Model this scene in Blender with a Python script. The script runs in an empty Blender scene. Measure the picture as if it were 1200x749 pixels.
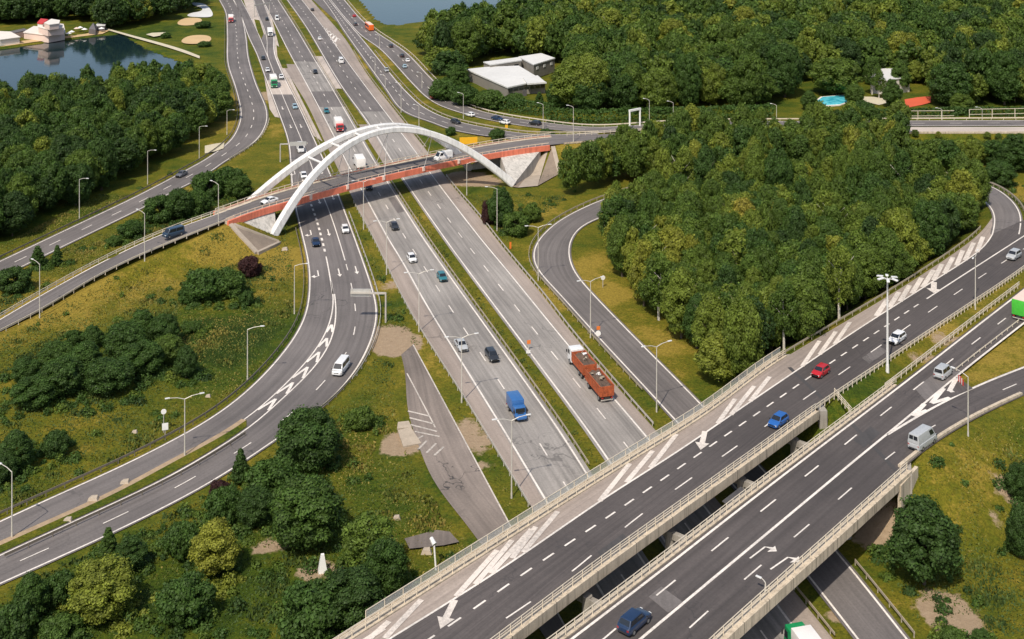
import bpy, bmesh, math, random
import numpy as np
from mathutils import Vector, Matrix

random.seed(7)
rng = np.random.default_rng(7)
scene = bpy.context.scene
col = scene.collection

# ---------------------------------------------------------------- survey: photo pixel -> point on the ground
F, HC, YH = 1440.0, 96.0, -190.0          # focal length in px, flying height in metres, horizon row

def P(x, y, z=0.0):
    D = F * (HC - z) / (y - YH)
    return ((x - 600.0) / F * D, D, z)

def scl(y, z=0.0):                         # pixels per metre at a row
    return (y - YH) / (HC - z)

# ---------------------------------------------------------------- objects
def link(o):
    col.objects.link(o)
    return o

def empty(name, loc=(0, 0, 0), rz=0.0, label=None, cat=None, group=None):
    o = bpy.data.objects.new(name, None)
    o.location = loc
    o.rotation_euler = (0, 0, rz)
    o.empty_display_size = 0.3
    link(o)
    return tag(o, label, cat, group)

def tag(o, label=None, cat=None, group=None, kind=None):
    if label: o['label'] = label
    if cat: o['category'] = cat
    if group: o['group'] = group
    if kind: o['kind'] = kind
    return o

class MB:
    """collects faces, then links them as one mesh object"""
    def __init__(s):
        s.v, s.f, s.uv, s.mi = [], [], {}, []
    def face(s, pts, mi=0, uv=None):
        i = len(s.v)
        s.v.extend([tuple(p) for p in pts])
        if uv is not None: s.uv[len(s.f)] = uv
        s.f.append(tuple(range(i, i + len(pts))))
        s.mi.append(mi)
    def box(s, c, d, rz=0.0, mi=0, taper=1.0):
        cx, cy, cz = c; dx, dy, dz = d[0] / 2, d[1] / 2, d[2] / 2
        ca, sa = math.cos(rz), math.sin(rz)
        q = []
        for sz in (-1, 1):
            t = taper if sz > 0 else 1.0
            for sx, sy in ((-1, -1), (1, -1), (1, 1), (-1, 1)):
                x, y = sx * dx * t, sy * dy * t
                q.append((cx + x * ca - y * sa, cy + x * sa + y * ca, cz + sz * dz))
        s.hexa(q, mi)
    def hexa(s, q, mi=0):
        i = len(s.v); s.v.extend([tuple(p) for p in q])
        for f in ((3, 2, 1, 0), (4, 5, 6, 7), (0, 1, 5, 4), (1, 2, 6, 5), (2, 3, 7, 6), (3, 0, 4, 7)):
            s.f.append(tuple(i + k for k in f)); s.mi.append(mi)
    def tube(s, a, b, r0, r1=None, n=8, mi=0, cap=True):
        a, b = Vector(a), Vector(b); r1 = r0 if r1 is None else r1
        d = (b - a).normalized()
        u = d.orthogonal().normalized(); w = d.cross(u)
        i = len(s.v)
        for p, r in ((a, r0), (b, r1)):
            for k in range(n):
                t = 2 * math.pi * k / n
                s.v.append(tuple(p + u * (r * math.cos(t)) + w * (r * math.sin(t))))
        for k in range(n):
            k2 = (k + 1) % n
            s.f.append((i + k, i + k2, i + n + k2, i + n + k)); s.mi.append(mi)
        if cap:
            s.f.append(tuple(i + n + k for k in range(n))); s.mi.append(mi)
            s.f.append(tuple(i + k for k in reversed(range(n)))); s.mi.append(mi)
    def prism(s, poly, z0, z1, mi=0):                 # poly: list of xy
        n = len(poly); i = len(s.v)
        for z in (z0, z1):
            for p in poly: s.v.append((p[0], p[1], z))
        s.f.append(tuple(i + n + k for k in range(n))); s.mi.append(mi)
        s.f.append(tuple(i + k for k in reversed(range(n)))); s.mi.append(mi)
        for k in range(n):
            k2 = (k + 1) % n
            s.f.append((i + k, i + k2, i + n + k2, i + n + k)); s.mi.append(mi)
    def slab(s, A, B, z0, z1, mi=0):                  # closed prism between two lines (N,3), z offsets
        A, B = np.asarray(A), np.asarray(B); n = len(A); i = len(s.v)
        for k in range(n):
            for q, z in ((A[k], z0), (A[k], z1), (B[k], z1), (B[k], z0)):
                s.v.append((q[0], q[1], q[2] + z))
        for k in range(n - 1):
            a = i + 4 * k; b = a + 4
            for j in range(4):
                j2 = (j + 1) % 4
                s.f.append((a + j, a + j2, b + j2, b + j)); s.mi.append(mi)
        s.f.append((i + 3, i + 2, i + 1, i)); s.mi.append(mi)
        e = i + 4 * (n - 1)
        s.f.append((e, e + 1, e + 2, e + 3)); s.mi.append(mi)
    def data(s, name, mats, smooth=False, fixn=True):
        me = bpy.data.meshes.new(name)
        me.from_pydata(s.v, [], s.f)
        for m in (mats if isinstance(mats, (list, tuple)) else [mats]): me.materials.append(m)
        me.polygons.foreach_set('material_index', s.mi)
        if s.uv:
            uvl = me.uv_layers.new(name='UVMap')
            for fi, uv in s.uv.items():
                ls = me.polygons[fi].loop_start
                for k, c in enumerate(uv): uvl.data[ls + k].uv = c
        if fixn:
            bm = bmesh.new(); bm.from_mesh(me)
            bmesh.ops.recalc_face_normals(bm, faces=bm.faces)
            bm.to_mesh(me); bm.free()
        if smooth: me.polygons.foreach_set('use_smooth', [True] * len(me.polygons))
        me.update()
        return me
    def build(s, name, mats, parent=None, smooth=False, fixn=True):
        o = bpy.data.objects.new(name, s.data(name, mats, smooth, fixn))
        link(o)
        if parent: o.parent = parent
        return o

def child(name, me, parent):
    o = bpy.data.objects.new(name, me); link(o); o.parent = parent
    return o

def copy_tree(o, parent=None):
    c = o.copy(); col.objects.link(c)
    if parent is not None: c.parent = parent
    for ch in [k for k in o.children]:
        copy_tree(ch, c)
    return c

def bevel_mesh(me, w, seg=2):
    bm = bmesh.new(); bm.from_mesh(me)
    bmesh.ops.remove_doubles(bm, verts=bm.verts, dist=1e-5)
    ed = [e for e in bm.edges if len(e.link_faces) == 2 and e.calc_face_angle(0) > 0.35]
    bmesh.ops.bevel(bm, geom=ed, offset=w, segments=seg, affect='EDGES', profile=0.6)
    bm.to_mesh(me); bm.free()
    me.polygons.foreach_set('use_smooth', [True] * len(me.polygons))
    try: me.set_sharp_from_angle(angle=math.radians(50))
    except Exception: pass
    return me

# ---------------------------------------------------------------- lines on the ground
def crom(pts, step=2.5):
    p = np.array(pts, float)
    if len(p) < 2: return p
    p = np.vstack([2 * p[0] - p[1], p, 2 * p[-1] - p[-2]])
    out = []
    for i in range(1, len(p) - 2):
        p0, p1, p2, p3 = p[i - 1:i + 3]
        t0 = 0; t1 = max(np.linalg.norm(p1 - p0), 1e-6) ** .5
        t2 = t1 + max(np.linalg.norm(p2 - p1), 1e-6) ** .5; t3 = t2 + max(np.linalg.norm(p3 - p2), 1e-6) ** .5
        n = max(2, int(np.linalg.norm(p2 - p1) / step))
        for k in range(n):
            t = t1 + (t2 - t1) * k / n
            A1 = (t1 - t) / (t1 - t0) * p0 + (t - t0) / (t1 - t0) * p1
            A2 = (t2 - t) / (t2 - t1) * p1 + (t - t1) / (t2 - t1) * p2
            A3 = (t3 - t) / (t3 - t2) * p2 + (t - t2) / (t3 - t2) * p3
            B1 = (t2 - t) / (t2 - t0) * A1 + (t - t0) / (t2 - t0) * A2
            B2 = (t3 - t) / (t3 - t1) * A2 + (t - t1) / (t3 - t1) * A3
            out.append((t2 - t) / (t2 - t1) * B1 + (t - t1) / (t2 - t1) * B2)
    out.append(p[-2])
    return np.array(out)

def arclen(p):
    d = np.linalg.norm(np.diff(p[:, :2], axis=0), axis=1)
    return np.concatenate([[0], np.cumsum(d)])

def resample(p, n):
    s = arclen(p); t = np.linspace(0, s[-1], n)
    return np.stack([np.interp(t, s, p[:, k]) for k in range(3)], 1)

def extend(p, e0=0, e1=0):
    if e0:
        d = p[0] - p[min(3, len(p) - 1)]; d[2] = 0; d /= np.linalg.norm(d)
        k = np.arange(e0, 0, -4.0)
        p = np.vstack([p[0] + d * k[:, None], p])
    if e1:
        d = p[-1] - p[-min(4, len(p))]; d[2] = 0; d /= np.linalg.norm(d)
        k = np.arange(4.0, e1 + 4, 4.0)
        p = np.vstack([p, p[-1] + d * k[:, None]])
    return p

def W(px, z=0.0, e0=0, e1=0, step=2.5, smooth=6):
    """photo-surveyed line -> smooth world line. px items: (x,y) or (x,y,z)"""
    q = [P(a[0], a[1], a[2] if len(a) > 2 else z) for a in px]
    p = crom(q, step)
    if smooth and len(p) > 6:                       # iron out survey jitter
        s = arclen(p); n = max(8, int(s[-1] / step)); p = resample(p, n)
        for _ in range(smooth):
            p[1:-1] = .5 * p[1:-1] + .25 * (p[:-2] + p[2:])
    return extend(p, e0, e1)

def normals(p):
    t = np.gradient(p[:, :2], axis=0)
    t /= np.maximum(np.linalg.norm(t, axis=1), 1e-9)[:, None]
    return np.stack([-t[:, 1], t[:, 0]], 1)          # left of travel

def offs(p, d, dz=0.0):
    q = p.copy(); q[:, :2] += normals(p) * d; q[:, 2] += dz
    return q

def cut(p, s0, s1, n=None):
    s = arclen(p)
    s1 = min(s1, s[-1]); t = [s0] + [v for v in s if s0 < v < s1] + [s1]
    return np.stack([np.interp(t, s, p[:, k]) for k in range(3)], 1)

def nearest_t(p, xy):
    d = np.hypot(p[:, 0] - xy[0], p[:, 1] - xy[1]); i = int(np.argmin(d))
    a, b = p[max(0, i - 1)], p[min(len(p) - 1, i + 1)]
    return i, math.atan2(b[1] - a[1], b[0] - a[0]), d[i]

def ribbon(name, A, B, mat, dz=0.0, across=1, kind='structure', parent=None, step=2.5):
    n = max(2, int(max(arclen(A)[-1], arclen(B)[-1]) / step))
    A, B = resample(A, n), resample(B, n)
    s = arclen((A + B) / 2)
    m = MB()
    for k in range(n - 1):
        for j in range(across):
            f0, f1 = j / across, (j + 1) / across
            q = [A[k] * (1 - f0) + B[k] * f0, A[k] * (1 - f1) + B[k] * f1,
                 A[k + 1] * (1 - f1) + B[k + 1] * f1, A[k + 1] * (1 - f0) + B[k + 1] * f0]
            w0 = np.linalg.norm(A[k] - B[k]); w1 = np.linalg.norm(A[k + 1] - B[k + 1])
            m.face([(p[0], p[1], p[2] + dz) for p in q],
                   uv=[(f0 * w0, s[k]), (f1 * w0, s[k]), (f1 * w1, s[k + 1]), (f0 * w1, s[k + 1])])
    o = m.build(name, mat, parent, fixn=False)
    me = o.data
    if len(me.polygons) and me.polygons[0].normal.z < 0: me.flip_normals()
    if kind: o['kind'] = kind
    return o

def stripe(m, p, w, dz, dash=None, phase=0.0):
    """adds a painted line to MB m"""
    segs = [p]
    if dash:
        L = arclen(p)[-1]; segs = []; s = -phase
        while s < L:
            if s + dash[0] > 0: segs.append(cut(p, max(0, s), min(L, s + dash[0])))
            s += dash[0] + dash[1]
    for q in segs:
        if len(q) < 2: continue
        A, B = offs(q, w / 2), offs(q, -w / 2)
        for k in range(len(q) - 1):
            m.face([(A[k][0], A[k][1], A[k][2] + dz), (B[k][0], B[k][1], B[k][2] + dz),
                    (B[k + 1][0], B[k + 1][1], B[k + 1][2] + dz), (A[k + 1][0], A[k + 1][1], A[k + 1][2] + dz)])

def paint(name, m, mat, parent):
    o = m.build(name, mat, parent, fixn=False)
    bm = bmesh.new(); bm.from_mesh(o.data)
    for f in bm.faces:
        f.normal_update()
        if f.normal.z < 0: f.normal_flip()
    bm.to_mesh(o.data); bm.free()
    return o

# ---------------------------------------------------------------- materials
def nodes(name):
    m = bpy.data.materials.new(name); m.use_nodes = True
    nt = m.node_tree; nt.nodes.clear()
    out = nt.nodes.new('ShaderNodeOutputMaterial')
    b = nt.nodes.new('ShaderNodeBsdfPrincipled')
    nt.links.new(b.outputs[0], out.inputs[0])
    return m, nt, b, out

def N(nt, typ, **kw):
    n = nt.nodes.new(typ)
    for k, v in kw.items():
        if hasattr(n, k): setattr(n, k, v)
        else: n.inputs[k].default_value = v
    return n

def noise(nt, vec, scale, detail=4, rough=.55):
    n = N(nt, 'ShaderNodeTexNoise'); n.inputs['Scale'].default_value = scale
    n.inputs['Detail'].default_value = detail; n.inputs['Roughness'].default_value = rough
    if vec is not None: nt.links.new(vec, n.inputs['Vector'])
    return n.outputs[0]

def ramp(nt, fac, stops):
    r = N(nt, 'ShaderNodeValToRGB')
    e = r.color_ramp.elements
    while len(e) > 1: e.remove(e[-1])
    e[0].position = stops[0][0]; e[0].color = (*stops[0][1], 1) if len(stops[0][1]) == 3 else stops[0][1]
    for p, c in stops[1:]:
        k = e.new(p); k.color = (*c, 1) if len(c) == 3 else c
    nt.links.new(fac, r.inputs[0])
    return r.outputs[0]

def g(v): return (v, v, v)

def mixc(nt, fac, a, b, mode='MIX'):
    n = N(nt, 'ShaderNodeMix', data_type='RGBA', blend_type=mode)
    for sock, v in ((n.inputs[0], fac), (n.inputs[6], a), (n.inputs[7], b)):
        if hasattr(v, 'is_output'): nt.links.new(v, sock)
        elif isinstance(v, (int, float)): sock.default_value = v
        else: sock.default_value = (*v, 1)
    return n.outputs[2]

def objpos(nt):
    return N(nt, 'ShaderNodeNewGeometry').outputs['Position']

def plain(name, c, rough=.6, metal=0.0, var=.12, scale=1.5, fine=14.0, bump=0.0, coat=0.0, runs=0.0):
    """a surface colour with broad and fine unevenness"""
    m, nt, b, _ = nodes(name)
    tc = N(nt, 'ShaderNodeTexCoord').outputs['Object']
    a = noise(nt, tc, scale, 5); f = noise(nt, tc, fine, 3)
    k = mixc(nt, .5, a, f)
    r = ramp(nt, k, [(.3, g(1 - var)), (.7, g(1 + var))])
    cc = mixc(nt, 1.0, c, r, 'MULTIPLY')
    if runs:                                     # rain runs and grime down the face
        mp = N(nt, 'ShaderNodeMapping'); mp.inputs['Scale'].default_value = (1.3, 1.3, .10); nt.links.new(tc, mp.inputs[0])
        cc = mixc(nt, 1.0, cc, ramp(nt, noise(nt, mp.outputs[0], 1.0, 5, .7), [(.36, g(1 - runs)), (.52, g(1.0)), (.75, g(1.06))]), 'MULTIPLY')
    nt.links.new(cc, b.inputs['Base Color'])
    b.inputs['Roughness'].default_value = rough; b.inputs['Metallic'].default_value = metal
    if coat: b.inputs['Coat Weight'].default_value = coat
    if bump:
        bn = N(nt, 'ShaderNodeBump'); bn.inputs['Strength'].default_value = bump; bn.inputs['Distance'].default_value = .05
        nt.links.new(f, bn.inputs['Height']); nt.links.new(bn.outputs[0], b.inputs['Normal'])
    return m

def asphalt(name, c, streak=.18, patch=.12, crack=0.5):
    m, nt, b, _ = nodes(name)
    uv = N(nt, 'ShaderNodeUVMap').outputs[0]
    mp = N(nt, 'ShaderNodeMapping'); mp.inputs['Scale'].default_value = (1.0, .018, 1)
    nt.links.new(uv, mp.inputs[0])
    st = noise(nt, mp.outputs[0], .75, 4, .6)
    mp2 = N(nt, 'ShaderNodeMapping'); mp2.inputs['Scale'].default_value = (3.0, .12, 1)
    nt.links.new(uv, mp2.inputs[0])
    st2 = noise(nt, mp2.outputs[0], .6, 3, .6)
    pos = objpos(nt)
    big = noise(nt, pos, .035, 5, .6); fine = noise(nt, pos, 3.0, 4, .7)
    col_ = mixc(nt, 1.0, c, ramp(nt, st, [(.3, g(1 - streak * 1.3)), (.5, g(1)), (.72, g(1 + streak))]), 'MULTIPLY')
    col_ = mixc(nt, 1.0, col_, ramp(nt, st2, [(.3, g(1 - streak * .6)), (.7, g(1 + streak * .6))]), 'MULTIPLY')
    col_ = mixc(nt, 1.0, col_, ramp(nt, big, [(.35, g(1 - patch)), (.65, g(1 + patch))]), 'MULTIPLY')
    col_ = mixc(nt, 1.0, col_, ramp(nt, fine, [(.3, g(.86)), (.7, g(1.14))]), 'MULTIPLY')
    # sealed cracks
    wv = N(nt, 'ShaderNodeTexVoronoi', feature='DISTANCE_TO_EDGE'); wv.inputs['Scale'].default_value = .09
    wp = N(nt, 'ShaderNodeMix', data_type='VECTOR'); wp.inputs[0].default_value = .94
    nz = N(nt, 'ShaderNodeTexNoise'); nz.inputs['Scale'].default_value = .5; nt.links.new(pos, nz.inputs[0])
    sc = N(nt, 'ShaderNodeVectorMath', operation='MULTIPLY_ADD'); nt.links.new(nz.outputs[1], sc.inputs[0])
    sc.inputs[1].default_value = (6, 6, 0); nt.links.new(pos, sc.inputs[2]); nt.links.new(sc.outputs[0], wv.inputs['Vector'])
    ck = ramp(nt, wv.outputs[0], [(.0, g(1)), (.006, g(1)), (.011, g(0))])
    where = ramp(nt, noise(nt, pos, .02, 2), [(.52, g(0)), (.6, g(1))])
    ck = mixc(nt, 1.0, ck, where, 'MULTIPLY')
    cc = N(nt, 'ShaderNodeMath', operation='MULTIPLY'); nt.links.new(ck, cc.inputs[0]); cc.inputs[1].default_value = crack
    col_ = mixc(nt, cc.outputs[0], col_, (.03, .028, .028))
    nt.links.new(col_, b.inputs['Base Color'])
    b.inputs['Roughness'].default_value = .85
    bn = N(nt, 'ShaderNodeBump'); bn.inputs['Strength'].default_value = .15; bn.inputs['Distance'].default_value = .02
    nt.links.new(fine, bn.inputs['Height']); nt.links.new(bn.outputs[0], b.inputs['Normal'])
    return m

def paintmat(name, c, wear=.35):
    m, nt, b, _ = nodes(name)
    pos = objpos(nt)
    w = noise(nt, pos, 2.2, 5, .75); w2 = noise(nt, pos, .12, 3)
    k = mixc(nt, .35, w, w2)
    nt.links.new(mixc(nt, ramp(nt, k, [(.38, g(wear)), (.56, g(0))]), c, (.17, .155, .14)), b.inputs['Base Color'])
    b.inputs['Roughness'].default_value = .7
    return m

def carpaint(name):
    m, nt, b, _ = nodes(name)
    oi = N(nt, 'ShaderNodeObjectInfo')
    tc = N(nt, 'ShaderNodeTexCoord').outputs['Object']
    d = ramp(nt, noise(nt, tc, 2.5, 4), [(.3, g(.86)), (.7, g(1.05))])
    nt.links.new(mixc(nt, 1.0, oi.outputs['Color'], d, 'MULTIPLY'), b.inputs['Base Color'])
    b.inputs['Roughness'].default_value = .38; b.inputs['Coat Weight'].default_value = .4
    b.inputs['Coat Roughness'].default_value = .12
    return m

M = {}
M['asphalt_main'] = asphalt('asphalt_motorway', (.255, .232, .208), .26, .16, .5)
M['asphalt_grey'] = asphalt('asphalt_local', (.138, .121, .112), .18, .18, .6)
M['asphalt_dark'] = asphalt('asphalt_overpass', (.076, .064, .059), .20, .20, .55)
M['asphalt_old'] = asphalt('asphalt_old', (.190, .155, .130), .22, .25, .9)
M['shoulder'] = asphalt('shoulder_brown', (.300, .245, .205), .14, .15, .4)
M['apron'] = asphalt('concrete_apron', (.46, .39, .33), .12, .15, .2)
M['paint'] = paintmat('road_paint', (.78, .71, .63), .45)
M['paint_worn'] = paintmat('road_paint_worn', (.62, .55, .47), .8)
M['paint_hatch'] = paintmat('hatch_paint', (.70, .62, .54), .55)
M['concrete'] = plain('concrete', (.53, .44, .325), .85, 0, .18, .4, 5, .2, 0, .38)
M['concrete_grey'] = plain('concrete_grey', (.31, .28, .24), .85, 0, .2, .4, 5, .2, 0, .4)
M['white_conc'] = plain('white_concrete', (.50, .47, .42), .8, 0, .18, .35, 3, 0, 0, .35)
M['arch_white'] = plain('arch_paint', (.70, .68, .65), .5, 0, .10, .3, 2.2, 0, 0, .22)
M['red_beam'] = plain('red_beam_paint', (.74, .20, .115), .55, 0, .15, .3, 3, 0, 0, .25)
M['paving_pale'] = plain('pale_slope_paving', (.36, .30, .235), .9, 0, .2, .6, 5, .3)
M['paving'] = plain('slope_paving', (.21, .165, .125), .9, 0, .25, .6, 5, .3)
M['galv'] = plain('galvanised_steel', (.52, .48, .42), .5, .25, .12, .5, 5)
M['rail'] = plain('railing_paint', (.66, .57, .44), .55, .1, .12, .5, 5)
M['rail_old'] = plain('weathered_rail', (.40, .34, .25), .65, .15, .18, .4, 4)
M['rail_dark'] = plain('dark_rail', (.20, .17, .13), .6, .2, .15, .5, 5)
M['pole'] = plain('lamp_pole', (.58, .54, .47), .5, .2, .08, .5, 5)
M['lamp_head'] = plain('lamp_head', (.72, .71, .68), .4, .1, .05, 2, 9)
M['glass'] = plain('vehicle_glass', (.015, .018, .022), .08, 0, .1, 2, 9, 0, .5)
M['tyre'] = plain('tyre_rubber', (.018, .017, .017), .8, 0, .15, 5, 20)
M['rim'] = plain('wheel_rim', (.35, .35, .35), .4, .6, .1, 5, 20)
M['plastic'] = plain('black_plastic', (.03, .03, .03), .55, 0, .1, 4, 20)
M['headlight'] = plain('headlight_glass', (.75, .75, .72), .12, 0, .05, 4, 20, 0, .5)
M['taillight'] = plain('taillight_glass', (.35, .02, .015), .2, 0, .05, 4, 20, 0, .5)
M['car'] = carpaint('vehicle_paint')
M['tarp_white'] = plain('white_tarpaulin', (.74, .71, .67), .6, 0, .08, .8, 6)
M['sign_back'] = plain('sign_back', (.50, .49, .46), .5, .3, .1, 1, 8)
M['orange'] = plain('orange_plastic', (.75, .19, .03), .5, 0, .1, 2, 10)
M['scrap'] = plain('scrap_load', (.10, .065, .045), .9, 0, .5, 1.5, 6, .6)
M['yellow'] = plain('yellow_panel', (.75, .40, .02), .5, 0, .08, 1, 8)
M['red_paint'] = plain('red_paint', (.55, .03, .02), .5, 0, .1, 1, 8)
M['white_paint'] = plain('white_paint', (.78, .76, .72), .5, 0, .06, 1, 8)
M['sand'] = plain('beach_sand', (.52, .36, .18), .95, 0, .12, .12, 1.5, .2)
M['soil'] = plain('bare_soil', (.34, .245, .15), .95, 0, .25, .4, 2.5, .4)
M['rubble'] = plain('broken_concrete', (.40, .33, .25), .95, 0, .2, .5, 3, .3)
M['gravel_path'] = plain('gravel_path', (.52, .46, .33), .95, 0, .12, .2, 2, .2)
M['roof_grey'] = plain('grey_roof_felt', (.60, .59, .56), .8, 0, .12, .12, 1.2)
M['wall_grey'] = plain('grey_render', (.22, .20, .17), .85, 0, .15, .3, 3)
M['wall_white'] = plain('white_render', (.68, .62, .55), .8, 0, .1, .3, 3)
M['wall_pink'] = plain('pale_pink_render', (.68, .52, .44), .8, 0, .1, .3, 3)
M['roof_dark'] = plain('dark_roof', (.11, .10, .10), .8, 0, .2, .3, 3)
M['court'] = plain('red_court', (.60, .10, .04), .8, 0, .1, .2, 2)
M['bark'] = plain('bark', (.10, .075, .05), .9, 0, .3, 1.2, 8)
M['bark_birch'] = plain('birch_bark', (.55, .50, .42), .8, 0, .3, 1.5, 8)
# ---------------------------------------------------------------- surveyed road lines (photo px, elevation)
ZB = 6.8                                    # overpass level
ZA = 6.2                                    # arch bridge level
# motorway
L1 = W([(308, 0), (321.5, 26.7), (338.2, 60), (360, 100), (391.4, 160), (406, 190), (421, 217.4), (455, 280), (472, 307.7), (500, 358), (556.7, 450), (593.8, 510), (638, 584), (675, 645), (738, 749)], e0=260, e1=60)
L2 = W([(325.5, 0), (346.8, 33.4), (368.2, 69.4), (386.9, 100), (417.4, 152.8), (439, 190), (452, 210.7), (496.2, 280), (524, 320), (592, 415), (658.5, 510), (687.5, 556), (735, 630), (812, 749)], e0=260, e1=60)
L3 = W([(336.8, 0), (360.2, 33.4), (399, 98.8), (434.8, 148.8), (458.8, 188), (469.4, 204.7), (521.5, 280), (550.7, 320), (622, 415), (692.7, 510), (713, 539.6), (776, 630), (856, 749)], e0=260, e1=60)
L4 = W([(360, 8), (378.7, 32), (400, 62.8), (427.4, 100), (461.5, 144.8), (488.9, 180.8), (500.2, 197.4), (559.6, 275.5), (596.4, 320), (665, 404), (753.6, 507.7), (838, 610), (912, 712), (940, 749)], e0=260, e1=60)
# outer pavement edges of the motorway
PL = W([(330, 75), (343, 95), (360.7, 124), (380, 165), (417, 240), (438.7, 280), (484, 370), (547, 470), (623, 595), (650, 640), (716, 749)], e1=60)
PR = W([(372, 8), (404, 45), (430.8, 88), (474.9, 144.8), (501, 178), (529.5, 217), (559.6, 252), (595, 297), (635, 345), (672, 393), (757, 492), (800, 540), (940, 704), (976, 749)], e0=260, e1=60)
mid_sb = resample(L1, 300) * .5 + resample(L2, 300) * .5
mid_nb = resample(L3, 300) * .5 + resample(L4, 300) * .5
# local road beside the motorway
C_l = W([(273, -2), (282.7, 18.7), (291.4, 42.7), (301.4, 64), (310.8, 90), (325.5, 128.7), (338, 165), (341, 190), (342.5, 217), (346, 240), (352, 266), (361.5, 307), (363.4, 330), (359, 368), (343.8, 398.5), (300.7, 449), (250, 489.8), (137, 550), (80, 575), (0, 612)], e0=200, e1=60)
C_r = W([(320.8, 40), (321.5, 62.8), (333.5, 92), (350, 125), (370.9, 170), (386.9, 205), (393.6, 222), (415.6, 280), (437.7, 345), (441.5, 363), (439, 386), (425, 421), (402, 454), (371.7, 482), (323.5, 515), (250, 564), (142, 620), (0, 684.5)], e1=60)
RL_r = W([(388.2, 330), (391, 352), (387, 378), (371.7, 408.6), (333.7, 451.7), (288, 492), (250, 516), (182.6, 550), (162, 564), (0, 637.6)], e1=60)
RR_l = W([(392, 345), (394, 360), (392, 386), (384.4, 408.6), (361.6, 439), (326, 472), (295.6, 500), (265, 520), (215.6, 550), (200, 559), (0, 651.6)], e1=60)
X2 = W([(283.4, 1.3), (297.4, 28), (306.8, 49.4), (318.8, 80), (328, 104.7), (358, 175.5), (374, 219), (387.4, 252), (406, 311.5), (414, 345), (417.4, 373), (413, 401), (404, 418), (362, 467), (319, 503), (283, 527), (190, 581), (102, 623), (10, 664)], e0=200, e1=60)
C_solid = W([(352, 202), (360, 228), (370, 255), (382.7, 303.4), (390, 345)])
BR3_l = W([(296, -4), (303, 18), (309, 32), (312.8, 46), (313.4, 64), (319.5, 82)], e0=200)
BR3_r = W([(306, -4), (314, 18), (319, 34), (321.5, 46), (322, 62.8), (333.5, 92)], e0=200)
# western road
F_l = W([(257.4, 0), (264.7, 14.7), (266.7, 40), (267.4, 74.8), (275.4, 100), (280, 116.7), (282.8, 132.7), (280, 148), (269.4, 166), (240, 188), (218, 200), (162.3, 229.5), (86, 266), (0, 306.8)], e0=260, e1=120)
F_r = W([(273.4, 0), (282.7, 18.7), (288, 44), (290.5, 66.8), (299, 97), (310.8, 124.7), (312.8, 135.4), (310.8, 147.4), (300, 164.8), (284, 176.8), (265, 188), (236, 208), (198, 227), (175, 239.6), (73.5, 289), (25, 313), (0, 325)], e0=260, e1=120)
# eastern road, two carriageways
A6_l = W([(377.4, -2), (390, 15), (401.4, 33), (417.4, 56), (450.8, 102), (470.8, 128.7), (484, 136), (507, 143.4), (526.7, 151.4), (572, 159.4, .6), (640, 165, 2.2), (700, 164, 4)], e0=220)
A6_r = W([(384, -2), (404, 22.7), (421.4, 42.7), (466.8, 98), (480, 112), (496, 126), (528, 140.7), (580, 151.8, .4), (628, 158, 2), (700, 157, 4)], e0=220)
B6_l = W([(386, -2), (406, 22.7), (424, 42), (445.5, 57.4), (485.5, 100), (500, 114), (517.4, 124.7), (556, 136.7), (593.5, 144.5, .3), (640, 151, 1), (700, 155.5, 3), (800, 149.5, 5.2), (1000, 148, 5.6), (1200, 147.5, 5.6)], e0=220, e1=150)
B6_r = W([(401.4, -2), (424, 24), (440, 37.4), (474.9, 61.4), (505.3, 92.7), (532, 116.7), (556, 128.7), (593.5, 137.5, .3), (620, 141.5, .7), (660, 147, 2), (700, 150, 3), (800, 144, 5.2), (1000, 142.5, 5.6), (1200, 141.5, 5.6)], e0=220, e1=150)
# arch bridge road
R5_f = W([(0, 375, 0.3), (60, 340, 1.0), (126.8, 304, 2.2), (192.7, 273.5, 4), (260, 249.5, ZA - .4), (304, 233.6, ZA), (340, 222.7, ZA), (420, 203, ZA), (493.5, 186.5, ZA), (562.7, 172.5, ZA), (604, 166, ZA), (646.8, 161, ZA), (700, 158, 5.9), (796, 152.5, 5.7), (1000, 149.5, 5.6), (1200, 149, 5.6)], e0=100, e1=150)
R5_n = W([(0, 389, .3), (56, 360, 1.0), (109, 327, 2.2), (177.5, 294, 4), (215.6, 279, 5), (260, 261, ZA - .4), (295, 247.6, ZA), (335, 236.4, ZA), (366.8, 227.4, ZA), (420, 213, ZA), (493.5, 196, ZA), (570.7, 180.5, ZA), (620, 173, ZA), (646.8, 169.7, ZA), (700, 165.5, 5.9), (796, 159.3, 5.7), (1000, 156.5, 5.6), (1200, 156, 5.6)], e0=100, e1=150)
# slip-road loop round the wood
R7_out = W([(1194, 275, ZB), (1196.5, 262, ZB), (1194, 247, 6.6), (1180, 230, 6.2), (1158, 217, 5.6), (1115, 206, 4.6), (1040, 204, 3.4), (950, 204, 2.4), (860, 206, 1.5), (780, 214, .8), (715, 231, .3), (662, 255), (643.4, 268.7), (628.7, 285.4), (624.7, 300), (626, 309.4), (634, 321.5), (651.4, 340), (700, 394), (786.6, 487.4), (870, 581), (960, 691), (1005, 749)], e1=60)
R7_in = W([(1163, 275, ZB), (1166, 262, ZB), (1165, 250, 6.6), (1159, 240, 6.2), (1143, 229, 5.6), (1104, 219, 4.6), (1030, 217, 3.4), (945, 217, 2.4), (862, 219, 1.5), (792, 227, .8), (738, 243, .3), (684, 263), (672, 275), (666.5, 288), (667.5, 306), (674, 321), (690, 340), (733, 385), (818, 471), (890, 547), (982.7, 650), (1062, 749)], e1=60)
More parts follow.
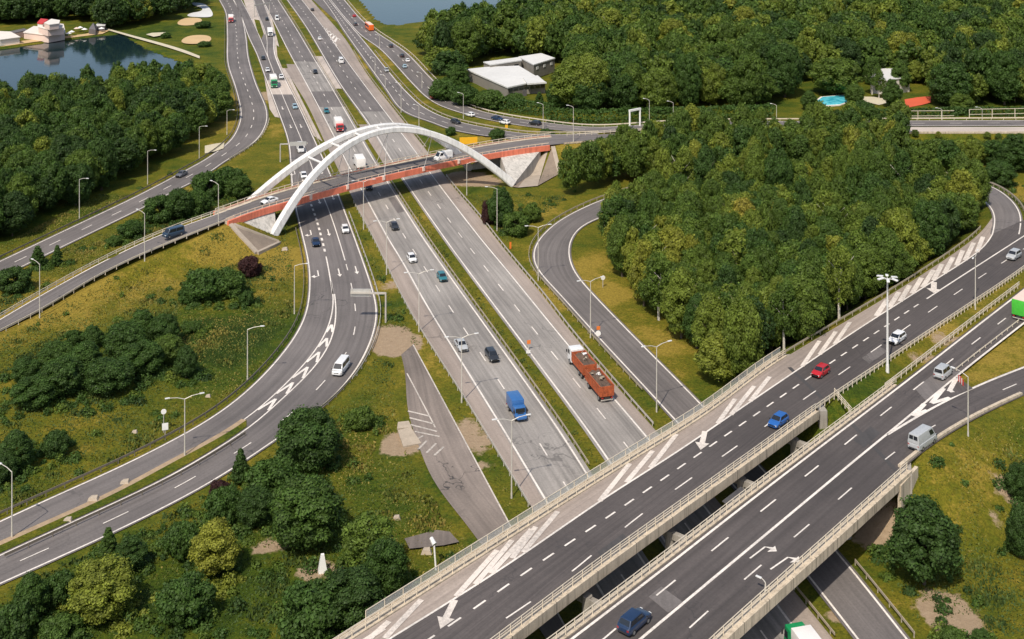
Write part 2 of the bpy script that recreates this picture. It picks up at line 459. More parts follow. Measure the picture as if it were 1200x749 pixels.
# overpass, north carriageway
E1 = W([(415, 749, ZB), (478, 708.6, ZB), (577.5, 645, ZB), (700, 566.6, ZB), (757, 531, ZB), (828, 487, ZB), (904.7, 429, ZB), (960.5, 395, ZB), (1050, 341.6, ZB), (1128, 290, ZB), (1150, 272, ZB), (1163, 255, ZB)], e0=90)
A1 = W([(433, 764, ZB), (575, 675.7, ZB), (628, 640, ZB), (701.4, 589, ZB), (792.7, 530.7, ZB), (863.8, 482, ZB), (937.7, 431.9, ZB), (1003.6, 387.5, ZB), (1062.3, 350, ZB), (1103, 324, ZB), (1142, 299, ZB), (1156, 287, ZB), (1163, 275, ZB)], e0=90)
A2 = W([(440, 791, ZB), (533, 730, ZB), (619, 669, ZB), (700, 615, ZB), (889, 484, ZB), (942.7, 446.5, ZB), (1006, 404, ZB), (1090, 348, ZB), (1144, 313, ZB), (1200, 277, ZB)], e0=90, e1=140)
A3 = W([(460, 813, ZB), (557, 749, ZB), (657, 682, ZB), (740, 612, ZB), (860, 526, ZB), (959, 456.5, ZB), (1077, 374, ZB), (1144.5, 328, ZB), (1200, 292, ZB)], e0=90, e1=140)
E2 = W([(500, 812, ZB), (584, 749, ZB), (687, 671, ZB), (800, 590, ZB), (900, 518.5, ZB), (950, 482, ZB), (1040, 422, ZB), (1121, 368, ZB), (1180.8, 328, ZB), (1200, 314, ZB)], e0=90, e1=140)
# overpass, south carriageway and its branch
G1 = W([(580, 812, ZB), (664, 749, ZB), (765, 672, ZB), (900, 567, ZB), (1062, 444, ZB), (1130, 391, ZB), (1200, 337, ZB)], e0=80, e1=140)
B1 = W([(625, 822, ZB), (718, 740, ZB), (800, 674, ZB), (864, 622, ZB), (923, 575, ZB), (976, 533, ZB), (1022, 495.5, ZB), (1066, 461, ZB), (1140, 403, ZB), (1200, 357, ZB)], e0=80, e1=140)
B2 = W([(660, 826, ZB), (751.4, 749, ZB), (900, 625, ZB), (1021.7, 523.7, ZB), (1040, 509, ZB), (1077.5, 478, ZB), (1130, 434, ZB), (1200, 379, ZB)], e0=80, e1=140)
B3 = W([(725, 815, ZB), (817, 728, ZB), (885, 669, ZB), (947.5, 616, ZB), (1001, 570, ZB), (1052, 527, ZB), (1102, 495, ZB), (1153, 467, 6.5), (1200, 447, 6.2)], e0=80, e1=140)
B4 = W([(1040, 510, ZB), (1073.4, 489.5, ZB), (1109.4, 469.5, ZB), (1133.5, 458.5, ZB), (1152, 449.5, 6.5), (1200, 431, 6.2)], e1=140)
E4 = W([(760, 822, ZB), (835, 749, ZB), (900, 691, ZB), (968.5, 630, ZB), (1052, 555, ZB), (1081, 530, ZB), (1133.5, 496, ZB), (1165, 480, 6.5), (1200, 464, 6.2)], e0=80, e1=140)
G2 = B2[:1].copy()
# old closed road
O_r = W([(484, 404), (491, 417), (520, 471), (556, 538), (593.6, 608), (630, 676), (670, 749)])
O_l = W([(470, 416), (475.5, 436), (477, 481), (491, 523), (507, 565), (545, 612), (600, 690), (640, 749)])
O_m = W([(477, 438), (514, 509), (541.5, 568), (562, 610), (585, 650)])

def trim(A, B):
    """the part of A that runs alongside B"""
    i, j = nearest_t(A, B[0])[0], nearest_t(A, B[-1])[0]
    i, j = min(i, j), max(i, j)
    return A[i:j + 1] if j > i + 1 else A

def mids(A, B, n=None):
    A, B = trim(A, B), trim(B, A)
    n = n or max(20, int(arclen(A)[-1] / 2.0))
    a, b = resample(A, n), resample(B, n)
    return (a + b) / 2, np.hypot(*(a - b)[:, :2].T) / 2

# ---------------------------------------------------------------- terrain
ground_roads = []                    # samples x, y, z, halfwidth
def reg(A, B, mask=None):
    c, h = mids(A, B)
    k = np.column_stack([c, h])
    if mask is not None: k = k[mask(k)]
    ground_roads.append(k)
reg(resample(PL, 200), resample(L2, 200)); reg(L3, PR)
reg(L1, L2)
reg(C_l, X2); reg(X2, C_r)
reg(F_l, F_r); reg(A6_l, A6_r); reg(B6_l, B6_r); reg(R7_out, R7_in); reg(O_l, O_r)
low_all = np.vstack(ground_roads)
def px_x(k): return 600 + k[:, 0] / k[:, 1] * F
reg(R5_f, R5_n, lambda k: (px_x(k) < 262) | (px_x(k) > 655))
reg(E1, E2, lambda k: (px_x(k) > 945) | (px_x(k) < 425))
reg(G1, B2, lambda k: (px_x(k) > 1060) | (px_x(k) < 560))
reg(B2, E4, lambda k: (px_x(k) > 1072) | (px_x(k) < 560))
reg(B4, E4)
road_s = np.vstack(ground_roads)

def in_poly(x, y, poly):
    x = np.asarray(x); y = np.asarray(y); c = np.zeros(x.shape, bool)
    n = len(poly)
    for i in range(n):
        x0, y0 = poly[i][:2]; x1, y1 = poly[(i + 1) % n][:2]
        t = ((y0 > y) != (y1 > y)) & (x < (x1 - x0) * (y - y0) / (y1 - y0 + 1e-12) + x0)
        c ^= t
    return c

LAKE_L = [P(*q) for q in [(-60, 62), (0, 57), (40, 51), (75, 46), (110, 42), (142, 39), (152, 46), (172, 57), (195, 66), (222, 75), (215, 84), (190, 96), (120, 108), (40, 116), (-60, 118)]]
LAKE_R = [P(*q) for q in [(428, 6), (440, 22), (452, 28), (466, 30), (490, 26), (520, 22), (560, 16), (604, 4), (640, -8), (640, -14), (420, -14), (414, -10)]]

def bump_field(x, y):
    return (np.sin(x * .051 + 1.3) * np.cos(y * .043) + .6 * np.sin(x * .11 + y * .083) + .35 * np.sin(x * .23 - y * .19 + 2)) * .28

def terr(x, y):
    x = np.asarray(x, float); y = np.asarray(y, float)
    sh = x.shape; x = x.ravel(); y = y.ravel()
    h = np.empty_like(x); dmin = np.empty_like(x)
    for a in range(0, len(x), 400):
        xs, ys = x[a:a + 400], y[a:a + 400]
        k = (road_s[:, 0] > xs.min() - 32) & (road_s[:, 0] < xs.max() + 32) & (road_s[:, 1] > ys.min() - 32) & (road_s[:, 1] < ys.max() + 32)
        rs = road_s[k] if k.any() else road_s[:1]
        e = np.maximum(0, np.hypot(xs[:, None] - rs[None, :, 0], ys[:, None] - rs[None, :, 1]) - rs[None, :, 3] - 1.2)
        up = (rs[None, :, 2] - e / 1.75).max(1)
        lo = (rs[None, :, 2] + np.maximum(0, e - 1.2) / 1.3).min(1)
        dm = e.min(1)
        if not k.any(): up[:] = -9; lo[:] = 9; dm[:] = 30
        base = bump_field(xs, ys) * np.clip((dm - 2) / 8, 0, 1)
        h[a:a + 400] = np.minimum(np.maximum(base, up), lo) - .10 * (dm < 1.5)
        dmin[a:a + 400] = dm
    wl = in_poly(x, y, LAKE_L) | in_poly(x, y, LAKE_R)
    h = np.where(wl & (dmin > 0.5), -2.2, h)
    terr.d = dmin
    return h.reshape(sh)

def axis(lo, hi, fine0, fine1, st):
    a = list(np.arange(fine0, fine1 + .1, st))
    s = st
    while a[-1] < hi: s *= 1.22; a.append(a[-1] + s)
    s = st
    while a[0] > lo: s *= 1.22; a.insert(0, a[0] - s)
    return np.array(a)

gx = axis(-6000, 6000, -300, 330, 2.4)
gy = axis(-1500, 9000, 128, 720, 2.4)
GX, GY = np.meshgrid(gx, gy)
GZ = terr(GX, GY); verge_d = terr.d.copy()
nx, ny = len(gx), len(gy)
ground_me = bpy.data.meshes.new('ground')
verts = np.column_stack([GX.ravel(), GY.ravel(), GZ.ravel()])
ii = (np.arange(ny - 1)[:, None] * nx + np.arange(nx - 1)[None, :]).ravel()
faces = np.column_stack([ii, ii + 1, ii + nx + 1, ii + nx])
ground_me.vertices.add(len(verts)); ground_me.vertices.foreach_set('co', verts.ravel())
ground_me.loops.add(faces.size); ground_me.loops.foreach_set('vertex_index', faces.ravel().astype(np.int32))
ground_me.polygons.add(len(faces)); ground_me.polygons.foreach_set('loop_start', np.arange(0, faces.size, 4, dtype=np.int32))
ground_me.polygons.foreach_set('loop_total', np.full(len(faces), 4, np.int32))
ground_me.polygons.foreach_set('use_smooth', np.ones(len(faces), bool))
ground_me.update()

def ground_z(x, y):
    """height of the built ground sheet (bilinear)"""
    i = np.clip(np.searchsorted(gx, x) - 1, 0, nx - 2); j = np.clip(np.searchsorted(gy, y) - 1, 0, ny - 2)
    u = (x - gx[i]) / (gx[i + 1] - gx[i]); v = (y - gy[j]) / (gy[j + 1] - gy[j])
    return (GZ[j, i] * (1 - u) * (1 - v) + GZ[j, i + 1] * u * (1 - v) + GZ[j + 1, i] * (1 - u) * v + GZ[j + 1, i + 1] * u * v)

def PG(x, y, z0=0.0):
    """pixel -> point on the built ground (iterated)"""
    z = z0
    for _ in range(25):
        p = P(x, y, z); zn = float(ground_z(p[0], p[1])); z += .6 * (zn - z)
    return P(x, y, z)

# what grows where: dry (+) or lush (-) grass, bare soil, woodland floor
def field(pts, out=None):
    f = np.zeros(len(verts)) if out is None else out
    for (x, y, r, v) in pts:
        q = PG(x, y)
        d2 = ((verts[:, 0] - q[0]) ** 2 + (verts[:, 1] - q[1]) ** 2) / (r * r)
        f += v * np.exp(-d2)
    return f
dry = field([(290, 300, 14, .8), (330, 300, 10, .6), (260, 215, 22, .5), (200, 320, 25, .5), (60, 380, 25, .35), (240, 400, 14, -.9), (215, 420, 20, -.5),
             (150, 455, 20, -.1), (90, 500, 24, .25), (200, 490, 18, .3), (260, 120, 18, .6), (300, 150, 20, .5), (40, 350, 16, .6), (250, 150, 14, .6),
             (420, 545, 12, .0), (500, 600, 10, .15), (460, 470, 9, .1), (350, 660, 14, -.3), (200, 690, 16, -.5), (290, 620, 15, .15), (420, 590, 10, -.3), (300, 735, 14, .2),
             (1150, 620, 16, .35), (1120, 560, 12, .1), (1180, 520, 14, -.2), (1150, 720, 16, .1), (1175, 225, 14, 1.1), (690, 180, 14, .8), (740, 172, 14, .9), (780, 400, 10, .9), (720, 345, 10, .8), (690, 310, 8, .7),
             (560, 300, 12, .3), (620, 240, 12, .5), (540, 290, 7, .2), (600, 350, 10, .25), (455, 300, 7, .2), (460, 335, 5, .9), (470, 390, 6, .2), (1090, 370, 8, .6), (1060, 400, 8, .5), (1000, 450, 8, -.3), (1180, 415, 12, .5), (1140, 445, 8, .5),
             (210, 40, 40, -.4), (200, 50, 20, .2), (600, 162, 15, .9), (430, 300, 5, -.2), (560, 170, 10, .6), (440, 70, 30, .6), (405, 15, 30, .6)])
soil = field([(455, 392, 4.2, 1.1), (464, 408, 3.4, 1.3), (470, 402, 2.6, .8), (478, 515, 2.9, 1.2), (467, 527, 2.2, .9), (548, 500, 2.6, .7), (556, 520, 2.8, .7), (565, 545, 2.4, .5), (1115, 722, 3.2, .9), (1103, 708, 2.6, .7), (1130, 742, 2.2, .7), (1183, 575, 2, 1.0), (1166, 612, 1.5, .7), (370, 668, 2.2, 1.0), (316, 640, 2, .8), (1038, 610, 3, .7), (1024, 630, 2.2, .7), (1110, 400, 4, .5), (1080, 420, 3, .5), (560, 283, 3, .2), (545, 208, 6, .9), (565, 213, 5, .8), (985, 720, 2, .9), (990, 690, 2, .6), (460, 335, 3, .5),
              (318, 112, 8, .8), (140, 560, 3, .25)])
dirt_ids = soil
dry += .22 * np.exp(-(verge_d / 2.5) ** 2)
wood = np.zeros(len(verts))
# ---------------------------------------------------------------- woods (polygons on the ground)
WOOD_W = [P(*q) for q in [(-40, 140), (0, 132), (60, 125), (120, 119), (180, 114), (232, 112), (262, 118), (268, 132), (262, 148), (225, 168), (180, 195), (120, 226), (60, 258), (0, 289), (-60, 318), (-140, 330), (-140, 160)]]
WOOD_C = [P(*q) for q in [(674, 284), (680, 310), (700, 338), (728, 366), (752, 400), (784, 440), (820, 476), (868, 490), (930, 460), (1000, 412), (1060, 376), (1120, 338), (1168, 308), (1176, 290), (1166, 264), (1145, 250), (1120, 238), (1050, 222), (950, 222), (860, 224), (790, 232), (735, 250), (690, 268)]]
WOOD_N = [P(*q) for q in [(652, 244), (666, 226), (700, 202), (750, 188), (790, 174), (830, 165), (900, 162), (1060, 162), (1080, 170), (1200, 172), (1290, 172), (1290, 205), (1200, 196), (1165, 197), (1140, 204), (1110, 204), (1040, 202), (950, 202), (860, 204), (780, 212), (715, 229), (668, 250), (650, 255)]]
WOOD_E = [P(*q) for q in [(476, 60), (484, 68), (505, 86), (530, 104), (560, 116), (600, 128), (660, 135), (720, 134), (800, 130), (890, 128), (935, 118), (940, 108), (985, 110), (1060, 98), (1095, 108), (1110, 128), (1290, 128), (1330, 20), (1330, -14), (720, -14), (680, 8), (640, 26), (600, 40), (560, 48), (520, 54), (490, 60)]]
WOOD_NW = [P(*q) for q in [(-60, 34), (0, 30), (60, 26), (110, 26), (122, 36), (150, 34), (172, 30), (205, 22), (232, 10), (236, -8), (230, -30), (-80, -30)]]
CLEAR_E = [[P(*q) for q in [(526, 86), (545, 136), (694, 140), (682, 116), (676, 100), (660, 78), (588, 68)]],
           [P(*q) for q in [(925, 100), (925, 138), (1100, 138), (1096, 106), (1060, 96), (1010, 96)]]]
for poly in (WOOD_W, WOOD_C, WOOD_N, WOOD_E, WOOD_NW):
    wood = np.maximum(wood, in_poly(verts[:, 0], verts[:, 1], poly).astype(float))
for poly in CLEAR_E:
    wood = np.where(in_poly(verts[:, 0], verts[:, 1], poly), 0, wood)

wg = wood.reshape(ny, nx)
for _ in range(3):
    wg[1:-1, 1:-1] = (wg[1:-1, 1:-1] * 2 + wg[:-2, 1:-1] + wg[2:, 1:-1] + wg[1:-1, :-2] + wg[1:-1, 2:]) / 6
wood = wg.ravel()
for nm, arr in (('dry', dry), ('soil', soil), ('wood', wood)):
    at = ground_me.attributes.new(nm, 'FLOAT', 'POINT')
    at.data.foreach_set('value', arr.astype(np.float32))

def ground_material():
    m, nt, b, _ = nodes('meadow')
    pos = objpos(nt)
    def attr(n):
        a = N(nt, 'ShaderNodeAttribute'); a.attribute_name = n; return a.outputs['Fac']
    big = noise(nt, pos, .03, 6, .62); mid_ = noise(nt, pos, .16, 6, .65); fine = noise(nt, pos, 1.1, 6, .72); vf = noise(nt, pos, 4.0, 4, .7)
    ma = N(nt, 'ShaderNodeMath', operation='MULTIPLY_ADD'); nt.links.new(attr('dry'), ma.inputs[0]); ma.inputs[1].default_value = .20
    nt.links.new(mixc(nt, .5, big, mid_), ma.inputs[2])
    mb = N(nt, 'ShaderNodeMath', operation='MULTIPLY_ADD'); nt.links.new(fine, mb.inputs[0]); mb.inputs[1].default_value = .30; nt.links.new(ma.outputs[0], mb.inputs[2])
    mc = N(nt, 'ShaderNodeMath', operation='MULTIPLY_ADD'); nt.links.new(vf, mc.inputs[0]); mc.inputs[1].default_value = .22; nt.links.new(mb.outputs[0], mc.inputs[2])
    c = ramp(nt, mc.outputs[0], [(.58, (.022, .042, .004)), (.68, (.046, .073, .005)), (.765, (.086, .095, .007)), (.87, (.136, .120, .010)), (.96, (.25, .18, .028))])
    # tussocks: darker gaps between clumps of blades
    sp = noise(nt, pos, 2.0, 5, .8)
    c = mixc(nt, 1.0, c, ramp(nt, sp, [(.32, g(.55)), (.5, g(1.0)), (.7, g(1.35))]), 'MULTIPLY')
    # woodland floor
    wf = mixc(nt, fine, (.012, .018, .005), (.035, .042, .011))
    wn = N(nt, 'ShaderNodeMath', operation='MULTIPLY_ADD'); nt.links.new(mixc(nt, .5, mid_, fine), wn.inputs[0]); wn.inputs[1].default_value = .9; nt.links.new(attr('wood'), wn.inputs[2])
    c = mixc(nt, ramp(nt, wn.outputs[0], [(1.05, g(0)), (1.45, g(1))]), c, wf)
    # bare soil
    so = N(nt, 'ShaderNodeMath', operation='MULTIPLY_ADD'); nt.links.new(mixc(nt, .5, mid_, fine), so.inputs[0]); so.inputs[1].default_value = 1.2; nt.links.new(attr('soil'), so.inputs[2])
    sc = mixc(nt, fine, (.21, .145, .085), (.44, .33, .22))
    c = mixc(nt, ramp(nt, so.outputs[0], [(.85, g(0)), (1.6, g(1))]), c, sc)
    nt.links.new(c, b.inputs['Base Color']); b.inputs['Roughness'].default_value = .95
    b.inputs['Specular IOR Level'].default_value = .15
    bn = N(nt, 'ShaderNodeBump'); bn.inputs['Strength'].default_value = .9; bn.inputs['Distance'].default_value = .35
    nt.links.new(mixc(nt, .5, fine, vf), bn.inputs['Height']); nt.links.new(bn.outputs[0], b.inputs['Normal'])
    return m
M['meadow'] = ground_material()
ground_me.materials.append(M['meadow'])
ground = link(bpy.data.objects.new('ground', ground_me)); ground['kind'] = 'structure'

def water_material():
    m, nt, b, _ = nodes('lake_water')
    pos = objpos(nt)
    b.inputs['Base Color'].default_value = (.008, .021, .025, 1); b.inputs['Roughness'].default_value = .06; b.inputs['Specular IOR Level'].default_value = .33
    b.inputs['IOR'].default_value = 1.33
    nz = noise(nt, pos, .35, 4); bn = N(nt, 'ShaderNodeBump'); bn.inputs['Strength'].default_value = .12; bn.inputs['Distance'].default_value = .15
    nt.links.new(nz, bn.inputs['Height']); nt.links.new(bn.outputs[0], b.inputs['Normal'])
    return m
M['water'] = water_material()
for poly in (LAKE_L, LAKE_R):
    cx = np.mean([p[0] for p in poly]); cy = np.mean([p[1] for p in poly])
    m = MB(); m.face([(cx + (p[0] - cx) * 1.03, cy + (p[1] - cy) * 1.03, -.55) for p in poly])
    o = m.build('water', M['water'], fixn=False); o['kind'] = 'structure'
    if o.data.polygons[0].normal.z < 0: o.data.flip_normals()

# ---------------------------------------------------------------- road surfaces
def flat(name, px, mat, z=0.0, dz=.05, kind='structure', parent=None):
    m = MB(); q = [P(a[0], a[1], z) for a in px]
    m.face([(p[0], p[1], z + dz) for p in q], uv=[(p[0], p[1]) for p in q])
    o = m.build(name, mat, parent, fixn=False)
    if o.data.polygons[0].normal.z < 0: o.data.flip_normals()
    if kind: o['kind'] = kind
    return o

# broad concrete apron where the roads fan out
flat('concrete_apron', [(284, -4), (299, 40), (308, 80), (316, 128), (322, 137), (338, 140), (378, 166), (345, 100), (332, 74), (314, 4), (306, -4)], M['apron'], 0, .02)
# shoulders first, then the driven lanes
ribbon('hard_shoulder', PL, cut(L1, 0, 1e9)[np.argmin(np.abs(L1[:, 1] - PL[0][1])):], M['shoulder'], .03)
ribbon('hard_shoulder', resample(L4, 200), resample(PR, 200), M['shoulder'], .03)
sb = ribbon('motorway', offs(L1, .35 if normals(L1)[10][0] < 0 else -.35), offs(L2, -.8 if normals(L2)[10][0] < 0 else .8), M['asphalt_main'], .05, 2)
nb = ribbon('motorway', offs(L3, .6 if normals(L3)[10][0] < 0 else -.6), offs(L4, -.35 if normals(L4)[10][0] < 0 else .35), M['asphalt_main'], .05, 2)
def out(A, B, d):
    """line A pushed d metres away from line B"""
    n = len(A); b = resample(B, n)
    s = np.sign(np.sum((A - b)[:, :2] * normals(A), 1))
    s = 1 if np.median(s) >= 0 else -1
    return offs(A, s * d)
# median paving near the bridge
mA = [(399, 98), (421, 150), (448, 190), (462, 205), (469, 203), (458.8, 188), (434.8, 148.8), (412, 116)]
flat('median_paving', [(420, 146), (452, 196), (460, 207), (473, 207), (458.8, 185), (434.8, 146)], M['shoulder'], 0, .035)
flat('median_paving', [(366, 66), (392, 104), (404, 104), (378, 66)], M['apron'], 0, .035)
loc = ribbon('local_road', trim(out(C_l, X2, .4), C_r), out(C_r, C_l, .4), M['asphalt_grey'], .04, 2)
X2u = X2[:nearest_t(X2, P(333, 118))[0]]
ribbon('local_road', trim(out(C_l, X2, .4), X2u), out(X2u, C_l, .3), M['asphalt_grey'], .045)
br3 = ribbon('exit_lane', out(BR3_l, BR3_r, .3), out(BR3_r, BR3_l, .3), M['asphalt_grey'], .06)
west = ribbon('western_road', out(F_l, F_r, .6), out(F_r, F_l, .6), M['asphalt_grey'], .06, 2)
e_a = ribbon('eastern_road', out(A6_l, A6_r, .8), out(A6_r, A6_l, .5), M['asphalt_grey'], .05)
e_b = ribbon('eastern_road', out(B6_l, B6_r, .5), out(B6_r, B6_l, .7), M['asphalt_grey'], .07)
n_ramp = ribbon('entry_ramp', W([(368, 1), (383, 15), (395, 26), (405, 38), (413, 50)], e0=200), W([(378, 1), (392, 18), (406, 33), (420, 50), (436, 70)], e0=200), M['asphalt_grey'], .03)
r5 = ribbon('bridge_road', R5_f, R5_n, M['asphalt_grey'], .06, 2)
slip = ribbon('slip_road', out(R7_out, R7_in, .5), out(R7_in, R7_out, .5), M['asphalt_grey'], .05, 2)
over_n_sh = ribbon('overpass_shoulder', E1, A1, M['shoulder'], .04)
over_n = ribbon('overpass_road', out(A1, E2, .15), E2, M['asphalt_dark'], .06, 3)
over_s = ribbon('overpass_road', G1, out(B2, G1, .1), M['asphalt_dark'], .05, 2)
over_b = ribbon('overpass_road', B2[:np.argmin(np.hypot(B2[:, 0] - B4[0][0], B2[:, 1] - B4[0][1])) + 3], E4[:np.argmin(np.hypot(E4[:, 0] - P(1081, 530, ZB)[0], E4[:, 1] - P(1081, 530, ZB)[1])) + 3], M['asphalt_dark'], .06, 2)
over_c = ribbon('branch_road', out(B4, E4, .3), E4[np.argmin(np.hypot(E4[:, 0] - P(1070, 540, ZB)[0], E4[:, 1] - P(1070, 540, ZB)[1])):], M['asphalt_dark'], .066, 2)
old = ribbon('closed_road', O_l, O_r, M['asphalt_old'], .04, 1)
flat('gore_paving', [(1040, 510), (1077, 478.6), (1110, 452.5), (1124, 441), (1127, 446), (1140, 455.5), (1110, 468.8), (1074, 489)], M['asphalt_dark'], ZB, .075)
flat('old_hardstanding', [(474, 634), (500, 627), (512, 624), (527, 626), (538, 638), (520, 642), (480, 646)], M['asphalt_old'], 0, .35)

# resurfaced lengths: darker and lighter sheets laid over the old carriageway
def patch(A, B, y0, y1, mat, dz):
    def rows(p): return YH + F * (HC - p[:, 2]) / p[:, 1]
    a = A[(rows(A) >= y0) & (rows(A) <= y1)]; b = B[(rows(B) >= y0) & (rows(B) <= y1)]
    return ribbon('road_patch', a, b, mat, dz, 2)
L1o, L2o, L3o, L4o = out(L1, L2, .33), out(L2, L1, .78), out(L3, L4, .58), out(L4, L3, .33)
patch(L1o, L2o, -120, 73, M['asphalt_grey'], .06); patch(L1o, L2o, 107, 127, M['asphalt_grey'], .06)
patch(L3o, L4o, -120, 131, M['asphalt_grey'], .06)
patch(trim(out(C_l, X2, .2), C_r), C_r, 94, 112, M['apron'], .055)
for (px, mt) in [([(1085, 470), (1112, 449), (1125, 436), (1108, 428), (1072, 456)], 'asphalt_grey'), ([(1010, 420), (1030, 406), (1040, 412), (1019, 427)], 'asphalt_grey'), ([(846, 588), (868, 571), (880, 579), (858, 597)], 'asphalt_joint'),
                 ([(700, 648), (730, 626), (737, 632), (707, 655)], 'asphalt_joint'), ([(760, 700), (775, 688), (800, 706), (783, 719)], 'asphalt_grey'), ([(1000, 517), (1020, 500), (1032, 508), (1013, 525)], 'asphalt_joint')]:
    if mt == 'asphalt_joint' and mt not in M: M[mt] = asphalt('patch_tar', (.060, .055, .053), .15, .15, 0)
    flat('road_patch', px, M[mt], ZB, .0705)
for (px, mt) in [([(455, 232), (462, 231), (474, 248), (466, 250)], 'asphalt_grey')]:
    flat('road_patch', px, M[mt], 0, .0605)
k1_ = np.where(px_x(R5_f) > 985)[0]; k2_ = np.where(px_x(R5_n) > 985)[0]
ribbon('pale_road', R5_f[k1_.min():], R5_n[k2_.min():], M['apron'], .075)
# narrow planted strip between the two curving ramps
i_ = nearest_t(RL_r, P(288, 493))[0]; j_ = nearest_t(RR_l, P(295, 501))[0]
ribbon('verge_strip', out(RL_r, RR_l, -.5)[i_:], out(RR_l, RL_r, -.45)[j_:], M['meadow'], .13)
ribbon('verge_edge', out(RL_r, RR_l, .5)[i_:], out(RL_r, RR_l, -.5)[i_:], M['soil'], .12)

# ---------------------------------------------------------------- markings
DZ = .085
def lane(p, side_p, d): return out(p, side_p, d)
m = MB()
for p in (L1, L2): stripe(m, p, .30, DZ)
stripe(m, mid_sb, .22, DZ, (4, 8), 3)
paint('marking', m, M['paint'], sb)
m = MB()
for p in (L3, L4): stripe(m, p, .30, DZ)
stripe(m, mid_nb, .22, DZ, (4, 8), 7)
paint('marking', m, M['paint'], nb)
m = MB()
stripe(m, C_l, .28, DZ); stripe(m, C_r, .28, DZ); stripe(m, RL_r[:60], .25, DZ); stripe(m, RR_l, .26, DZ)
i0 = nearest_t(X2, P(328, 104))[0]; i1 = nearest_t(X2, P(372, 214))[0]; i2 = nearest_t(X2, P(404, 309))[0]
stripe(m, X2[i0:i1], .22, DZ); stripe(m, X2[i1:i2], .24, DZ); stripe(m, X2[i2:], .2, DZ, (4, 8), 0)
stripe(m, X2[:i0], .24, DZ)
i3 = nearest_t(C_solid, P(382.7, 303))[0]
stripe(m, C_solid[:i3], .5, DZ, (2, 2)); stripe(m, C_solid[i3:], .28, DZ)
def chevrons(m, A, B, i0, i1, k, dz, w=.9, lead=2.2):
    """arrowhead bars between two lines"""
    a, b = resample(A[i0:], 300), resample(B[i1:], 300); s = arclen((a + b) / 2); gap = np.hypot(*(a - b)[:, :2].T)
    t = 2.0; c = 0
    while t < s[-1] - 3:
        i = int(np.searchsorted(s, t))
        if gap[i] > .9:
            tip = (a[i] + b[i]) / 2
            for e, o_ in ((a, b), (b, a)):
                j = int(np.searchsorted(s, min(s[-1], t + lead + gap[i] * .9))); q = e[j] * .92 + o_[j] * .08; c += 1
                stripe(m, np.array([tip, (tip + q) / 2, q]), w, dz + .003 * (c % 7))
        t += k
def arrow(m, x, y, z, ang, L=5.0, kind='s', dz=.09, w=.28):
    c = Vector(P(x, y, z)); d = Vector((math.cos(ang), math.sin(ang), 0)); n = Vector((-d.y, d.x, 0))
    def q(*pts):
        m.zc = getattr(m, 'zc', 0) + 1; m.face([tuple(c + d * p + n * r + Vector((0, 0, dz + .002 * (m.zc % 9)))) for p, r in pts])
    q((-L / 2, -w / 2), (-L / 2, w / 2), (L * .2, w / 2), (L * .2, -w / 2))
    if kind == 's': q((L * .2, -.5), (L * .2, .5), (L / 2, 0))
    else:
        s = 1 if kind == 'l' else -1
        q((L * .2, -w / 2), (L * .2, w / 2), (L * .34, .9 * s), (L * .22, .9 * s) if s > 0 else (L * .22, .9 * s))
        q((L * .05, .8 * s), (L * .42, .8 * s), (L * .24, 1.6 * s))
for (x, y, k) in [(364.5, 274, 'r'), (385, 273, 's'), (373, 322, 'r'), (397.5, 320, 's'), (417.5, 317, 's'), (345.5, 203.5, 'r'), (376.5, 201.5, 's'), (374, 236, 's'), (390, 231.5, 's'),
                  (331, 127, 's'), (340.5, 148.5, 's'), (352.5, 148, 's')]:
    i, a, d = nearest_t(X2, P(x, y)); arrow(m, x, y, 0, a, 5.2, k)
# chevrons in the gore where the two ramps part
for (xt, yt, xb, yb, xl, yl) in [] and [(386, 387, 386, 399, 377, 399), (383, 399, 380, 414, 366, 414), (372, 421, 363, 436, 350, 434), (356, 437, 344, 454, 329, 456), (338, 456, 324, 472, 308, 474), (320, 473, 306, 487, 296, 486)]:
    for (p, q, w) in (((xt, yt), (xl, yl), .75), ((xt, yt), (xb, yb), .75)):
        m.zc = getattr(m, 'zc', 0) + 1; a, b = np.array(P(*p)), np.array(P(*q)); stripe(m, np.array([a, (a + b) / 2, b]), w, DZ + .004 + .003 * (m.zc % 7))
i_, j_ = nearest_t(RL_r, P(391, 362))[0], nearest_t(RR_l, P(394, 364))[0]
i2_, j2_ = nearest_t(RL_r, P(292, 490))[0], nearest_t(RR_l, P(300, 497))[0]
chevrons(m, RL_r[:i2_], RR_l[:j2_], i_, j_, 6.5, DZ + .006, .5, 2.6)
paint('marking', m, M['paint'], loc)
m = MB()
stripe(m, BR3_l, .2, DZ + .02); stripe(m, BR3_r, .2, DZ + .02)
paint('marking', m, M['paint'], br3)
m = MB()
stripe(m, F_l, .28, DZ); stripe(m, F_r, .26, DZ); stripe(m, (resample(F_l, 300) + resample(F_r, 300)) / 2, .24, DZ, (4, 8))
paint('marking', m, M['paint'], west)
m = MB()
stripe(m, A6_l, .25, DZ); stripe(m, A6_r, .3, DZ); stripe(m, (resample(A6_l, 300) + resample(A6_r, 300)) / 2, .22, DZ, (4, 4))
paint('marking', m, M['paint'], e_a)
m = MB()
stripe(m, B6_l, .3, DZ + .02); stripe(m, B6_r, .3, DZ + .02); stripe(m, (resample(B6_l, 300) + resample(B6_r, 300)) / 2, .24, DZ + .02, (4, 8))
paint('marking', m, M['paint'], e_b)
m = MB()
stripe(m, R5_f[:nearest_t(R5_f, P(300, 235, ZA))[0]], .26, DZ); 
paint('marking', m, M['paint'], r5)
m = MB()
stripe(m, R7_out, .28, DZ); stripe(m, R7_in, .28, DZ)
paint('marking', m, M['paint'], slip)
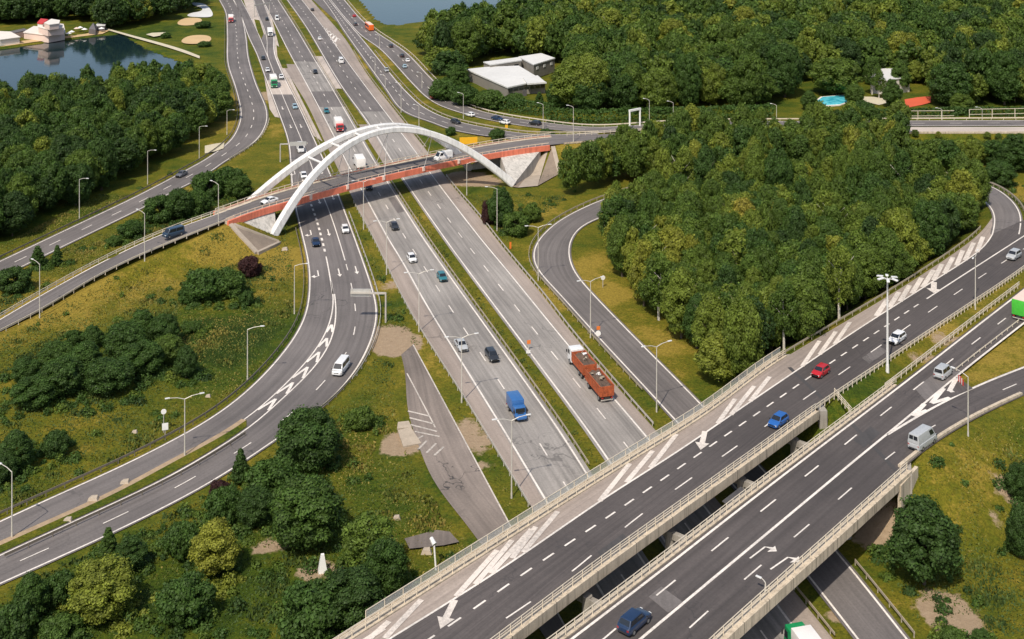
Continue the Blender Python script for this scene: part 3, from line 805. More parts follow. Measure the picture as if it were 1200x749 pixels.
# overpass north
m = MB()
stripe(m, A1, .28, DZ)
iA = nearest_t(A2, P(1088, 349, ZB))[0]
stripe(m, A2[:iA], .26, DZ, (2.1, 2.1)); stripe(m, A2[iA:], .30, DZ)
stripe(m, A3, .20, DZ, (4.2, 7.8), 1)
paint('marking', m, M['paint'], over_n)
m = MB()
for (x0, y0, x1, y1) in [(405, 766, 450, 737), (433, 749, 456, 729), (450.7, 749, 493.8, 703.6), (534.4, 699.8, 582.6, 645.5), (557, 685.8, 600, 634), (575, 673, 623, 621), (613, 648, 653.6, 600), (600, 655, 628, 618),
                         (702.7, 588, 738, 544), (734, 566, 765, 529), (762, 549, 792.7, 509.5), (841, 497, 861.6, 468), (856.5, 487, 884, 453), (879, 471, 902, 442), (940, 429.8, 960.5, 400), (960.5, 416, 979.5, 389), (978, 404, 996, 378),
                         (1026.8, 371, 1039.5, 352), (1042, 361, 1053.4, 343), (1054.7, 354, 1066, 335), (1068.7, 344.5, 1080, 326), (1081.3, 337, 1094, 317), (1094, 329, 1104, 310), (1106.7, 321, 1116.8, 302), (1120.7, 312, 1128.3, 294), (1130.8, 305.5, 1141, 285), (1144.8, 296, 1152, 278)]:
    m.zc = getattr(m, 'zc', 0) + 1; a, b = np.array(P(x0, y0, ZB)), np.array(P(x1, y1, ZB)); stripe(m, np.array([a, (a + b) / 2, b]), .72 if x0 < 1000 else .95, DZ + .004 + .003 * (m.zc % 7))
def big_arrow(m, x0, y0, x1, y1, z, w=.8, dz=.09):
    a, b = Vector(P(x0, y0, z)), Vector(P(x1, y1, z)); d = b - a; L = d.length; d.normalize(); n = Vector((-d.y, d.x, 0)); u = Vector((0, 0, dz))
    c = a + d * (L * .62)
    m.face([tuple(q + u) for q in (a + n * w * .5, a - n * w * .5, c - n * w * .5, c + n * w * .5)])
    m.face([tuple(q + u) for q in (c + n * w * 1.3, c - n * w * 1.3, b)])
big_arrow(m, 826, 506, 821, 528, ZB); big_arrow(m, 533, 704, 516, 738, ZB); big_arrow(m, 1094.5, 331, 1094, 344, ZB, 1.1)
paint('hatching', m, M['paint_hatch'], over_n)
m = MB()
stripe(m, out(G1, B2, -.5), .34, DZ); stripe(m, B1, .22, DZ, (4, 8), 5)
stripe(m, B2, .36, DZ)
paint('marking', m, M['paint'], over_s)
m = MB()
stripe(m, B3[:nearest_t(B3, P(1040, 537, ZB))[0]], .2, DZ, (4, 8), 2)
for (x0, y0, x1, y1, k) in [(879, 655, 904, 636, 0), (903, 668, 932, 648, 0)]:
    a, b = Vector(P(x0, y0, ZB)), Vector(P(x1, y1, ZB)); d = (b - a); L = d.length; an = math.atan2(d.y, d.x)
    arrow(m, (x0 + x1) / 2, (y0 + y1) / 2, ZB, an, L, 'r', .09, .22)
paint('marking', m, M['paint'], over_b)
m = MB()
stripe(m, B4, .42, DZ); stripe(m, B3[nearest_t(B3, P(1040, 537, ZB))[0]:], .2, DZ, (4, 8), 1)
ie_, je_ = nearest_t(B2, P(1127, 437, ZB))[0], nearest_t(B4, P(1140, 456, ZB))[0]
chevrons(m, B2[:ie_], B4[:je_], nearest_t(B2, P(1042, 508, ZB))[0], 0, 6.0, DZ + .006, .75, 2.6)
for pts in () and ([(1063, 492), (1078, 478.5), (1083, 484)], [(1082, 478), (1100, 461), (1102, 473)], [(1103, 466), (1119, 446), (1122, 460)]):
    (x0, y0), (x1, y1), (x2, y2) = pts
    for q in ((x1, y1), (x2 + 10, y2 - 4)):
        m.zc = getattr(m, 'zc', 0) + 1; a, b = np.array(P(x0, y0, ZB)), np.array(P(*q, ZB)); stripe(m, np.array([a, (a + b) / 2, b]), .75, DZ + .006 + .003 * (m.zc % 7))
paint('marking', m, M['paint'], over_c)
m = MB()
stripe(m, offs(O_r, 0), .22, .06); stripe(m, O_m[:nearest_t(O_m, P(514, 509))[0]], .22, .06)
for (x0, y0, x1, y1) in [(478, 482, 503, 488), (480, 490, 508, 497), (481, 498, 512, 506), (486, 506, 515, 512), (484, 517, 496, 511), (490, 527, 500, 517), (500, 531, 511, 520), (509, 534, 520, 524)]:
    a, b = np.array(P(x0, y0)), np.array(P(x1, y1)); stripe(m, np.array([a, (a + b) / 2, b]), .35, .06)
paint('marking', m, M['paint_worn'], old)
# expansion joints on the overpass
m = MB()
for (x0, y0, x1, y1) in [(925, 431, 963, 467), (993.5, 492, 1051, 553)]:
    a, b = np.array(P(x0, y0, ZB)), np.array(P(x1, y1, ZB)); stripe(m, np.array([a, (a + b) / 2, b]), .7, .075)
paint('expansion_joint', m, M['asphalt_joint'] if 'asphalt_joint' in M else asphalt('joint_tar', (.035, .032, .032), .1, .1, 0), over_n)
# gore hatching of the eastern entry ramp
m = MB()
for k in range(5):
    t = k / 5
    a = np.array(P(380 + 14 * t, 34 + 21 * t)); b = np.array(P(384 + 14 * t, 34 + 13 * t))
    stripe(m, np.array([a, (a + b) / 2, b]), 1.2, .09)
stripe(m, W([(378.7, 32), (398.7, 47)]), .3, .09); stripe(m, W([(378.7, 32), (395, 54)]), .3, .09)
paint('marking', m, M['paint'], n_ramp)
# islands of grass between the fanning roads
def island(px, mat=None, h=.14, label=''):
    q = [P(*a) for a in px]; m = MB(); m.prism([p[:2] for p in q], -.05, .16)
    o = m.build('traffic_island', mat or M['meadow'], fixn=True); o['kind'] = 'structure'
island([(290, 46), (293, 52), (300, 70), (306, 84), (297, 84), (292, 66)])
island([(298, 23), (304, 24), (309, 40), (306, 46), (302, 38)])
island([(324, 53), (328, 56), (334, 70), (337, 80), (331, 80), (325, 66)])
# ---------------------------------------------------------------- railings and barriers
def seg_px(p, z, x0, y0, x1, y1):
    i = nearest_t(p, P(x0, y0, z))[0]; j = nearest_t(p, P(x1, y1, z))[0]
    i, j = min(i, j), max(i, j)
    return p[i:j + 1]

def beam(m, p, w, z0, z1):
    m.slab(offs(p, w / 2), offs(p, -w / 2), z0, z1)

def guard_rail(p, label, post=4.0, mat='galv', h=.75, detail=True, group='crash barriers along the roads', rails=((.42, .75),), name='guard_rail', pw=.12, width=.09, parent=None, maxp=100, z0=0.0):
    p = np.asarray(p); s = arclen(p)
    t = empty(name, tuple(p[len(p) // 2]), 0, label, 'barrier', group) if parent is None else parent
    org = Vector(t.location) if parent is None else Vector((0, 0, 0))
    q = p - np.array(org)
    m = MB()
    for a, b in rails: beam(m, q, width, a + z0, b + z0)
    o = m.build('rail', M[mat], t, smooth=False)
    ts = np.arange(0, s[-1], post)
    pts = np.stack([np.interp(ts, s, q[:, k]) for k in range(3)], 1)
    near = pts[np.argsort((pts[:, 1] + org[1]))] if detail else pts
    keep = near[:maxp] if detail else near[:0]
    rest = near[maxp:] if detail else near
    if len(keep):
        pm = MB(); pm.box((0, 0, (h + z0 * 0) / 2 - .1), (pw, pw, h + .2)); pd = pm.data('post', M[mat])
        for k in keep:
            c = child('post', pd, t); c.location = (k[0], k[1], k[2] + z0)
    if len(rest):
        pm = MB()
        for k in rest: pm.box((k[0], k[1], k[2] + z0 + h / 2 - .1), (pw, pw, h + .2))
        r = pm.build('post', M[mat], t)
        if len(rest) > 1: r['kind'] = 'stuff'
    return t

def on_ground(p, d=0.0):
    q = offs(p, d) if d else p.copy()
    q[:, 2] = [float(ground_z(a, b)) for a, b in q[:, :2]]
    q[:, 2] = np.maximum(q[:, 2], np.minimum(p[:, 2], q[:, 2] + .1))
    return q

def clip_y(p, y0, y1):
    r = 600 + p[:, 0] / p[:, 1] * F
    rows = YH + F * (HC - p[:, 2]) / p[:, 1]
    k = np.where((rows >= y0) & (rows <= y1))[0]
    return p[k.min():k.max() + 1]

PLg = out(PL, L2, .35); PRg = out(PR, L3, .2)
guard_rail(clip_y(PLg, 236, 596), 'long steel crash barrier on the left shoulder of the motorway below the arch bridge', 3.0)
guard_rail(clip_y(PRg, 205, 505), 'long steel crash barrier on the right shoulder of the motorway beside the truck', 3.0)
med = (resample(L2, 400) * .78 + resample(L3, 400) * .22)
guard_rail(clip_y(med, 208, 556), 'steel crash barrier along the left edge of the grassy motorway median below the arch bridge', 3.0, mat='rail_old')
guard_rail(clip_y(med, -40, 150), 'steel crash barrier in the motorway median beyond the arch bridge', 4.0, mat='rail_old', detail=False)
guard_rail(clip_y(out(C_r, C_l, .9), 250, 452), 'crash barrier between the local road and the motorway below the arch bridge', 3.0, mat='galv')
guard_rail(clip_y(out(C_r, C_l, .9), 92, 205), 'crash barrier between the local road and the motorway above the arch bridge', 4, mat='rail_old', detail=False)
guard_rail(clip_y(out(C_l, C_r, 1.3), 268, 660), 'weathered crash barrier on the outer side of the curving left ramp', 3.0, mat='rail_dark')
guard_rail(clip_y(out(RR_l, C_r, 1.2), 505, 660), 'low barrier in the narrow grass strip between the two curving ramps', 3.5, mat='rail_dark')
guard_rail(clip_y(out(C_r, RR_l, .6), 395, 490), 'short barrier on the outer right side of the curve below the white van', 3.0, mat='rail_old')
guard_rail(clip_y(out(F_l, F_r, 1.3), 20, 320), 'barrier along the wooded side of the western road', 4, mat='rail_dark', detail=False)
guard_rail(clip_y(out(F_r, F_l, .9), 140, 190), 'short pale barrier on the inner side of the western road bend', 3.5, mat='rail', detail=True)
guard_rail(clip_y(out(R7_out, R7_in, 1.2), 236, 465), 'barrier along the outer left edge of the slip road loop', 3.0, mat='rail_old')
guard_rail(seg_px(out(R7_out, R7_in, 1.4), 6, 1152, 215, 1193, 262), 'barrier round the outer bend of the loop at the right edge of the photo', 3.0, mat='rail_old')
guard_rail(clip_y(out(R7_in, R7_out, 1.1), 650, 760), 'barrier beside the slip road where it comes out under the overpass', 3.0, mat='rail_old')
guard_rail(clip_y(out(B6_r, B6_l, 1.6), -30, 152), 'outer barrier of the eastern road bend in front of the trees', 4, mat='rail', detail=False)
guard_rail(clip_y(out(A6_r, A6_l, 1.3), 60, 160), 'barrier in the grass strip between the two eastern carriageways', 4, mat='rail_old', detail=False)
guard_rail(clip_y(out(PR, L3, .3), 60, 176), 'barrier on the right shoulder of the motorway above the arch bridge', 4, mat='rail_old', detail=False)
# under the overpass, seen at the bottom edge
guard_rail(clip_y(out(PR, L3, .25), 690, 760), 'barrier between the green truck and the grass strip at the bottom edge', 3.0, mat='rail_old')
# overpass embankment barriers
guard_rail(seg_px(out(E1, E2, .6), ZB, 915, 423, 1152, 270), 'barrier along the hatched shoulder of the overpass road in front of the wood', 3.0, mat='rail_old')
guard_rail(seg_px(out(E2, E1, .5), ZB, 955, 480, 1200, 314), 'fence like barrier on the upper side of the overpass median strip', 1.5, mat='rail', rails=((.35, .6), (.85, 1.0)), h=1.0)
guard_rail(seg_px(out(G1, B2, .9), ZB, 1045, 456, 1200, 337), 'barrier on the lower side of the overpass median strip', 2.0, mat='rail', rails=((.35, .6), (.85, 1.0)), h=1.0)
guard_rail(seg_px(out(E4, B4, .5), ZB, 1060, 548, 1200, 464), 'low pale edge wall beside the branch road behind the silver van', 2.5, mat='concrete', rails=((-.2, .42),), h=.5, width=.5)
guard_rail(seg_px(out(B2, G1, -.9), ZB, 1128, 437, 1200, 379), 'barrier between the overpass road and the grass wedge at the right edge', 2.5, mat='rail', rails=((.3, .5),), h=.55)
guard_rail(seg_px(out(R5_f, R5_n, .5), 4, 0, 375, 255, 250), 'barrier along the far side of the ramp climbing to the arch bridge', 2.5, mat='rail', rails=((.4, .6), (.9, 1.0)), h=1.0)
guard_rail(seg_px(out(R5_n, R5_f, .5), 4, 0, 389, 255, 262), 'barrier along the near side of the ramp climbing to the arch bridge', 3.0, mat='rail')
guard_rail(seg_px(out(R5_f, R5_n, .6), 5.6, 660, 160, 800, 152), 'railing with close posts on the far side of the bridge road east of the arch', 2.0, mat='rail', rails=((.4, .6), (.9, 1.0)), h=1.05)
guard_rail(seg_px(out(R5_n, R5_f, .5), 5.6, 660, 168, 800, 159), 'pale barrier on the near side of the bridge road above the wood', 4, mat='concrete', rails=((.0, .5),), h=.5, detail=False)
guard_rail(seg_px(out(R5_n, R5_f, .5), 5.6, 1040, 156, 1200, 156), 'pale barrier on the near side of the road at the upper right', 4, mat='concrete', rails=((.0, .6),), h=.6, detail=False)

# ---------------------------------------------------------------- overpass
def screen_mat():
    m, nt, b, o = nodes('noise_screen')
    b.inputs['Base Color'].default_value = (.70, .71, .68, 1); b.inputs['Roughness'].default_value = .25
    tr = N(nt, 'ShaderNodeBsdfTransparent'); tr.inputs[0].default_value = (.88, .90, .90, 1)
    mx = N(nt, 'ShaderNodeMixShader'); mx.inputs[0].default_value = .30
    nt.links.new(tr.outputs[0], mx.inputs[1]); nt.links.new(b.outputs[0], mx.inputs[2]); nt.links.new(mx.outputs[0], o.inputs[0])
    return m
M['screen'] = screen_mat()

def deck(name, near, far, label, z_under=1.35, ledges=(1.1, 1.1), end_walls=True):
    """near/far: road edge lines of the deck; builds slab, kerb ledges, fascia"""
    t = empty(name, tuple((near[len(near) // 2] + far[len(far) // 2]) / 2), 0, label, 'bridge', 'overpass bridges')
    org = np.array(t.location)
    n = 60
    a, b = resample(near, n) - org, resample(far, n) - org
    m = MB(); m.slab(out(a, b, .05), out(b, a, .05), -.55, -.03); m.build('deck', M['concrete_grey'], t)
    # girders under the deck
    m = MB()
    for f in (.08, .3, .5, .7, .92):
        c = a * (1 - f) + b * f; beam(m, c, .6, -z_under, -.55)
    m.build('girder', M['concrete_grey'], t)
    for e, o_, w in ((a, b, ledges[0]), (b, a, ledges[1])):
        m = MB(); m.slab(out(e, o_, .06), out(e, o_, w), -.45, .16); m.build('kerb_ledge', M['concrete'], t)
        m = MB(); m.slab(out(e, o_, w), out(e, o_, w + .22), -1.05, .26); m.build('fascia', M['concrete'], t)
        c_ = out(e, o_, w + .11); jm = MB(); jm.box((0, 0, -.395), (.07, .245, 1.325)); jd = jm.data('joint', M['plastic'])
        for k in range(4, n - 2, 5):
            d_ = c_[k + 1] - c_[k - 1]; o = child('joint', jd, t); o.location = tuple(c_[k]); o.rotation_euler = (0, 0, math.atan2(d_[1], d_[0]))
    return t, a, b, org

# north deck between its abutments
def px_cut(p, z, xa, ya, xb, yb): return seg_px(p, z, xa, ya, xb, yb)
nE1 = px_cut(E1, ZB, 445, 730, 925, 418); nE2 = px_cut(E2, ZB, 500, 812, 962, 472)
def far_ext(p, q): return p
north, na, nb_, norg = deck('overpass_bridge', px_cut(E2, ZB, 420, 880, 955, 479), px_cut(E1, ZB, 330, 812, 918, 420), 'upper overpass carriageway bridge with glass screens, carrying the red and blue cars', ledges=(.95, 1.25))
south, sa, sb_, sorg = deck('overpass_bridge', px_cut(E4, ZB, 720, 855, 1056, 551), px_cut(G1, ZB, 560, 830, 1048, 455), 'lower overpass carriageway bridge nearest the camera, carrying the dark blue car', ledges=(1.15, .75))

def deck_rail(t, line, other, d, post, maxp, label=None, mat='rail', h=1.05):
    p = out(line, other, d)
    guard_rail(p, None, post, mat=mat, h=h, rails=((.30, .38), (.62, .70), (.98, 1.06)), parent=t, z0=.16, maxp=maxp, pw=.10, width=.08)
deck_rail(north, na, nb_, .55, 1.9, 60)
deck_rail(north, nb_, na, .35, 2.0, 45)
deck_rail(south, sb_, sa, .42, 1.6, 60)
deck_rail(south, sa, sb_, .65, 2.0, 40)
# glass screens on the far side of the north deck
q = out(nb_, na, 1.36); s = arclen(q)
k0 = nearest_t(q, np.array(P(424, 722, ZB)) - norg)[0]; k1 = nearest_t(q, np.array(P(918, 415, ZB)) - norg)[0]
k0, k1 = min(k0, k1), max(k0, k1); q = resample(q[k0:k1 + 1], 34)
pm = MB(); pm.box((0, 0, .45), (.09, .09, 1.5)); pdm = pm.data('screen_post', M['rail'])
for i in range(len(q) - 1):
    m = MB(); a, b = q[i] * .985 + q[i + 1] * .015, q[i] * .015 + q[i + 1] * .985
    seg = np.array([a, (a + b) / 2, b]); m.slab(offs(seg, .015), offs(seg, -.015), -.25, 1.18)
    m.build('screen_panel', M['screen'], north)
    c = child('screen_post', pdm, north); c.location = tuple(q[i])
m = MB(); beam(m, q, .08, 1.19, 1.26); m.build('screen_rail', M['rail'], north)

def pier(x, y, zt, label, rz, cap_len=5.0):
    """round column with a cross head"""
    p = P(x, y, 0); 
    t = empty('bridge_pier', p, rz, label, 'pier', 'overpass piers')
    m = MB(); m.tube((0, 0, -.3), (0, 0, zt - .8), .62, .62, 18); m.build('column', M['concrete_grey'], t, smooth=False)
    m = MB()
    hx = cap_len / 2
    i = [(-.7, -.55, zt - .9), (.7, -.55, zt - .9), (.7, .55, zt - .9), (-.7, .55, zt - .9), (-hx, -.55, zt), (hx, -.55, zt), (hx, .55, zt), (-hx, .55, zt)]
    m.hexa(i); m.build('pier_head', M['concrete_grey'], t)
    return t
# cross direction of the overpass
_, ang_b, _ = nearest_t(B1, P(800, 674, ZB)); ang_x = ang_b + math.pi / 2
zt = ZB - 1.36
k = 0
def G_at(px, py, z): return P(px, py, z)
gapline = (resample(E2, 400) + resample(G1, 400)) / 2
for (x, y, lab) in [(688, 699, 'lowest'), (785, 622, 'second lowest'), (869, 561, 'second highest'), (931, 515, 'topmost')]:
    c = P(x, y, zt - 1.0); zt_ = zt - 1.0
    t = empty('bridge_pier', (c[0], c[1], 0), ang_x, 'concrete pier head in the gap between the two overpass decks, %s of four' % lab, 'pier', 'overpass piers')
    m = MB(); m.tube((0, 0, -.3), (0, 0, zt - .85), .62, .62, 18); m.build('column', M['concrete_grey'], t)
    m = MB(); m.hexa([(-1.2, -.4, zt_ - .8), (1.2, -.4, zt_ - .8), (1.2, .4, zt_ - .8), (-1.2, .4, zt_ - .8), (-2.6, -.4, zt_), (2.6, -.4, zt_), (2.6, .4, zt_), (-2.6, .4, zt_)]); m.build('pier_head', M['concrete_grey'], t)
for (x, y, lab) in [(944, 697, 'grey concrete pier under the lower overpass deck beside the green truck'), (1012, 637, 'grey concrete pier under the lower overpass deck beside the slip road')]:
    p = P(x, y, 0)
    t = empty('bridge_pier', p, ang_x, lab, 'pier', 'overpass piers')
    m = MB(); m.tube((2.5, 0, -.3), (2.5, 0, zt - .85), .7, .7, 18); m.build('column', M['concrete_grey'], t)
    m = MB(); m.hexa([(-1, -.55, zt - .9), (6, -.55, zt - .9), (6, .55, zt - .9), (-1, .55, zt - .9), (-1.8, -.55, zt), (8, -.55, zt), (8, .55, zt), (-1.8, .55, zt)]); m.build('pier_head', M['concrete_grey'], t)
# far piers below the north deck
for f in (.2, .42, .62, .82):
    c = resample(nb_, 100)[int(f * 99)] + norg
    t = empty('bridge_pier', (c[0], c[1], 0), ang_x, 'round concrete column in the shade under the glass screen side of the overpass', 'pier', 'columns under the far side of the overpass')
    m = MB(); m.tube((-3.0, 0, -.3), (-3.0, 0, zt - .02), .6, .6, 16); m.build('column', M['concrete_grey'], t)

# abutments: a wall across the end of each deck with a sloped, paved cone in front
def wall_across(p, q, depth, zt, zb, name, mat, label, cat='abutment', group=None, ext=1.2):
    p, q = np.array(p, float), np.array(q, float); d = (q - p)[:2]; L = np.linalg.norm(d); d /= L
    n = np.array([-d[1], d[0]])
    a = p[:2] - d * ext; b = q[:2] + d * ext
    m = MB(); m.prism([a, b, b + n * depth, a + n * depth], zb, zt)
    o = m.build(name, M[mat]); return tag(o, label, cat, group)
wall_across(P(958, 477, ZB), P(920, 418, ZB), -1.2, ZB - .1, -.5, 'abutment', 'concrete_grey', 'concrete abutment wall where the upper overpass carriageway lands by the red car')
wall_across(P(1058, 550, ZB), P(1049, 456, ZB), -1.2, ZB - .1, -.5, 'abutment', 'concrete_grey', 'concrete abutment wall where the lower overpass carriageway lands by the silver van')
a0 = np.array(P(1056, 552, ZB)); 
m = MB()
w0, w1, w2 = np.array(P(1052, 566, ZB)), np.array(P(1072, 545, ZB)), np.array(P(1059, 580, 4.6))
d = (w1 - w0); d[2] = 0
for (A_, B_) in ((w0, w1),):
    dd = (B_ - A_)[:2] / np.linalg.norm((B_ - A_)[:2]); nn = np.array([dd[1], -dd[0]]) * .5
    m.hexa([(A_[0], A_[1], 2.5), (B_[0], B_[1], 5.2), (B_[0] + nn[0], B_[1] + nn[1], 5.2), (A_[0] + nn[0], A_[1] + nn[1], 2.5),
            (A_[0], A_[1], ZB - .25), (B_[0], B_[1], ZB - .1), (B_[0] + nn[0], B_[1] + nn[1], ZB - .1), (A_[0] + nn[0], A_[1] + nn[1], ZB - .25)])
tag(m.build('wing_wall', M['concrete']), 'pale concrete wing wall at the end of the lower overpass deck above the big tree', 'wall')
# short cross fence closing the median gap
pa, pb = np.array(P(978, 463, ZB)), np.array(P(998, 486, ZB))
guard_rail(resample(np.array([pa, pb]), 6), 'short cross railing closing the gap between the overpass decks beside the grass median', 1.4, mat='rail', rails=((.3, .4), (.65, .72), (1.0, 1.08)), h=1.1, name='cross_railing')

# ---------------------------------------------------------------- arch bridge
lp = P(291, 268.5, 0); 
arch = empty('arch_bridge', P(461, 230, 0), 0, 'white arch road bridge with two leaning arches and a red deck edge', 'bridge')
ao = np.array(arch.location)
fN = seg_px(R5_n, ZA, 268, 257, 645, 170); fF = seg_px(R5_f, ZA, 262, 248.5, 645, 161)
a, b = resample(fN, 80) - ao, resample(fF, 80) - ao
m = MB(); m.slab(a, b, -.9, -.02); m.build('deck', M['concrete_grey'], arch)
m = MB(); m.slab(out(a, b, .02), out(a, b, .75), -.6, .14); m.build('kerb_ledge', M['concrete'], arch)
m = MB(); m.slab(out(b, a, .02), out(b, a, 1.3), -.6, .14); m.build('kerb_ledge', M['concrete'], arch)
for e, o_, w in ((a, b, .78), (b, a, 1.33)):
    m = MB(); m.slab(out(e, o_, w), out(e, o_, w + .5), -1.25, .28); m.build('edge_beam', M['red_beam'], arch)
guard_rail(out(b, a, .9), None, 2.2, mat='rail', h=1.1, rails=((.3, .45), (.95, 1.1)), parent=arch, z0=.14, maxp=50)
guard_rail(out(a, b, .45), None, 2.2, mat='rail', h=.8, rails=((.55, .75),), parent=arch, z0=.14, maxp=50)
# arches
footL, footR = np.array(P(320, 279, 0)), np.array(P(601, 218, 0))
chord = footR - footL; Lc = np.linalg.norm(chord[:2]); u = chord[:2] / Lc; nrm = np.array([-u[1], u[0]])   # towards the far side
if nrm[1] < 0: nrm = -nrm
RISE = 18.6
def arch_pt(t, side):
    z = RISE * 4 * t * (1 - t)
    sp = 20.5 - 16.0 * z / RISE
    o = 10.25 + (-sp / 2 if side == 0 else sp / 2)
    xy = footL[:2] + u * (t * Lc) + nrm * o
    return np.array([xy[0], xy[1], z + .4])
def arch_mesh(side):
    m = MB(); n = 48; rings = []
    for k in range(n + 1):
        t = k / n
        p = arch_pt(t, side); pa_, pb_ = arch_pt(max(0, t - .01), side), arch_pt(min(1, t + .01), side)
        T = Vector(pb_ - pa_).normalized(); Nn = Vector((nrm[0], nrm[1], 0)); Nn = (Nn - T * Nn.dot(T)).normalized(); B_ = T.cross(Nn)
        w = .78; h = .72 + .30 * abs(2 * t - 1)
        q = [Vector(p - ao) + Nn * (sx * w) + B_ * (sy * h) for sx, sy in ((-1, -.72), (-.72, -1), (.72, -1), (1, -.72), (1, .72), (.72, 1), (-.72, 1), (-1, .72))]
        rings.append(q)
    i = len(m.v)
    for r in rings: m.v.extend([tuple(x) for x in r])
    for k in range(n):
        for j in range(8):
            j2 = (j + 1) % 8
            m.f.append((i + k * 8 + j, i + k * 8 + j2, i + k * 8 + 8 + j2, i + k * 8 + 8 + j)); m.mi.append(0)
    m.f.append(tuple(i + j for j in range(8))); m.mi.append(0)
    m.f.append(tuple(i + n * 8 + j for j in reversed(range(8)))); m.mi.append(0)
    return m
for side in (0, 1): arch_mesh(side).build('arch_rib', M['arch_white'], arch, smooth=False)
for t in (.235, .32, .41, .5, .59, .68, .765):
    m = MB(); p, q = Vector(arch_pt(t, 0) - ao), Vector(arch_pt(t, 1) - ao)
    m.tube(p, q, .30, .30, 8); m.build('cross_beam', M['arch_white'], arch)
# hangers with their brackets on the deck edge
an_ = out(a, b, 1.5); bn_ = out(b, a, 2.0)
for (x, y) in [(365, 231), (408, 219), (450, 208.7), (495.5, 198), (540, 189.5)]:
    for line, side in ((an_, 0), (bn_, 1)):
        i = nearest_t(an_, np.array(P(x, y, ZA)) - ao)[0]
        c = line[min(i, len(line) - 1)]
        # find the arch parameter straight above
        tt = float(np.clip(np.dot((c + ao)[:2] - footL[:2], u) / Lc, .12, .88))
        top = Vector(arch_pt(tt, side) - ao) - Vector((0, 0, .6))
        m = MB(); m.tube(tuple(c + np.array([0, 0, .2])), top, .075, .075, 6); m.build('hanger', M['arch_white'], arch)
        m = MB(); inn = c + np.append((a if side == 0 else b)[i][:2] - c[:2], 0) * .6
        d = Vector((u[0], u[1], 0)); cc = Vector(c); ii_ = Vector(inn)
        m.hexa([tuple(ii_ - d * .9 + Vector((0, 0, -1.2))), tuple(ii_ + d * .9 + Vector((0, 0, -1.2))), tuple(cc + d * .3 + Vector((0, 0, -.7))), tuple(cc - d * .3 + Vector((0, 0, -.7))),
                tuple(ii_ - d * .9 + Vector((0, 0, .3))), tuple(ii_ + d * .9 + Vector((0, 0, .3))), tuple(cc + d * .3 + Vector((0, 0, .35))), tuple(cc - d * .3 + Vector((0, 0, .35)))])
        m.build('bracket', M['wall_pink'], arch)
# abutments with white side walls
def abut(i0, i1, name='abutment', foot=None):
    aa, bb = out(a, b, .55), out(b, a, 1.1)
    A_, B_, C_, D_ = aa[i0], aa[i1], bb[i1], bb[i0]
    m = MB()
    lo = -ao[2] - .8
    hi = [ZA - 1.0 - ao[2]] * 4
    # near wall leans out to the arch foot
    F_ = foot - ao
    m.hexa([(A_[0], A_[1], lo), (B_[0], B_[1], lo), (C_[0], C_[1], lo), (D_[0], D_[1], lo), (A_[0], A_[1], hi[0]), (B_[0], B_[1], hi[1]), (C_[0], C_[1], hi[2]), (D_[0], D_[1], hi[3])])
    m.build(name, M['white_conc'], arch)
    # triangular side wall out to the foot of each arch
    for (p0, p1, sgn, side) in ((A_, B_, -1, 0), (D_, C_, 1, 1)):
        fp = arch_pt(0 if foot is footL else 1, side) - ao
        m = MB()
        q0, q1 = np.array([p0[0], p0[1]]), np.array([p1[0], p1[1]])
        f2 = np.array(fp[:2]); th = u * .9
        m.v += [(q0[0], q0[1], lo), (q1[0], q1[1], lo), (f2[0] + th[0], f2[1] + th[1], lo), (f2[0] - th[0], f2[1] - th[1], lo),
                (q0[0], q0[1], hi[0]), (q1[0], q1[1], hi[0]), (f2[0] + th[0], f2[1] + th[1], .9), (f2[0] - th[0], f2[1] - th[1], .9)]
        i = 0
        for f in ((3, 2, 1, 0), (4, 5, 6, 7), (0, 1, 5, 4), (1, 2, 6, 5), (2, 3, 7, 6), (3, 0, 4, 7)): m.f.append(f); m.mi.append(0)
        m.build('side_wall', M['white_conc'], arch)
def idx(x, y): return nearest_t(a, np.array(P(x, y, ZA)) - ao)[0]
abut(2, idx(322, 240), foot=footL); abut(idx(584, 178.5), 77, foot=footR)
# paved cones round the abutments, laid on the bank
def on_bank(m, A_, B_, C_, lift, n=10):
    """triangle of paving following the bank; corners in photo px"""
    A_, B_, C_ = (np.array(v, float) for v in (A_, B_, C_)); g_ = {}
    for i in range(n + 1):
        for j in range(n + 1 - i):
            q = A_ + (B_ - A_) * i / n + (C_ - A_) * j / n; p = PG(q[0], q[1], 2.0); g_[i, j] = (p[0], p[1], p[2] + lift)
    for i in range(n):
        for j in range(n - i):
            m.face([g_[i, j], g_[i + 1, j], g_[i, j + 1]])
            if i + j < n - 1: m.face([g_[i + 1, j], g_[i + 1, j + 1], g_[i, j + 1]])
def kerb_line(m, A_, B_, w, n=10):
    A_, B_ = np.array(A_, float), np.array(B_, float)
    p = np.array([PG(*(A_ + (B_ - A_) * k / n), 2.0) for k in range(n + 1)])
    m.slab(offs(p, w / 2), offs(p, -w / 2), -.6, .42)
def paved(label, faces, strips):
    t = empty('paved_slope', PG(*faces[0][1][1]), 0, label, 'embankment', 'paved slopes at the arch bridge ends'); o_ = np.array(t.location)
    def home(m): m.v = [tuple(np.array(p) - o_) for p in m.v]
    for mt, pts in faces:
        m = MB(); on_bank(m, *pts, .28); home(m); o = m.build('paving', M[mt], t, fixn=True)
        if sum(p.normal.z for p in o.data.polygons) < 0: o.data.flip_normals()
    for p, q, w_ in strips:
        m = MB(); kerb_line(m, p, q, w_); home(m); m.build('kerb', M['paving_pale'], t)
paved('brown paved slope with pale kerbs at the left end of the arch bridge', [('paving', ((271, 266), (301, 297), (327, 285)))], [((269, 263), (301, 297), 1.1), ((301, 297), (327, 285), 1.1), ((274, 264), (327, 284), .9)])
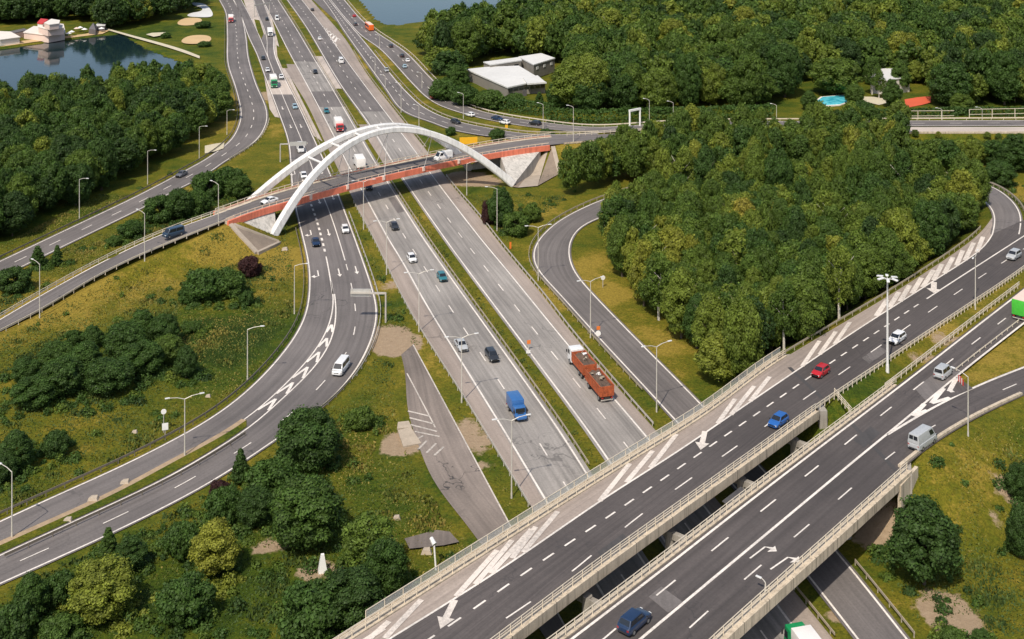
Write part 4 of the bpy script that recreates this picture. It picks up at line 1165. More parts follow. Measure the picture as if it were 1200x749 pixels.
paved('pale and brown paved slope fanning down from the right end of the arch bridge', [('paving', ((643, 175), (600, 220), (607, 221))), ('paving_pale', ((643, 175), (607, 221), (630, 219))), ('paving', ((646, 176), (630, 219), (655, 205)))], [((648, 173), (656, 205), 1.2)])
# ---------------------------------------------------------------- lamps, gantries, signs
def heading(line, x, y, z=0.0, sign=1):
    _, a, _ = nearest_t(line, P(x, y, z)); return a if sign > 0 else a + math.pi

LAMP_GROUP = 'street lamps along the roads'
def lamp(bx, by, tx, ty, arms, rz, label, z=None, arm=2.2, up=.5):
    p = PG(bx, by) if z is None else P(bx, by, z)
    h = (by - ty) / F * p[1]
    t = empty('street_lamp', p, rz, label, 'street lamp', LAMP_GROUP)
    m = MB(); m.tube((0, 0, -.3), (0, 0, .8), .15, .13, 10); m.tube((0, 0, .8), (0, 0, h - up), .11, .065, 8); m.build('pole', M['pole'], t, smooth=False)
    for k in range(arms):
        a = 2 * math.pi * k / arms
        c, s = math.cos(a), math.sin(a)
        e = (c * arm, s * arm, h)
        m = MB(); m.tube((0, 0, h - up), (c * arm * .5, s * arm * .5, h - up * .25), .065, .055, 6); m.tube((c * arm * .5, s * arm * .5, h - up * .25), e, .055, .05, 6); m_last = m.build('arm', M['pole'], t)
        ao_ = m_last
        hm = MB(); hm.box((0, 0, 0), (.75, .28, .14)); me = bevel_mesh(hm.data('lamp_head', M['lamp_head']), .04)
        o = child('lamp_head', me, ao_); o.location = (c * (arm + .4), s * (arm + .4), h + .03); o.rotation_euler = (0, 0, a)
    return t
hm_ = heading(mid_sb, 550, 430)
px_ = hm_ + math.pi / 2
lamp(541, 472, 540, 393, 2, px_, 'twin arm street lamp on the left verge next to the silver car')
lamp(599.5, 584, 599, 489, 2, px_, 'twin arm street lamp on the left verge next to the blue truck')
lamp(491, 389, 490.5, 318, 2, px_, 'twin arm street lamp on the left motorway verge level with the sign gantry')
lamp(453, 322, 452.5, 258, 2, px_, 'twin arm street lamp on the left verge beside the white car below the arch')
lamp(426, 269, 426, 211, 2, px_, 'twin arm street lamp closest below the red deck edge of the arch bridge')
lamp(547, 229, 546, 190, 1, px_, 'street lamp in the shade at the right shoulder just under the arch bridge')
lamp(582.5, 271, 577.5, 219, 1, math.pi, 'slim street lamp among the shrubs right of the arch foot')
lamp(630.7, 329, 629.5, 264, 2, .2, 'twin arm street lamp on the outer bend of the slip road loop')
lamp(692, 396, 690.5, 327, 2, .45, 'twin arm street lamp in the strip left of the slip road, beyond the orange truck')
lamp(769.5, 483, 769, 403, 2, .45, 'twin arm street lamp in the strip left of the slip road, nearest the overpass')
lamp(14, 631, 9, 549, 1, 2.6, 'street lamp between the two ramps at the left edge of the photo')
lamp(216.5, 535, 213, 464, 2, .35, 'twin arm street lamp standing in the grass strip between the two curving ramps')
lamp(290, 446, 290, 383, 1, 0.1, 'single arm street lamp inside the bend of the left ramp beside the meadow')
lamp(345, 368, 343, 309, 1, 0, 'slim street lamp on the left verge of the local road below the arch')
lamp(46.5, 373, 44, 307, 1, 2.5, 'street lamp on the near verge of the climbing bridge ramp at the far left')
lamp(169.5, 307, 168, 248, 1, 2.5, 'street lamp on the near verge of the bridge ramp left of the blue van')
lamp(256, 264, 254.5, 214, 1, 2.5, 'street lamp at the near end of the arch bridge next to the red beam')
lamp(93, 257, 90.5, 208, 1, -.4, 'street lamp in front of the dark wood on the western road, leftmost one')
lamp(173, 216, 173, 175, 1, -.4, 'street lamp in front of the dark wood behind the dark car on the western road')
lamp(233.5, 186, 233, 147, 1, -.4, 'street lamp near the clearing where the western road bends')
lamp(266, 158, 266.5, 128, 1, -.4, 'short street lamp inside the grassy bend of the western road')
for (bx, by, tx, ty, lab) in [(543, 139, 541.5, 109, 'street lamp between the eastern carriageways beside the white car'), (636.5, 152, 636.5, 121, 'street lamp beside the black car on the eastern road'),
                              (444.8, 57, 445, 41, 'farthest small street lamp next to the orange bus'), (439.5, 86, 439.5, 67, 'small street lamp left of the silver car on the inner eastern carriageway'),
                              (494.5, 104, 494.5, 85, 'street lamp on the strip between the eastern carriageways before the bend'), (451.5, 104, 451, 88, 'small street lamp at the verge of the eastern inner carriageway left of the bend'),
                              (470, 132, 469.5, 97, 'taller street lamp on the verge at the inner bend of the eastern road'), (491, 148, 490.5, 123, 'street lamp on the grass right above the arch crown'),
                              (672, 167, 672, 124, 'street lamp on the bridge road above the right abutment'), (761, 149, 761, 116, 'left of the two street lamps by the white portal frame'), (789, 148.5, 789, 119, 'right of the two street lamps by the white portal frame'),
                              (910, 140, 910, 122, 'small street lamp left of the swimming pool'), (1151, 150, 1151, 126, 'street lamp on the far road at the upper right'), (1104, 146, 1104, 127, 'short pale lamp post by the far road left of the round bush')]:
    lamp(bx, by, tx, ty, 1, 2.8, lab, arm=1.4)
lamp(1143, 361, 1141.5, 298, 2, ang_b + .2, 'twin arm street lamp on the overpass median right of the tall mast', z=ZB)
lamp(1134.5, 512, 1134.5, 438, 1, 2.2, 'single street lamp on the grass slope behind the silver van')
lamp(897, 697, 893.5, 680, 1, 2.4, 'tiny lamp post on the railing of the lower overpass deck', z=ZB, arm=.5, up=.3)

# tall mast with six floodlights
p = P(1040, 434, ZB - .2); h = (434 - 326) / F * p[1]
t = empty('floodlight_mast', p, 0, 'tall white mast with a ring of six floodlights on the overpass median', 'light mast')
m = MB(); m.tube((0, 0, -.4), (0, 0, 1.0), .30, .26, 12); m.tube((0, 0, 1.0), (0, 0, h), .22, .11, 12); m.build('pole', M['arch_white'], t)
for k in range(6):
    a = math.pi / 3 * k + .3; c, s = math.cos(a), math.sin(a)
    m = MB(); m.tube((0, 0, h - .15), (c * 1.0, s * 1.0, h), .05, .05, 6); m.build('arm', M['arch_white'], t)
    hm = MB(); hm.box((0, 0, 0), (1.05, .50, .2)); o = child('floodlight', bevel_mesh(hm.data('floodlight', M['lamp_head']), .05), t); o.location = (c * 1.35, s * 1.35, h + .05); o.rotation_euler = (0, .15, a)

def gantry(bx, by, h, arm_dir, arm_len, label, panel=(3.2, 6.2), pos=(.45, 1.0), mat='sign_back'):
    p = PG(bx, by); t = empty('sign_gantry', p, arm_dir, label, 'sign gantry', 'sign gantries')
    m = MB(); m.tube((0, 0, -.3), (0, 0, h), .2, .16, 10); m.build('post', M['galv'], t)
    m = MB(); m.box((arm_len / 2, 0, h - .1), (arm_len, .28, .34)); m.build('beam', M['galv'], t)
    x0, x1 = arm_len * pos[0], arm_len * pos[1]
    m = MB(); m.box(((x0 + x1) / 2, -.24, h - .1), (x1 - x0, .12, panel[0])); m.build('sign_panel', M[mat], t)
    for x in (x0 + .3, x1 - .3):
        m = MB(); m.box((x, -.15, h - .1), (.1, .06, panel[0] * .9)); m.build('bracket', M['galv'], t)
    return t
a = heading(X2, 420, 350)
gantry(452, 378, 5.9, math.pi - .02, 7.0, 'cantilever sign gantry with a grey panel back reaching over the local road beside the crossing', panel=(1.5, 1), pos=(.42, 1.0))
gantry(328.5, 190, 5.4, .15, 8.0, 'cantilever sign gantry over the local road just behind the arch', panel=(1.2, 1), pos=(.35, .95))
p0, p1 = P(298, 20), P(316, 17)
t = empty('sign_gantry', p0, math.atan2(p1[1] - p0[1], p1[0] - p0[0]), 'portal sign gantry over the exit lane at the top of the motorway', 'sign gantry', 'sign gantries')
Lg = math.hypot(p1[0] - p0[0], p1[1] - p0[1])
for x in (0, Lg): m = MB(); m.tube((x, 0, -.2), (x, 0, 6.4), .2, .2, 8); m.build('post', M['galv'], t)
m = MB(); m.box((Lg / 2, 0, 6.2), (Lg + .4, .3, .8)); m.build('beam', M['galv'], t)
# white portal frame by the bridge road
p0, p1 = P(738, 151, 4), P(750, 148.5, 4)
t = empty('portal_frame', p0, math.atan2(p1[1] - p0[1], p1[0] - p0[0]), 'white portal frame standing over the eastern road by the hedge', 'sign gantry')
Lg = math.hypot(p1[0] - p0[0], p1[1] - p0[1])
for x in (0, Lg): m = MB(); m.tube((x, 0, -1), (x, 0, 5.6), .28, .28, 8); m.build('post', M['white_paint'], t)
m = MB(); m.box((Lg / 2, 0, 5.7), (Lg + .5, .5, .6)); m.build('beam', M['white_paint'], t)

def board(x, y, w, h, zb, rz, mat, label, cat='road sign', posts=1, name='road_sign', z=None, group=None, shape='rect'):
    p = PG(x, y) if z is None else P(x, y, z)
    t = empty(name, p, rz, label, cat, group)
    for k in range(posts):
        xx = 0 if posts == 1 else (k - .5) * w * .7
        m = MB(); m.tube((xx, 0, -.3), (xx, 0, zb + h * .9), .07, .07, 6); m.build('post', M['galv'], t)
    m = MB()
    if shape == 'round':
        m.tube((0, -.11, zb + h / 2), (0, -.07, zb + h / 2), w / 2, w / 2, 18)
    else: m.box((0, -.09, zb + h / 2), (w, .04, h))
    m.build('panel', M[mat], t)
    return t
board(619.5, 411, .7, .7, 1.3, hm_ + 1.57, 'orange', 'orange roadworks sign board in the motorway median')
t = board(618.8, 417, .8, .55, .5, hm_ + 1.57, 'white_paint', 'small white board under the orange sign in the median')
board(701, 393, .7, .7, 1.1, hm_ + 1.57, 'orange', 'orange roadworks sign in the grass strip beside the slip road')
board(701, 399, 1.0, 1.0, .9, 0, 'white_paint', 'round pale sign at the edge of the slip road', shape='round')
board(706.5, 337, 1.0, 1.0, 1.6, .4, 'white_paint', 'round white sign on the verge inside the slip road loop', shape='round')
board(598, 292, .45, 1.6, .1, .3, 'orange', 'orange marker board at the end of the right crash barrier')
board(193.5, 511, .95, 1.1, 1.0, .3, 'white_paint', 'small white road sign on the meadow left of the ramp, lower panel pale'); board(191.8, 507, .85, .85, 3.0, .3, 'white_paint', 'round white road sign above the small panel on the left meadow', shape='round')
board(549, 170, 5.6, 2.2, .3, .15, 'yellow', 'large plain yellow panel on the verge behind the right half of the arch', posts=2, name='panel_board', cat='panel')
board(593.5, 152, .9, 1.2, .4, 0, 'yellow', 'small yellow marker on the grass between the eastern carriageways')
# red and white chevron board in the gore
p = P(1126, 450, ZB); t = empty('chevron_board', p, ang_b + .8, 'red and white chevron board where the branch road splits off', 'road sign')
for k in range(3):
    m = MB(); m.box((-.75 + k * .75, 0, .55 + .1 * (k % 2)), (.36, .08, 1.1)); m.build('red_panel', M['red_paint'], t)
    m = MB(); m.box((-.40 + k * .75, 0, .55), (.32, .07, 1.0)); m.build('white_panel', M['white_paint'], t)
# white obelisk and pole camera by the overpass
p = PG(378, 670); t = empty('white_marker', p, .3, 'white tapering concrete block standing on the grass near the bottom left bushes', 'block')
m = MB(); m.hexa([(-.6, -.45, -.1), (.6, -.45, -.1), (.6, .45, -.1), (-.6, .45, -.1), (-.2, -.2, 2.3), (.2, -.2, 2.3), (.2, .2, 2.3), (-.2, .2, 2.3)]); m.build('body', M['white_paint'], t)
p = PG(511, 668); t = empty('camera_post', p, 2.2, 'leaning white pole with a round head beside the glass screen of the overpass', 'post')
m = MB(); m.tube((0, 0, -.2), (.5, 0, 3.2), .13, .12, 8); m.build('pole', M['white_paint'], t)
m = MB(); m.tube((.35, 0, 3.15), (1.2, 0, 3.65), .32, .26, 12); m.build('head', M['lamp_head'], t)
for (x, y, s, lab) in [(500, 648, .8, 'pale broken concrete lump on the grass above the overpass end'), (465, 608, .6, 'pale stone lying on the grass left of the closed road'), (158, 507, .5, 'pale stone lying in the meadow left of the ramp'), (244, 465, .5, 'small pale stone at the meadow edge beside the ramp'),
                       (334, 293, .8, 'pale stone block by the left abutment slope'), (110, 587, .9, 'concrete block in the strip between the ramps, nearest the left edge'), (147, 567, .8, 'concrete block in the strip between the ramps, nearest the fork'), (80, 611, .7, 'flat concrete block in the strip between the left ramps')]:
    p = PG(x, y); m = MB()
    m.hexa([(-s, -s * .6, -.1), (s, -s * .7, -.1), (s * .9, s * .6, -.1), (-s * .8, s * .7, -.1), (-s * .7, -s * .4, s * .7), (s * .6, -s * .5, s * .6), (s * .5, s * .4, s * .8), (-s * .5, s * .5, s * .65)])
    o = m.build('stone_block', M['rubble']); o.location = p; tag(o, lab, 'stone')
# slabs of broken concrete beside the closed road
for (x, y, w, d, rz, lab) in [(478, 514, 3.0, 5.5, .35, 'broken concrete slab lying at the edge of the closed road'), (473, 500, 2.4, 2.2, .2, 'smaller concrete slab behind the broken slab at the closed road')]:
    p = PG(x, y); m = MB(); m.prism([(-w / 2, -d / 2), (w / 2, -d / 2 * .9), (w / 2 * .8, d / 2), (-w / 2 * .7, d / 2 * .85)], -.2, .35); o = m.build('concrete_slab', M['rubble']); o.location = p; o.rotation_euler = (.04, .03, rz); tag(o, lab, 'slab')

# ---------------------------------------------------------------- buildings
def roof_poly(m, q, z0, z1): m.prism([p[:2] for p in q], z0, z1)
def house(label, name='building', loc=None, group=None, cat='building'):
    return empty(name, loc, 0, label, cat, group)
def local(t, q): return [(p[0] - t.location[0], p[1] - t.location[1]) for p in q]
def shrink(q, d):
    c = np.mean(np.array(q), 0); return [tuple(c + (np.array(p) - c) * d) for p in q]
# grey hall among the trees
hz = 4.2
q = [P(554, 84, hz), P(602, 78, hz), P(636, 97, hz), P(595, 102, hz)]
t = house('low grey hall with a pale flat roof and a band of windows among the trees', 'hall_building', tuple(np.mean(np.array([P(554, 84), P(636, 97)]), 0)))
A_ = local(t, [P(548, 82, hz), P(570, 79.5, hz), P(607.5, 78, hz), P(639, 97, hz), P(617, 97.8, hz), P(595, 102.5, hz)])
m = MB(); m.prism(A_, -.2, hz - .25); m.build('wall', M['wall_grey'], t)
m = MB(); m.prism(shrink(A_, 1.035), hz - .24, hz + .25); m.build('roof', M['roof_grey'], t)
m = MB(); m.prism(local(t, [P(613, 90.5, hz + .9), P(630, 88, hz + .9), P(639.5, 96, hz + .9), P(618, 97.5, hz + .9)]), hz + .26, hz + .8); m.build('roof_step', M['roof_grey'], t)
def wall_windows(t, p, q, zc, h, n, frac=.7, mat='glass', name='window'):
    p, q = Vector((*p, 0)), Vector((*q, 0)); d = q - p; L = d.length; d.normalize(); nn = Vector((d.y, -d.x, 0))
    if nn.y > 0: nn = -nn
    for k in range(n):
        c = p + d * (L * (k + .5) / n) + nn * .06; w = L / n * frac
        m = MB(); m.box((c.x, c.y, zc), (w, .12, h), math.atan2(d.y, d.x)); m.build(name, M[mat], t)
wall_windows(t, A_[5], A_[3], hz - 1.2, .9, 7)
m = MB(); c = Vector((*A_[5], 0)).lerp(Vector((*A_[3], 0)), .45); m.box((c.x, c.y - .12, 1.2), (1.6, .2, 2.6), math.atan2(A_[3][1] - A_[5][1], A_[3][0] - A_[5][0])); m.build('door', M['roof_dark'], t)
hz2 = 5.4
t2 = house('rear grey hall with a taller pale roof partly hidden by trees', 'hall_building', tuple(np.array(P(600, 78))))
A2_ = local(t2, [P(567, 73, hz2), P(608, 67.5, hz2), P(611, 71, hz2), P(575, 76, hz2)]); A3_ = local(t2, [P(608, 67, hz2), P(634, 63, hz2), P(650, 68.5, hz2), P(625.5, 76, hz2)])
for A_ in (A2_, A3_):
    m = MB(); m.prism(A_, -.2, hz2 - .25); m.build('wall', M['wall_grey'], t2)
    m = MB(); m.prism(shrink(A_, 1.03), hz2 - .24, hz2 + .2); m.build('roof', M['roof_grey'], t2)
wall_windows(t2, A2_[3], A2_[2], hz2 - 1.7, 1.1, 3, .4); wall_windows(t2, A3_[3], A3_[2], hz2 - 1.7, 1.1, 3, .3, 'white_paint')
# lakeside restaurant
def block(t, px, z, zb=0.0, wall='wall_pink', roof='wall_white', ov=1.04, name='wall'):
    q = local(t, [P(x, y, z) for x, y in px])
    m = MB(); m.prism(q, zb - (.3 if zb == 0 else 0), z - .2); m.build(name, M[wall], t)
    m = MB(); m.prism(shrink(q, ov), z - .19, z + .12); m.build('roof', M[roof], t)
    return q
t = house('pale lakeside restaurant with stacked terraces and a red roof corner', 'restaurant_building', P(52, 42), cat='restaurant')
q = block(t, [(28, 38), (40, 31), (75, 33.5), (76, 38), (57, 41.5)], 3.2)
q = block(t, [(45, 31.5), (52, 26), (74, 28.5), (75, 32.5), (56, 34.5)], 6.4, 3.25)
q = block(t, [(52, 27), (60, 22.5), (70, 24), (69, 27.5), (58, 29)], 9.0, 6.45, roof='wall_white')
m = MB(); q = local(t, [P(44, 27, 8), P(48, 22.5, 8), P(56, 23.5, 8), P(50, 28, 8)]); m.prism(q, 6.45, 7.8); m.build('wall', M['wall_white'], t); m = MB(); m.prism(shrink(q, 1.08), 7.81, 8.3); m.build('roof', M['red_paint'], t)
qq = local(t, [P(57, 43.5, 1.6), P(76, 40.5, 1.6)])
wall_windows(t, qq[0], qq[1], 1.5, 1.6, 6, .6)
t = house('long low white pavilion at the lake shore beside the left edge', 'pavilion_building', P(10, 46), cat='pavilion')
block(t, [(-30, 44), (-20, 36), (12, 37.5), (23, 43.5), (0, 46.5)], 3.2, roof='wall_white', wall='wall_white')
t = house('pale flat roofed link building between pavilion and restaurant', 'pavilion_building', P(25, 40), cat='pavilion')
block(t, [(12, 37), (28, 33.5), (33, 35.5), (18, 38.5)], 3.0, wall='wall_pink', roof='roof_dark')
t = house('small dark wooden cabin at the lake shore right of the restaurant', 'cabin_building', P(110, 36), cat='cabin')
q = local(t, [P(104, 34, 2.6), P(107, 30, 2.6), P(114, 30.5, 2.6), P(112, 35, 2.6)])
m = MB(); m.prism(q, -.2, 2.6); m.build('wall', M['roof_dark'], t); m = MB(); c = np.mean(np.array(q), 0); 
for k in range(4): a_, b_ = q[k], q[(k + 1) % 4]; m.face([(a_[0], a_[1], 2.62), (b_[0], b_[1], 2.62), (c[0], c[1], 5.0)])
m.face([(p[0], p[1], 2.61) for p in q]); m.build('roof', M['roof_dark'], t)
t = house('flat grey roofed boat shed behind the lake shore', 'shed_building', P(117, 32), cat='shed')
block(t, [(112, 30.5), (114, 27.5), (124, 27), (123, 30)], 2.8, wall='roof_dark', roof='roof_grey')
# white sunshades and tables dotted along the shore
for k, (x, y) in enumerate([(42, 45.5), (50, 46), (60, 45), (66, 44), (72, 43.2), (84, 42), (90, 38), (94, 37), (99, 39), (110, 38), (119, 38), (80, 44)]):
    p = PG(x, y); t = empty('sunshade', p, 0, 'small white sunshade on the lake shore below the restaurant', 'parasol', 'sunshades on the lake shore')
    m = MB(); m.tube((0, 0, 0), (0, 0, 2.4), .05, .05, 6); m.build('pole', M['galv'], t); m = MB(); m.tube((0, 0, 1.9), (0, 0, 2.6), 1.5, .1, 8); m.build('canopy', M['white_paint' if k % 3 else 'wall_pink'], t)
# shore, beach volley pits, path, parking
def rounded(q, n=4):
    q = np.array(q, float)
    for _ in range(3): q = np.vstack([np.stack([.75 * q + .25 * np.roll(q, -1, 0), .25 * q + .75 * np.roll(q, -1, 0)], 1).reshape(-1, 2)])
    return [tuple(p) for p in q]
flat('path', [(-40, 62), (0, 55.2), (40, 49.5), (80, 44.8), (120, 40), (128, 36), (118, 35), (100, 40), (60, 44.5), (0, 51), (-40, 57)], M['sand'], .1, .12)
flat('sand_pit', rounded([(206, 28.5), (213, 22.5), (224, 21.2), (236, 22), (237, 26), (231, 29.5), (215, 31)]), M['sand'], .1, .3)
flat('sand_pit', rounded([(211, 49), (219, 43), (235, 41.3), (247, 43), (248, 48.5), (237, 52), (217, 52.3)]), M['sand'], .1, .3)
o = ribbon('path', W([(124, 33.5), (138, 37.5), (160, 43.5), (190, 51.5), (215, 59), (234, 66.5)]), W([(124, 35.5), (138, 39.5), (160, 46), (190, 54.5), (215, 62.5), (234, 69.5)]), M['gravel_path'], .35)
flat('parking_area', rounded([(222, 16), (236, 14), (238, 10), (224, 6), (226, 3), (240, 5), (246, 10), (250, 17), (248, 20.5), (238, 21), (218, 20)]), M['roof_grey'], .1, .3)
flat('old_foundation', [(171, 41), (178, 39.2), (194, 38.5), (197, 41), (180, 43.8)], M['gravel_path'], .1, .3)
flat('path', [(240, 172), (252, 169.5), (263, 168), (262, 175), (252, 178.5), (240, 181)], M['gravel_path'], 0, .3) 
# swimming pool and red court on the right
def pool():
    t = empty('swimming_pool', P(978, 121), 0, 'bright turquoise swimming pool half hidden by trees', 'pool')
    q = local(t, [P(955, 122), P(964, 115.5), P(1006, 112), P(1008, 117), P(984, 124), P(962, 125.5)])
    m = MB(); m.prism(shrink(q, 1.14), -.3, .55); m.build('pool_deck', M['wall_white'], t)
    m = MB(); m.prism(q, .3, .62); m.build('pool_water', pool_m, t)
pm_, nt_, b_, _ = nodes('pool_water'); b_.inputs['Base Color'].default_value = (.06, .50, .62, 1); b_.inputs['Roughness'].default_value = .08
nz_ = noise(nt_, objpos(nt_), .5, 4); nt_.links.new(ramp(nt_, nz_, [(.35, (.03, .36, .48)), (.65, (.18, .72, .82))]), b_.inputs['Base Color'])
pool_m = pm_; pool()
flat('red_court', [(1060, 117.5), (1075, 115), (1091, 113.5), (1091, 121), (1080, 124), (1064, 127), (1061, 123)], M['court'], .3, .3)
flat('path', [(1008, 114), (1024, 114.5), (1040, 117), (1042, 121), (1030, 124), (1014, 120)], M['gravel_path'], .3, .3)
flat('path', [(942, 121), (956, 114), (958, 118), (962, 126), (950, 124)], M['gravel_path'], .3, .28)
t = house('white villa with a curved pale front half hidden behind tree trunks', 'villa_building', P(1036, 100), cat='villa')
block(t, [(1020, 93), (1024, 82), (1046, 80), (1062, 84), (1066, 90), (1040, 94)], 5.5, wall='wall_white', roof='roof_grey')
m = MB(); c = np.array(P(1037, 97)) - np.array(t.location); m.tube((c[0], c[1], -.2), (c[0], c[1], 4.2), 3.6, 3.6, 20); m.build('bay', M['wall_pink'], t)
wq = local(t, [P(1022, 93.6), P(1040, 94.6)]); wall_windows(t, wq[0], wq[1], 3.4, 1.4, 4, .5); wq = local(t, [P(1041, 94.5), P(1065, 90.6)]); wall_windows(t, wq[0], wq[1], 3.4, 1.4, 4, .5)
q0 = np.array(P(1021, 99)) - np.array(t.location); q1 = np.array(P(1050, 99)) - np.array(t.location)
# white goal fence along the far road
pts = np.array([P(x, 139.5 - (x - 1040) * .006, 1.5) for x in np.linspace(1048, 1118, 22)])
guard_rail(pts, 'white panel fence along the far road below the red court', 8, mat='rail', rails=((.9, 1.05), (2.6, 2.75)), h=2.75, name='white_fence', pw=.18, width=.1, group='white fences at the upper right')
pts = np.array([P(x, 137.5 - (x - 1140) * .02, 1.5) for x in np.linspace(1136, 1210, 22)])
guard_rail(pts, 'white panel fence along the far road in the upper right corner', 8, mat='rail', rails=((.9, 1.05), (2.6, 2.75)), h=2.75, name='white_fence', pw=.2, width=.12, group='white fences at the upper right')
# ---------------------------------------------------------------- vehicles (front along +X, wheels on z = 0)
def loft(m, stations, mi=0):
    """stations: (x, halfwidth, zbottom, ztop, shoulder)"""
    rings = []
    for x, w, zb, zt, sh in stations:
        rings.append([(x, -w * .9, zb), (x, -w, zb + .16), (x, -w, zt - sh), (x, -w * .9, zt), (x, w * .9, zt), (x, w, zt - sh), (x, w, zb + .16), (x, w * .9, zb)])
    i = len(m.v)
    for r in rings: m.v.extend(r)
    n = len(rings)
    for k in range(n - 1):
        for j in range(8):
            j2 = (j + 1) % 8
            m.f.append((i + k * 8 + j, i + k * 8 + j2, i + k * 8 + 8 + j2, i + k * 8 + 8 + j)); m.mi.append(mi)
    m.f.append(tuple(i + j for j in reversed(range(8)))); m.mi.append(mi)
    m.f.append(tuple(i + (n - 1) * 8 + j for j in range(8))); m.mi.append(mi)

def inset(q, fx, fy, d):
    """window panel inside the sloped quad q, lifted d outward"""
    q = [Vector(p) for p in q]; n = (q[1] - q[0]).cross(q[3] - q[0]).normalized()
    def at(u, v): return q[0] * (1 - u) * (1 - v) + q[1] * u * (1 - v) + q[2] * u * v + q[3] * (1 - u) * v
    return [at(fx[0], fy[0]) + n * d, at(fx[1], fy[0]) + n * d, at(fx[1], fy[1]) + n * d, at(fx[0], fy[1]) + n * d]

def wheel_mesh(r, w):
    m = MB(); m.tube((0, -w / 2, 0), (0, w / 2, 0), r, r, 18, 0)
    k = MB(); k.tube((0, -(w / 2 + .012), 0), (0, w / 2 + .012, 0), r * .58, r * .58, 12)
    return m.data('wheel', M['tyre']), k.data('rim', M['rim'])
WM = {}
def add_wheels(t, xs, y, r, w):
    key = (r, w)
    if key not in WM: WM[key] = wheel_mesh(r, w)
    for x in xs:
        for s in (-1, 1):
            o = child('wheel', WM[key][0], t); o.location = (x, s * y, r); child('rim', WM[key][1], o)

def panel_mesh(name, polys, mat, th=.02):
    m = MB()
    for q in polys:
        q = [Vector(p) for p in q]; n = (q[1] - q[0]).cross(q[3] - q[0]).normalized() * th
        m.hexa([tuple(p - n) for p in q] + [tuple(p) for p in q])
    return m.data(name, M[mat] if isinstance(mat, str) else mat)

def make_car(L=4.3, Wd=1.78, H=1.46, belt=.92, hood=.80, ws=.27, rf=.06, rr=-.30, rb=-.47, tail=None, side=(.04, .96), van=False, clear=.2):
    """ws/rf/rr/rb: windscreen base, roof front, roof rear, rear window base as fractions of the length"""
    t = empty('car'); w = Wd / 2; tail = tail or belt
    m = MB(); e = L / 2
    loft(m, [(-e, w * .80, clear + .12, tail - .10, .14), (-e + .12, w * .93, clear, tail - .02, .12), (-e + .6, w, clear - .02, belt, .08), (-.0, w, clear - .04, belt, .07), (ws * L - .05, w, clear - .02, belt, .08), (ws * L + .25, w * .99, clear - .02, hood + (belt - hood) * .6, .1), (e - .45, w * .95, clear, hood - .05, .12), (e - .12, w * .86, clear + .05, hood - .16, .12), (e, w * .70, clear + .14, hood - .28, .1)])
    # cabin
    wb, wt = w * .93, w * .74
    x0, x1, x2, x3 = ws * L, rf * L, rr * L, rb * L
    zb, zr = belt - .06, H
    base = [(x3, -wb, zb), (x0, -wb, zb), (x0, wb, zb), (x3, wb, zb)]; top = [(x2, -wt, zr), (x1, -wt, zr), (x1, wt, zr), (x2, wt, zr)]
    cab = MB(); cab.hexa(base + top)
    cd = bevel_mesh(cab.data('cab', M['car']), .07, 3)
    me = bevel_mesh(m.data('body', M['car']), .035, 2)
    bm = bmesh.new(); bm.from_mesh(me); bm.from_mesh(cd); bm.to_mesh(me); bm.free(); bpy.data.meshes.remove(cd)
    me.polygons.foreach_set('use_smooth', [True] * len(me.polygons))
    try: me.set_sharp_from_angle(angle=math.radians(45))
    except Exception: pass
    child('body', me, t)
    F_ = [base[1], base[2], top[2], top[1]]; B_ = [base[3], base[0], top[0], top[3]]
    R_ = [base[0], base[1], top[1], top[0]]; L_ = [base[2], base[3], top[3], top[2]]
    child('windscreen', panel_mesh('windscreen', [inset(F_, (.05, .95), (.16, .93), .02)], 'glass'), t)
    if not van: child('rear_window', panel_mesh('rear_window', [inset(B_, (.08, .92), (.25, .90), .02)], 'glass'), t)
    else: child('rear_window', panel_mesh('rear_window', [inset(B_, (.1, .47), (.45, .88), .02), inset(B_, (.53, .9), (.45, .88), .02)], 'glass'), t)
    for q, rev in ((R_, False), (L_, True)):
        a, b = side if not rev else (1 - side[1], 1 - side[0])
        sp = (.52 if not rev else .48) if not van else None
        pl = [inset(q, (a + .03, sp - .015), (.2, .86), .02), inset(q, (sp + .015, b - .05), (.2, .86), .02)] if sp else [inset(q, (a, b), (.3, .84), .02)]
        child('side_window', panel_mesh('side_window', pl, 'glass'), t)
    for s in (-1, 1):
        hm = MB(); hm.box((e - .13, s * w * .63, hood - .24), (.2, .34, .15)); child('headlight', hm.data('headlight', M['headlight']), t)
        tm = MB(); tm.box((-e + .06, s * w * .70, tail - .26), (.12, .26, .22)); child('taillight', tm.data('taillight', M['taillight']), t)
        mm = MB(); mm.box((ws * L - .1, s * (w + .09), belt + .03), (.12, .18, .13)); child('wing_mirror', mm.data('wing_mirror', M['plastic']), t)
    gm = MB(); gm.box((e - .03, 0, hood - .34), (.07, w * .9, .14)); child('grille', gm.data('grille', M['plastic']), t)
    bm_ = MB(); bm_.box((-e + .02, 0, clear + .2), (.06, w * 1.3, .16)); child('bumper', bm_.data('bumper', M['plastic']), t)
    r = .31 if H < 1.6 else .34
    add_wheels(t, (-L * .30, L * .305), w - .09, r, .2)
    return t

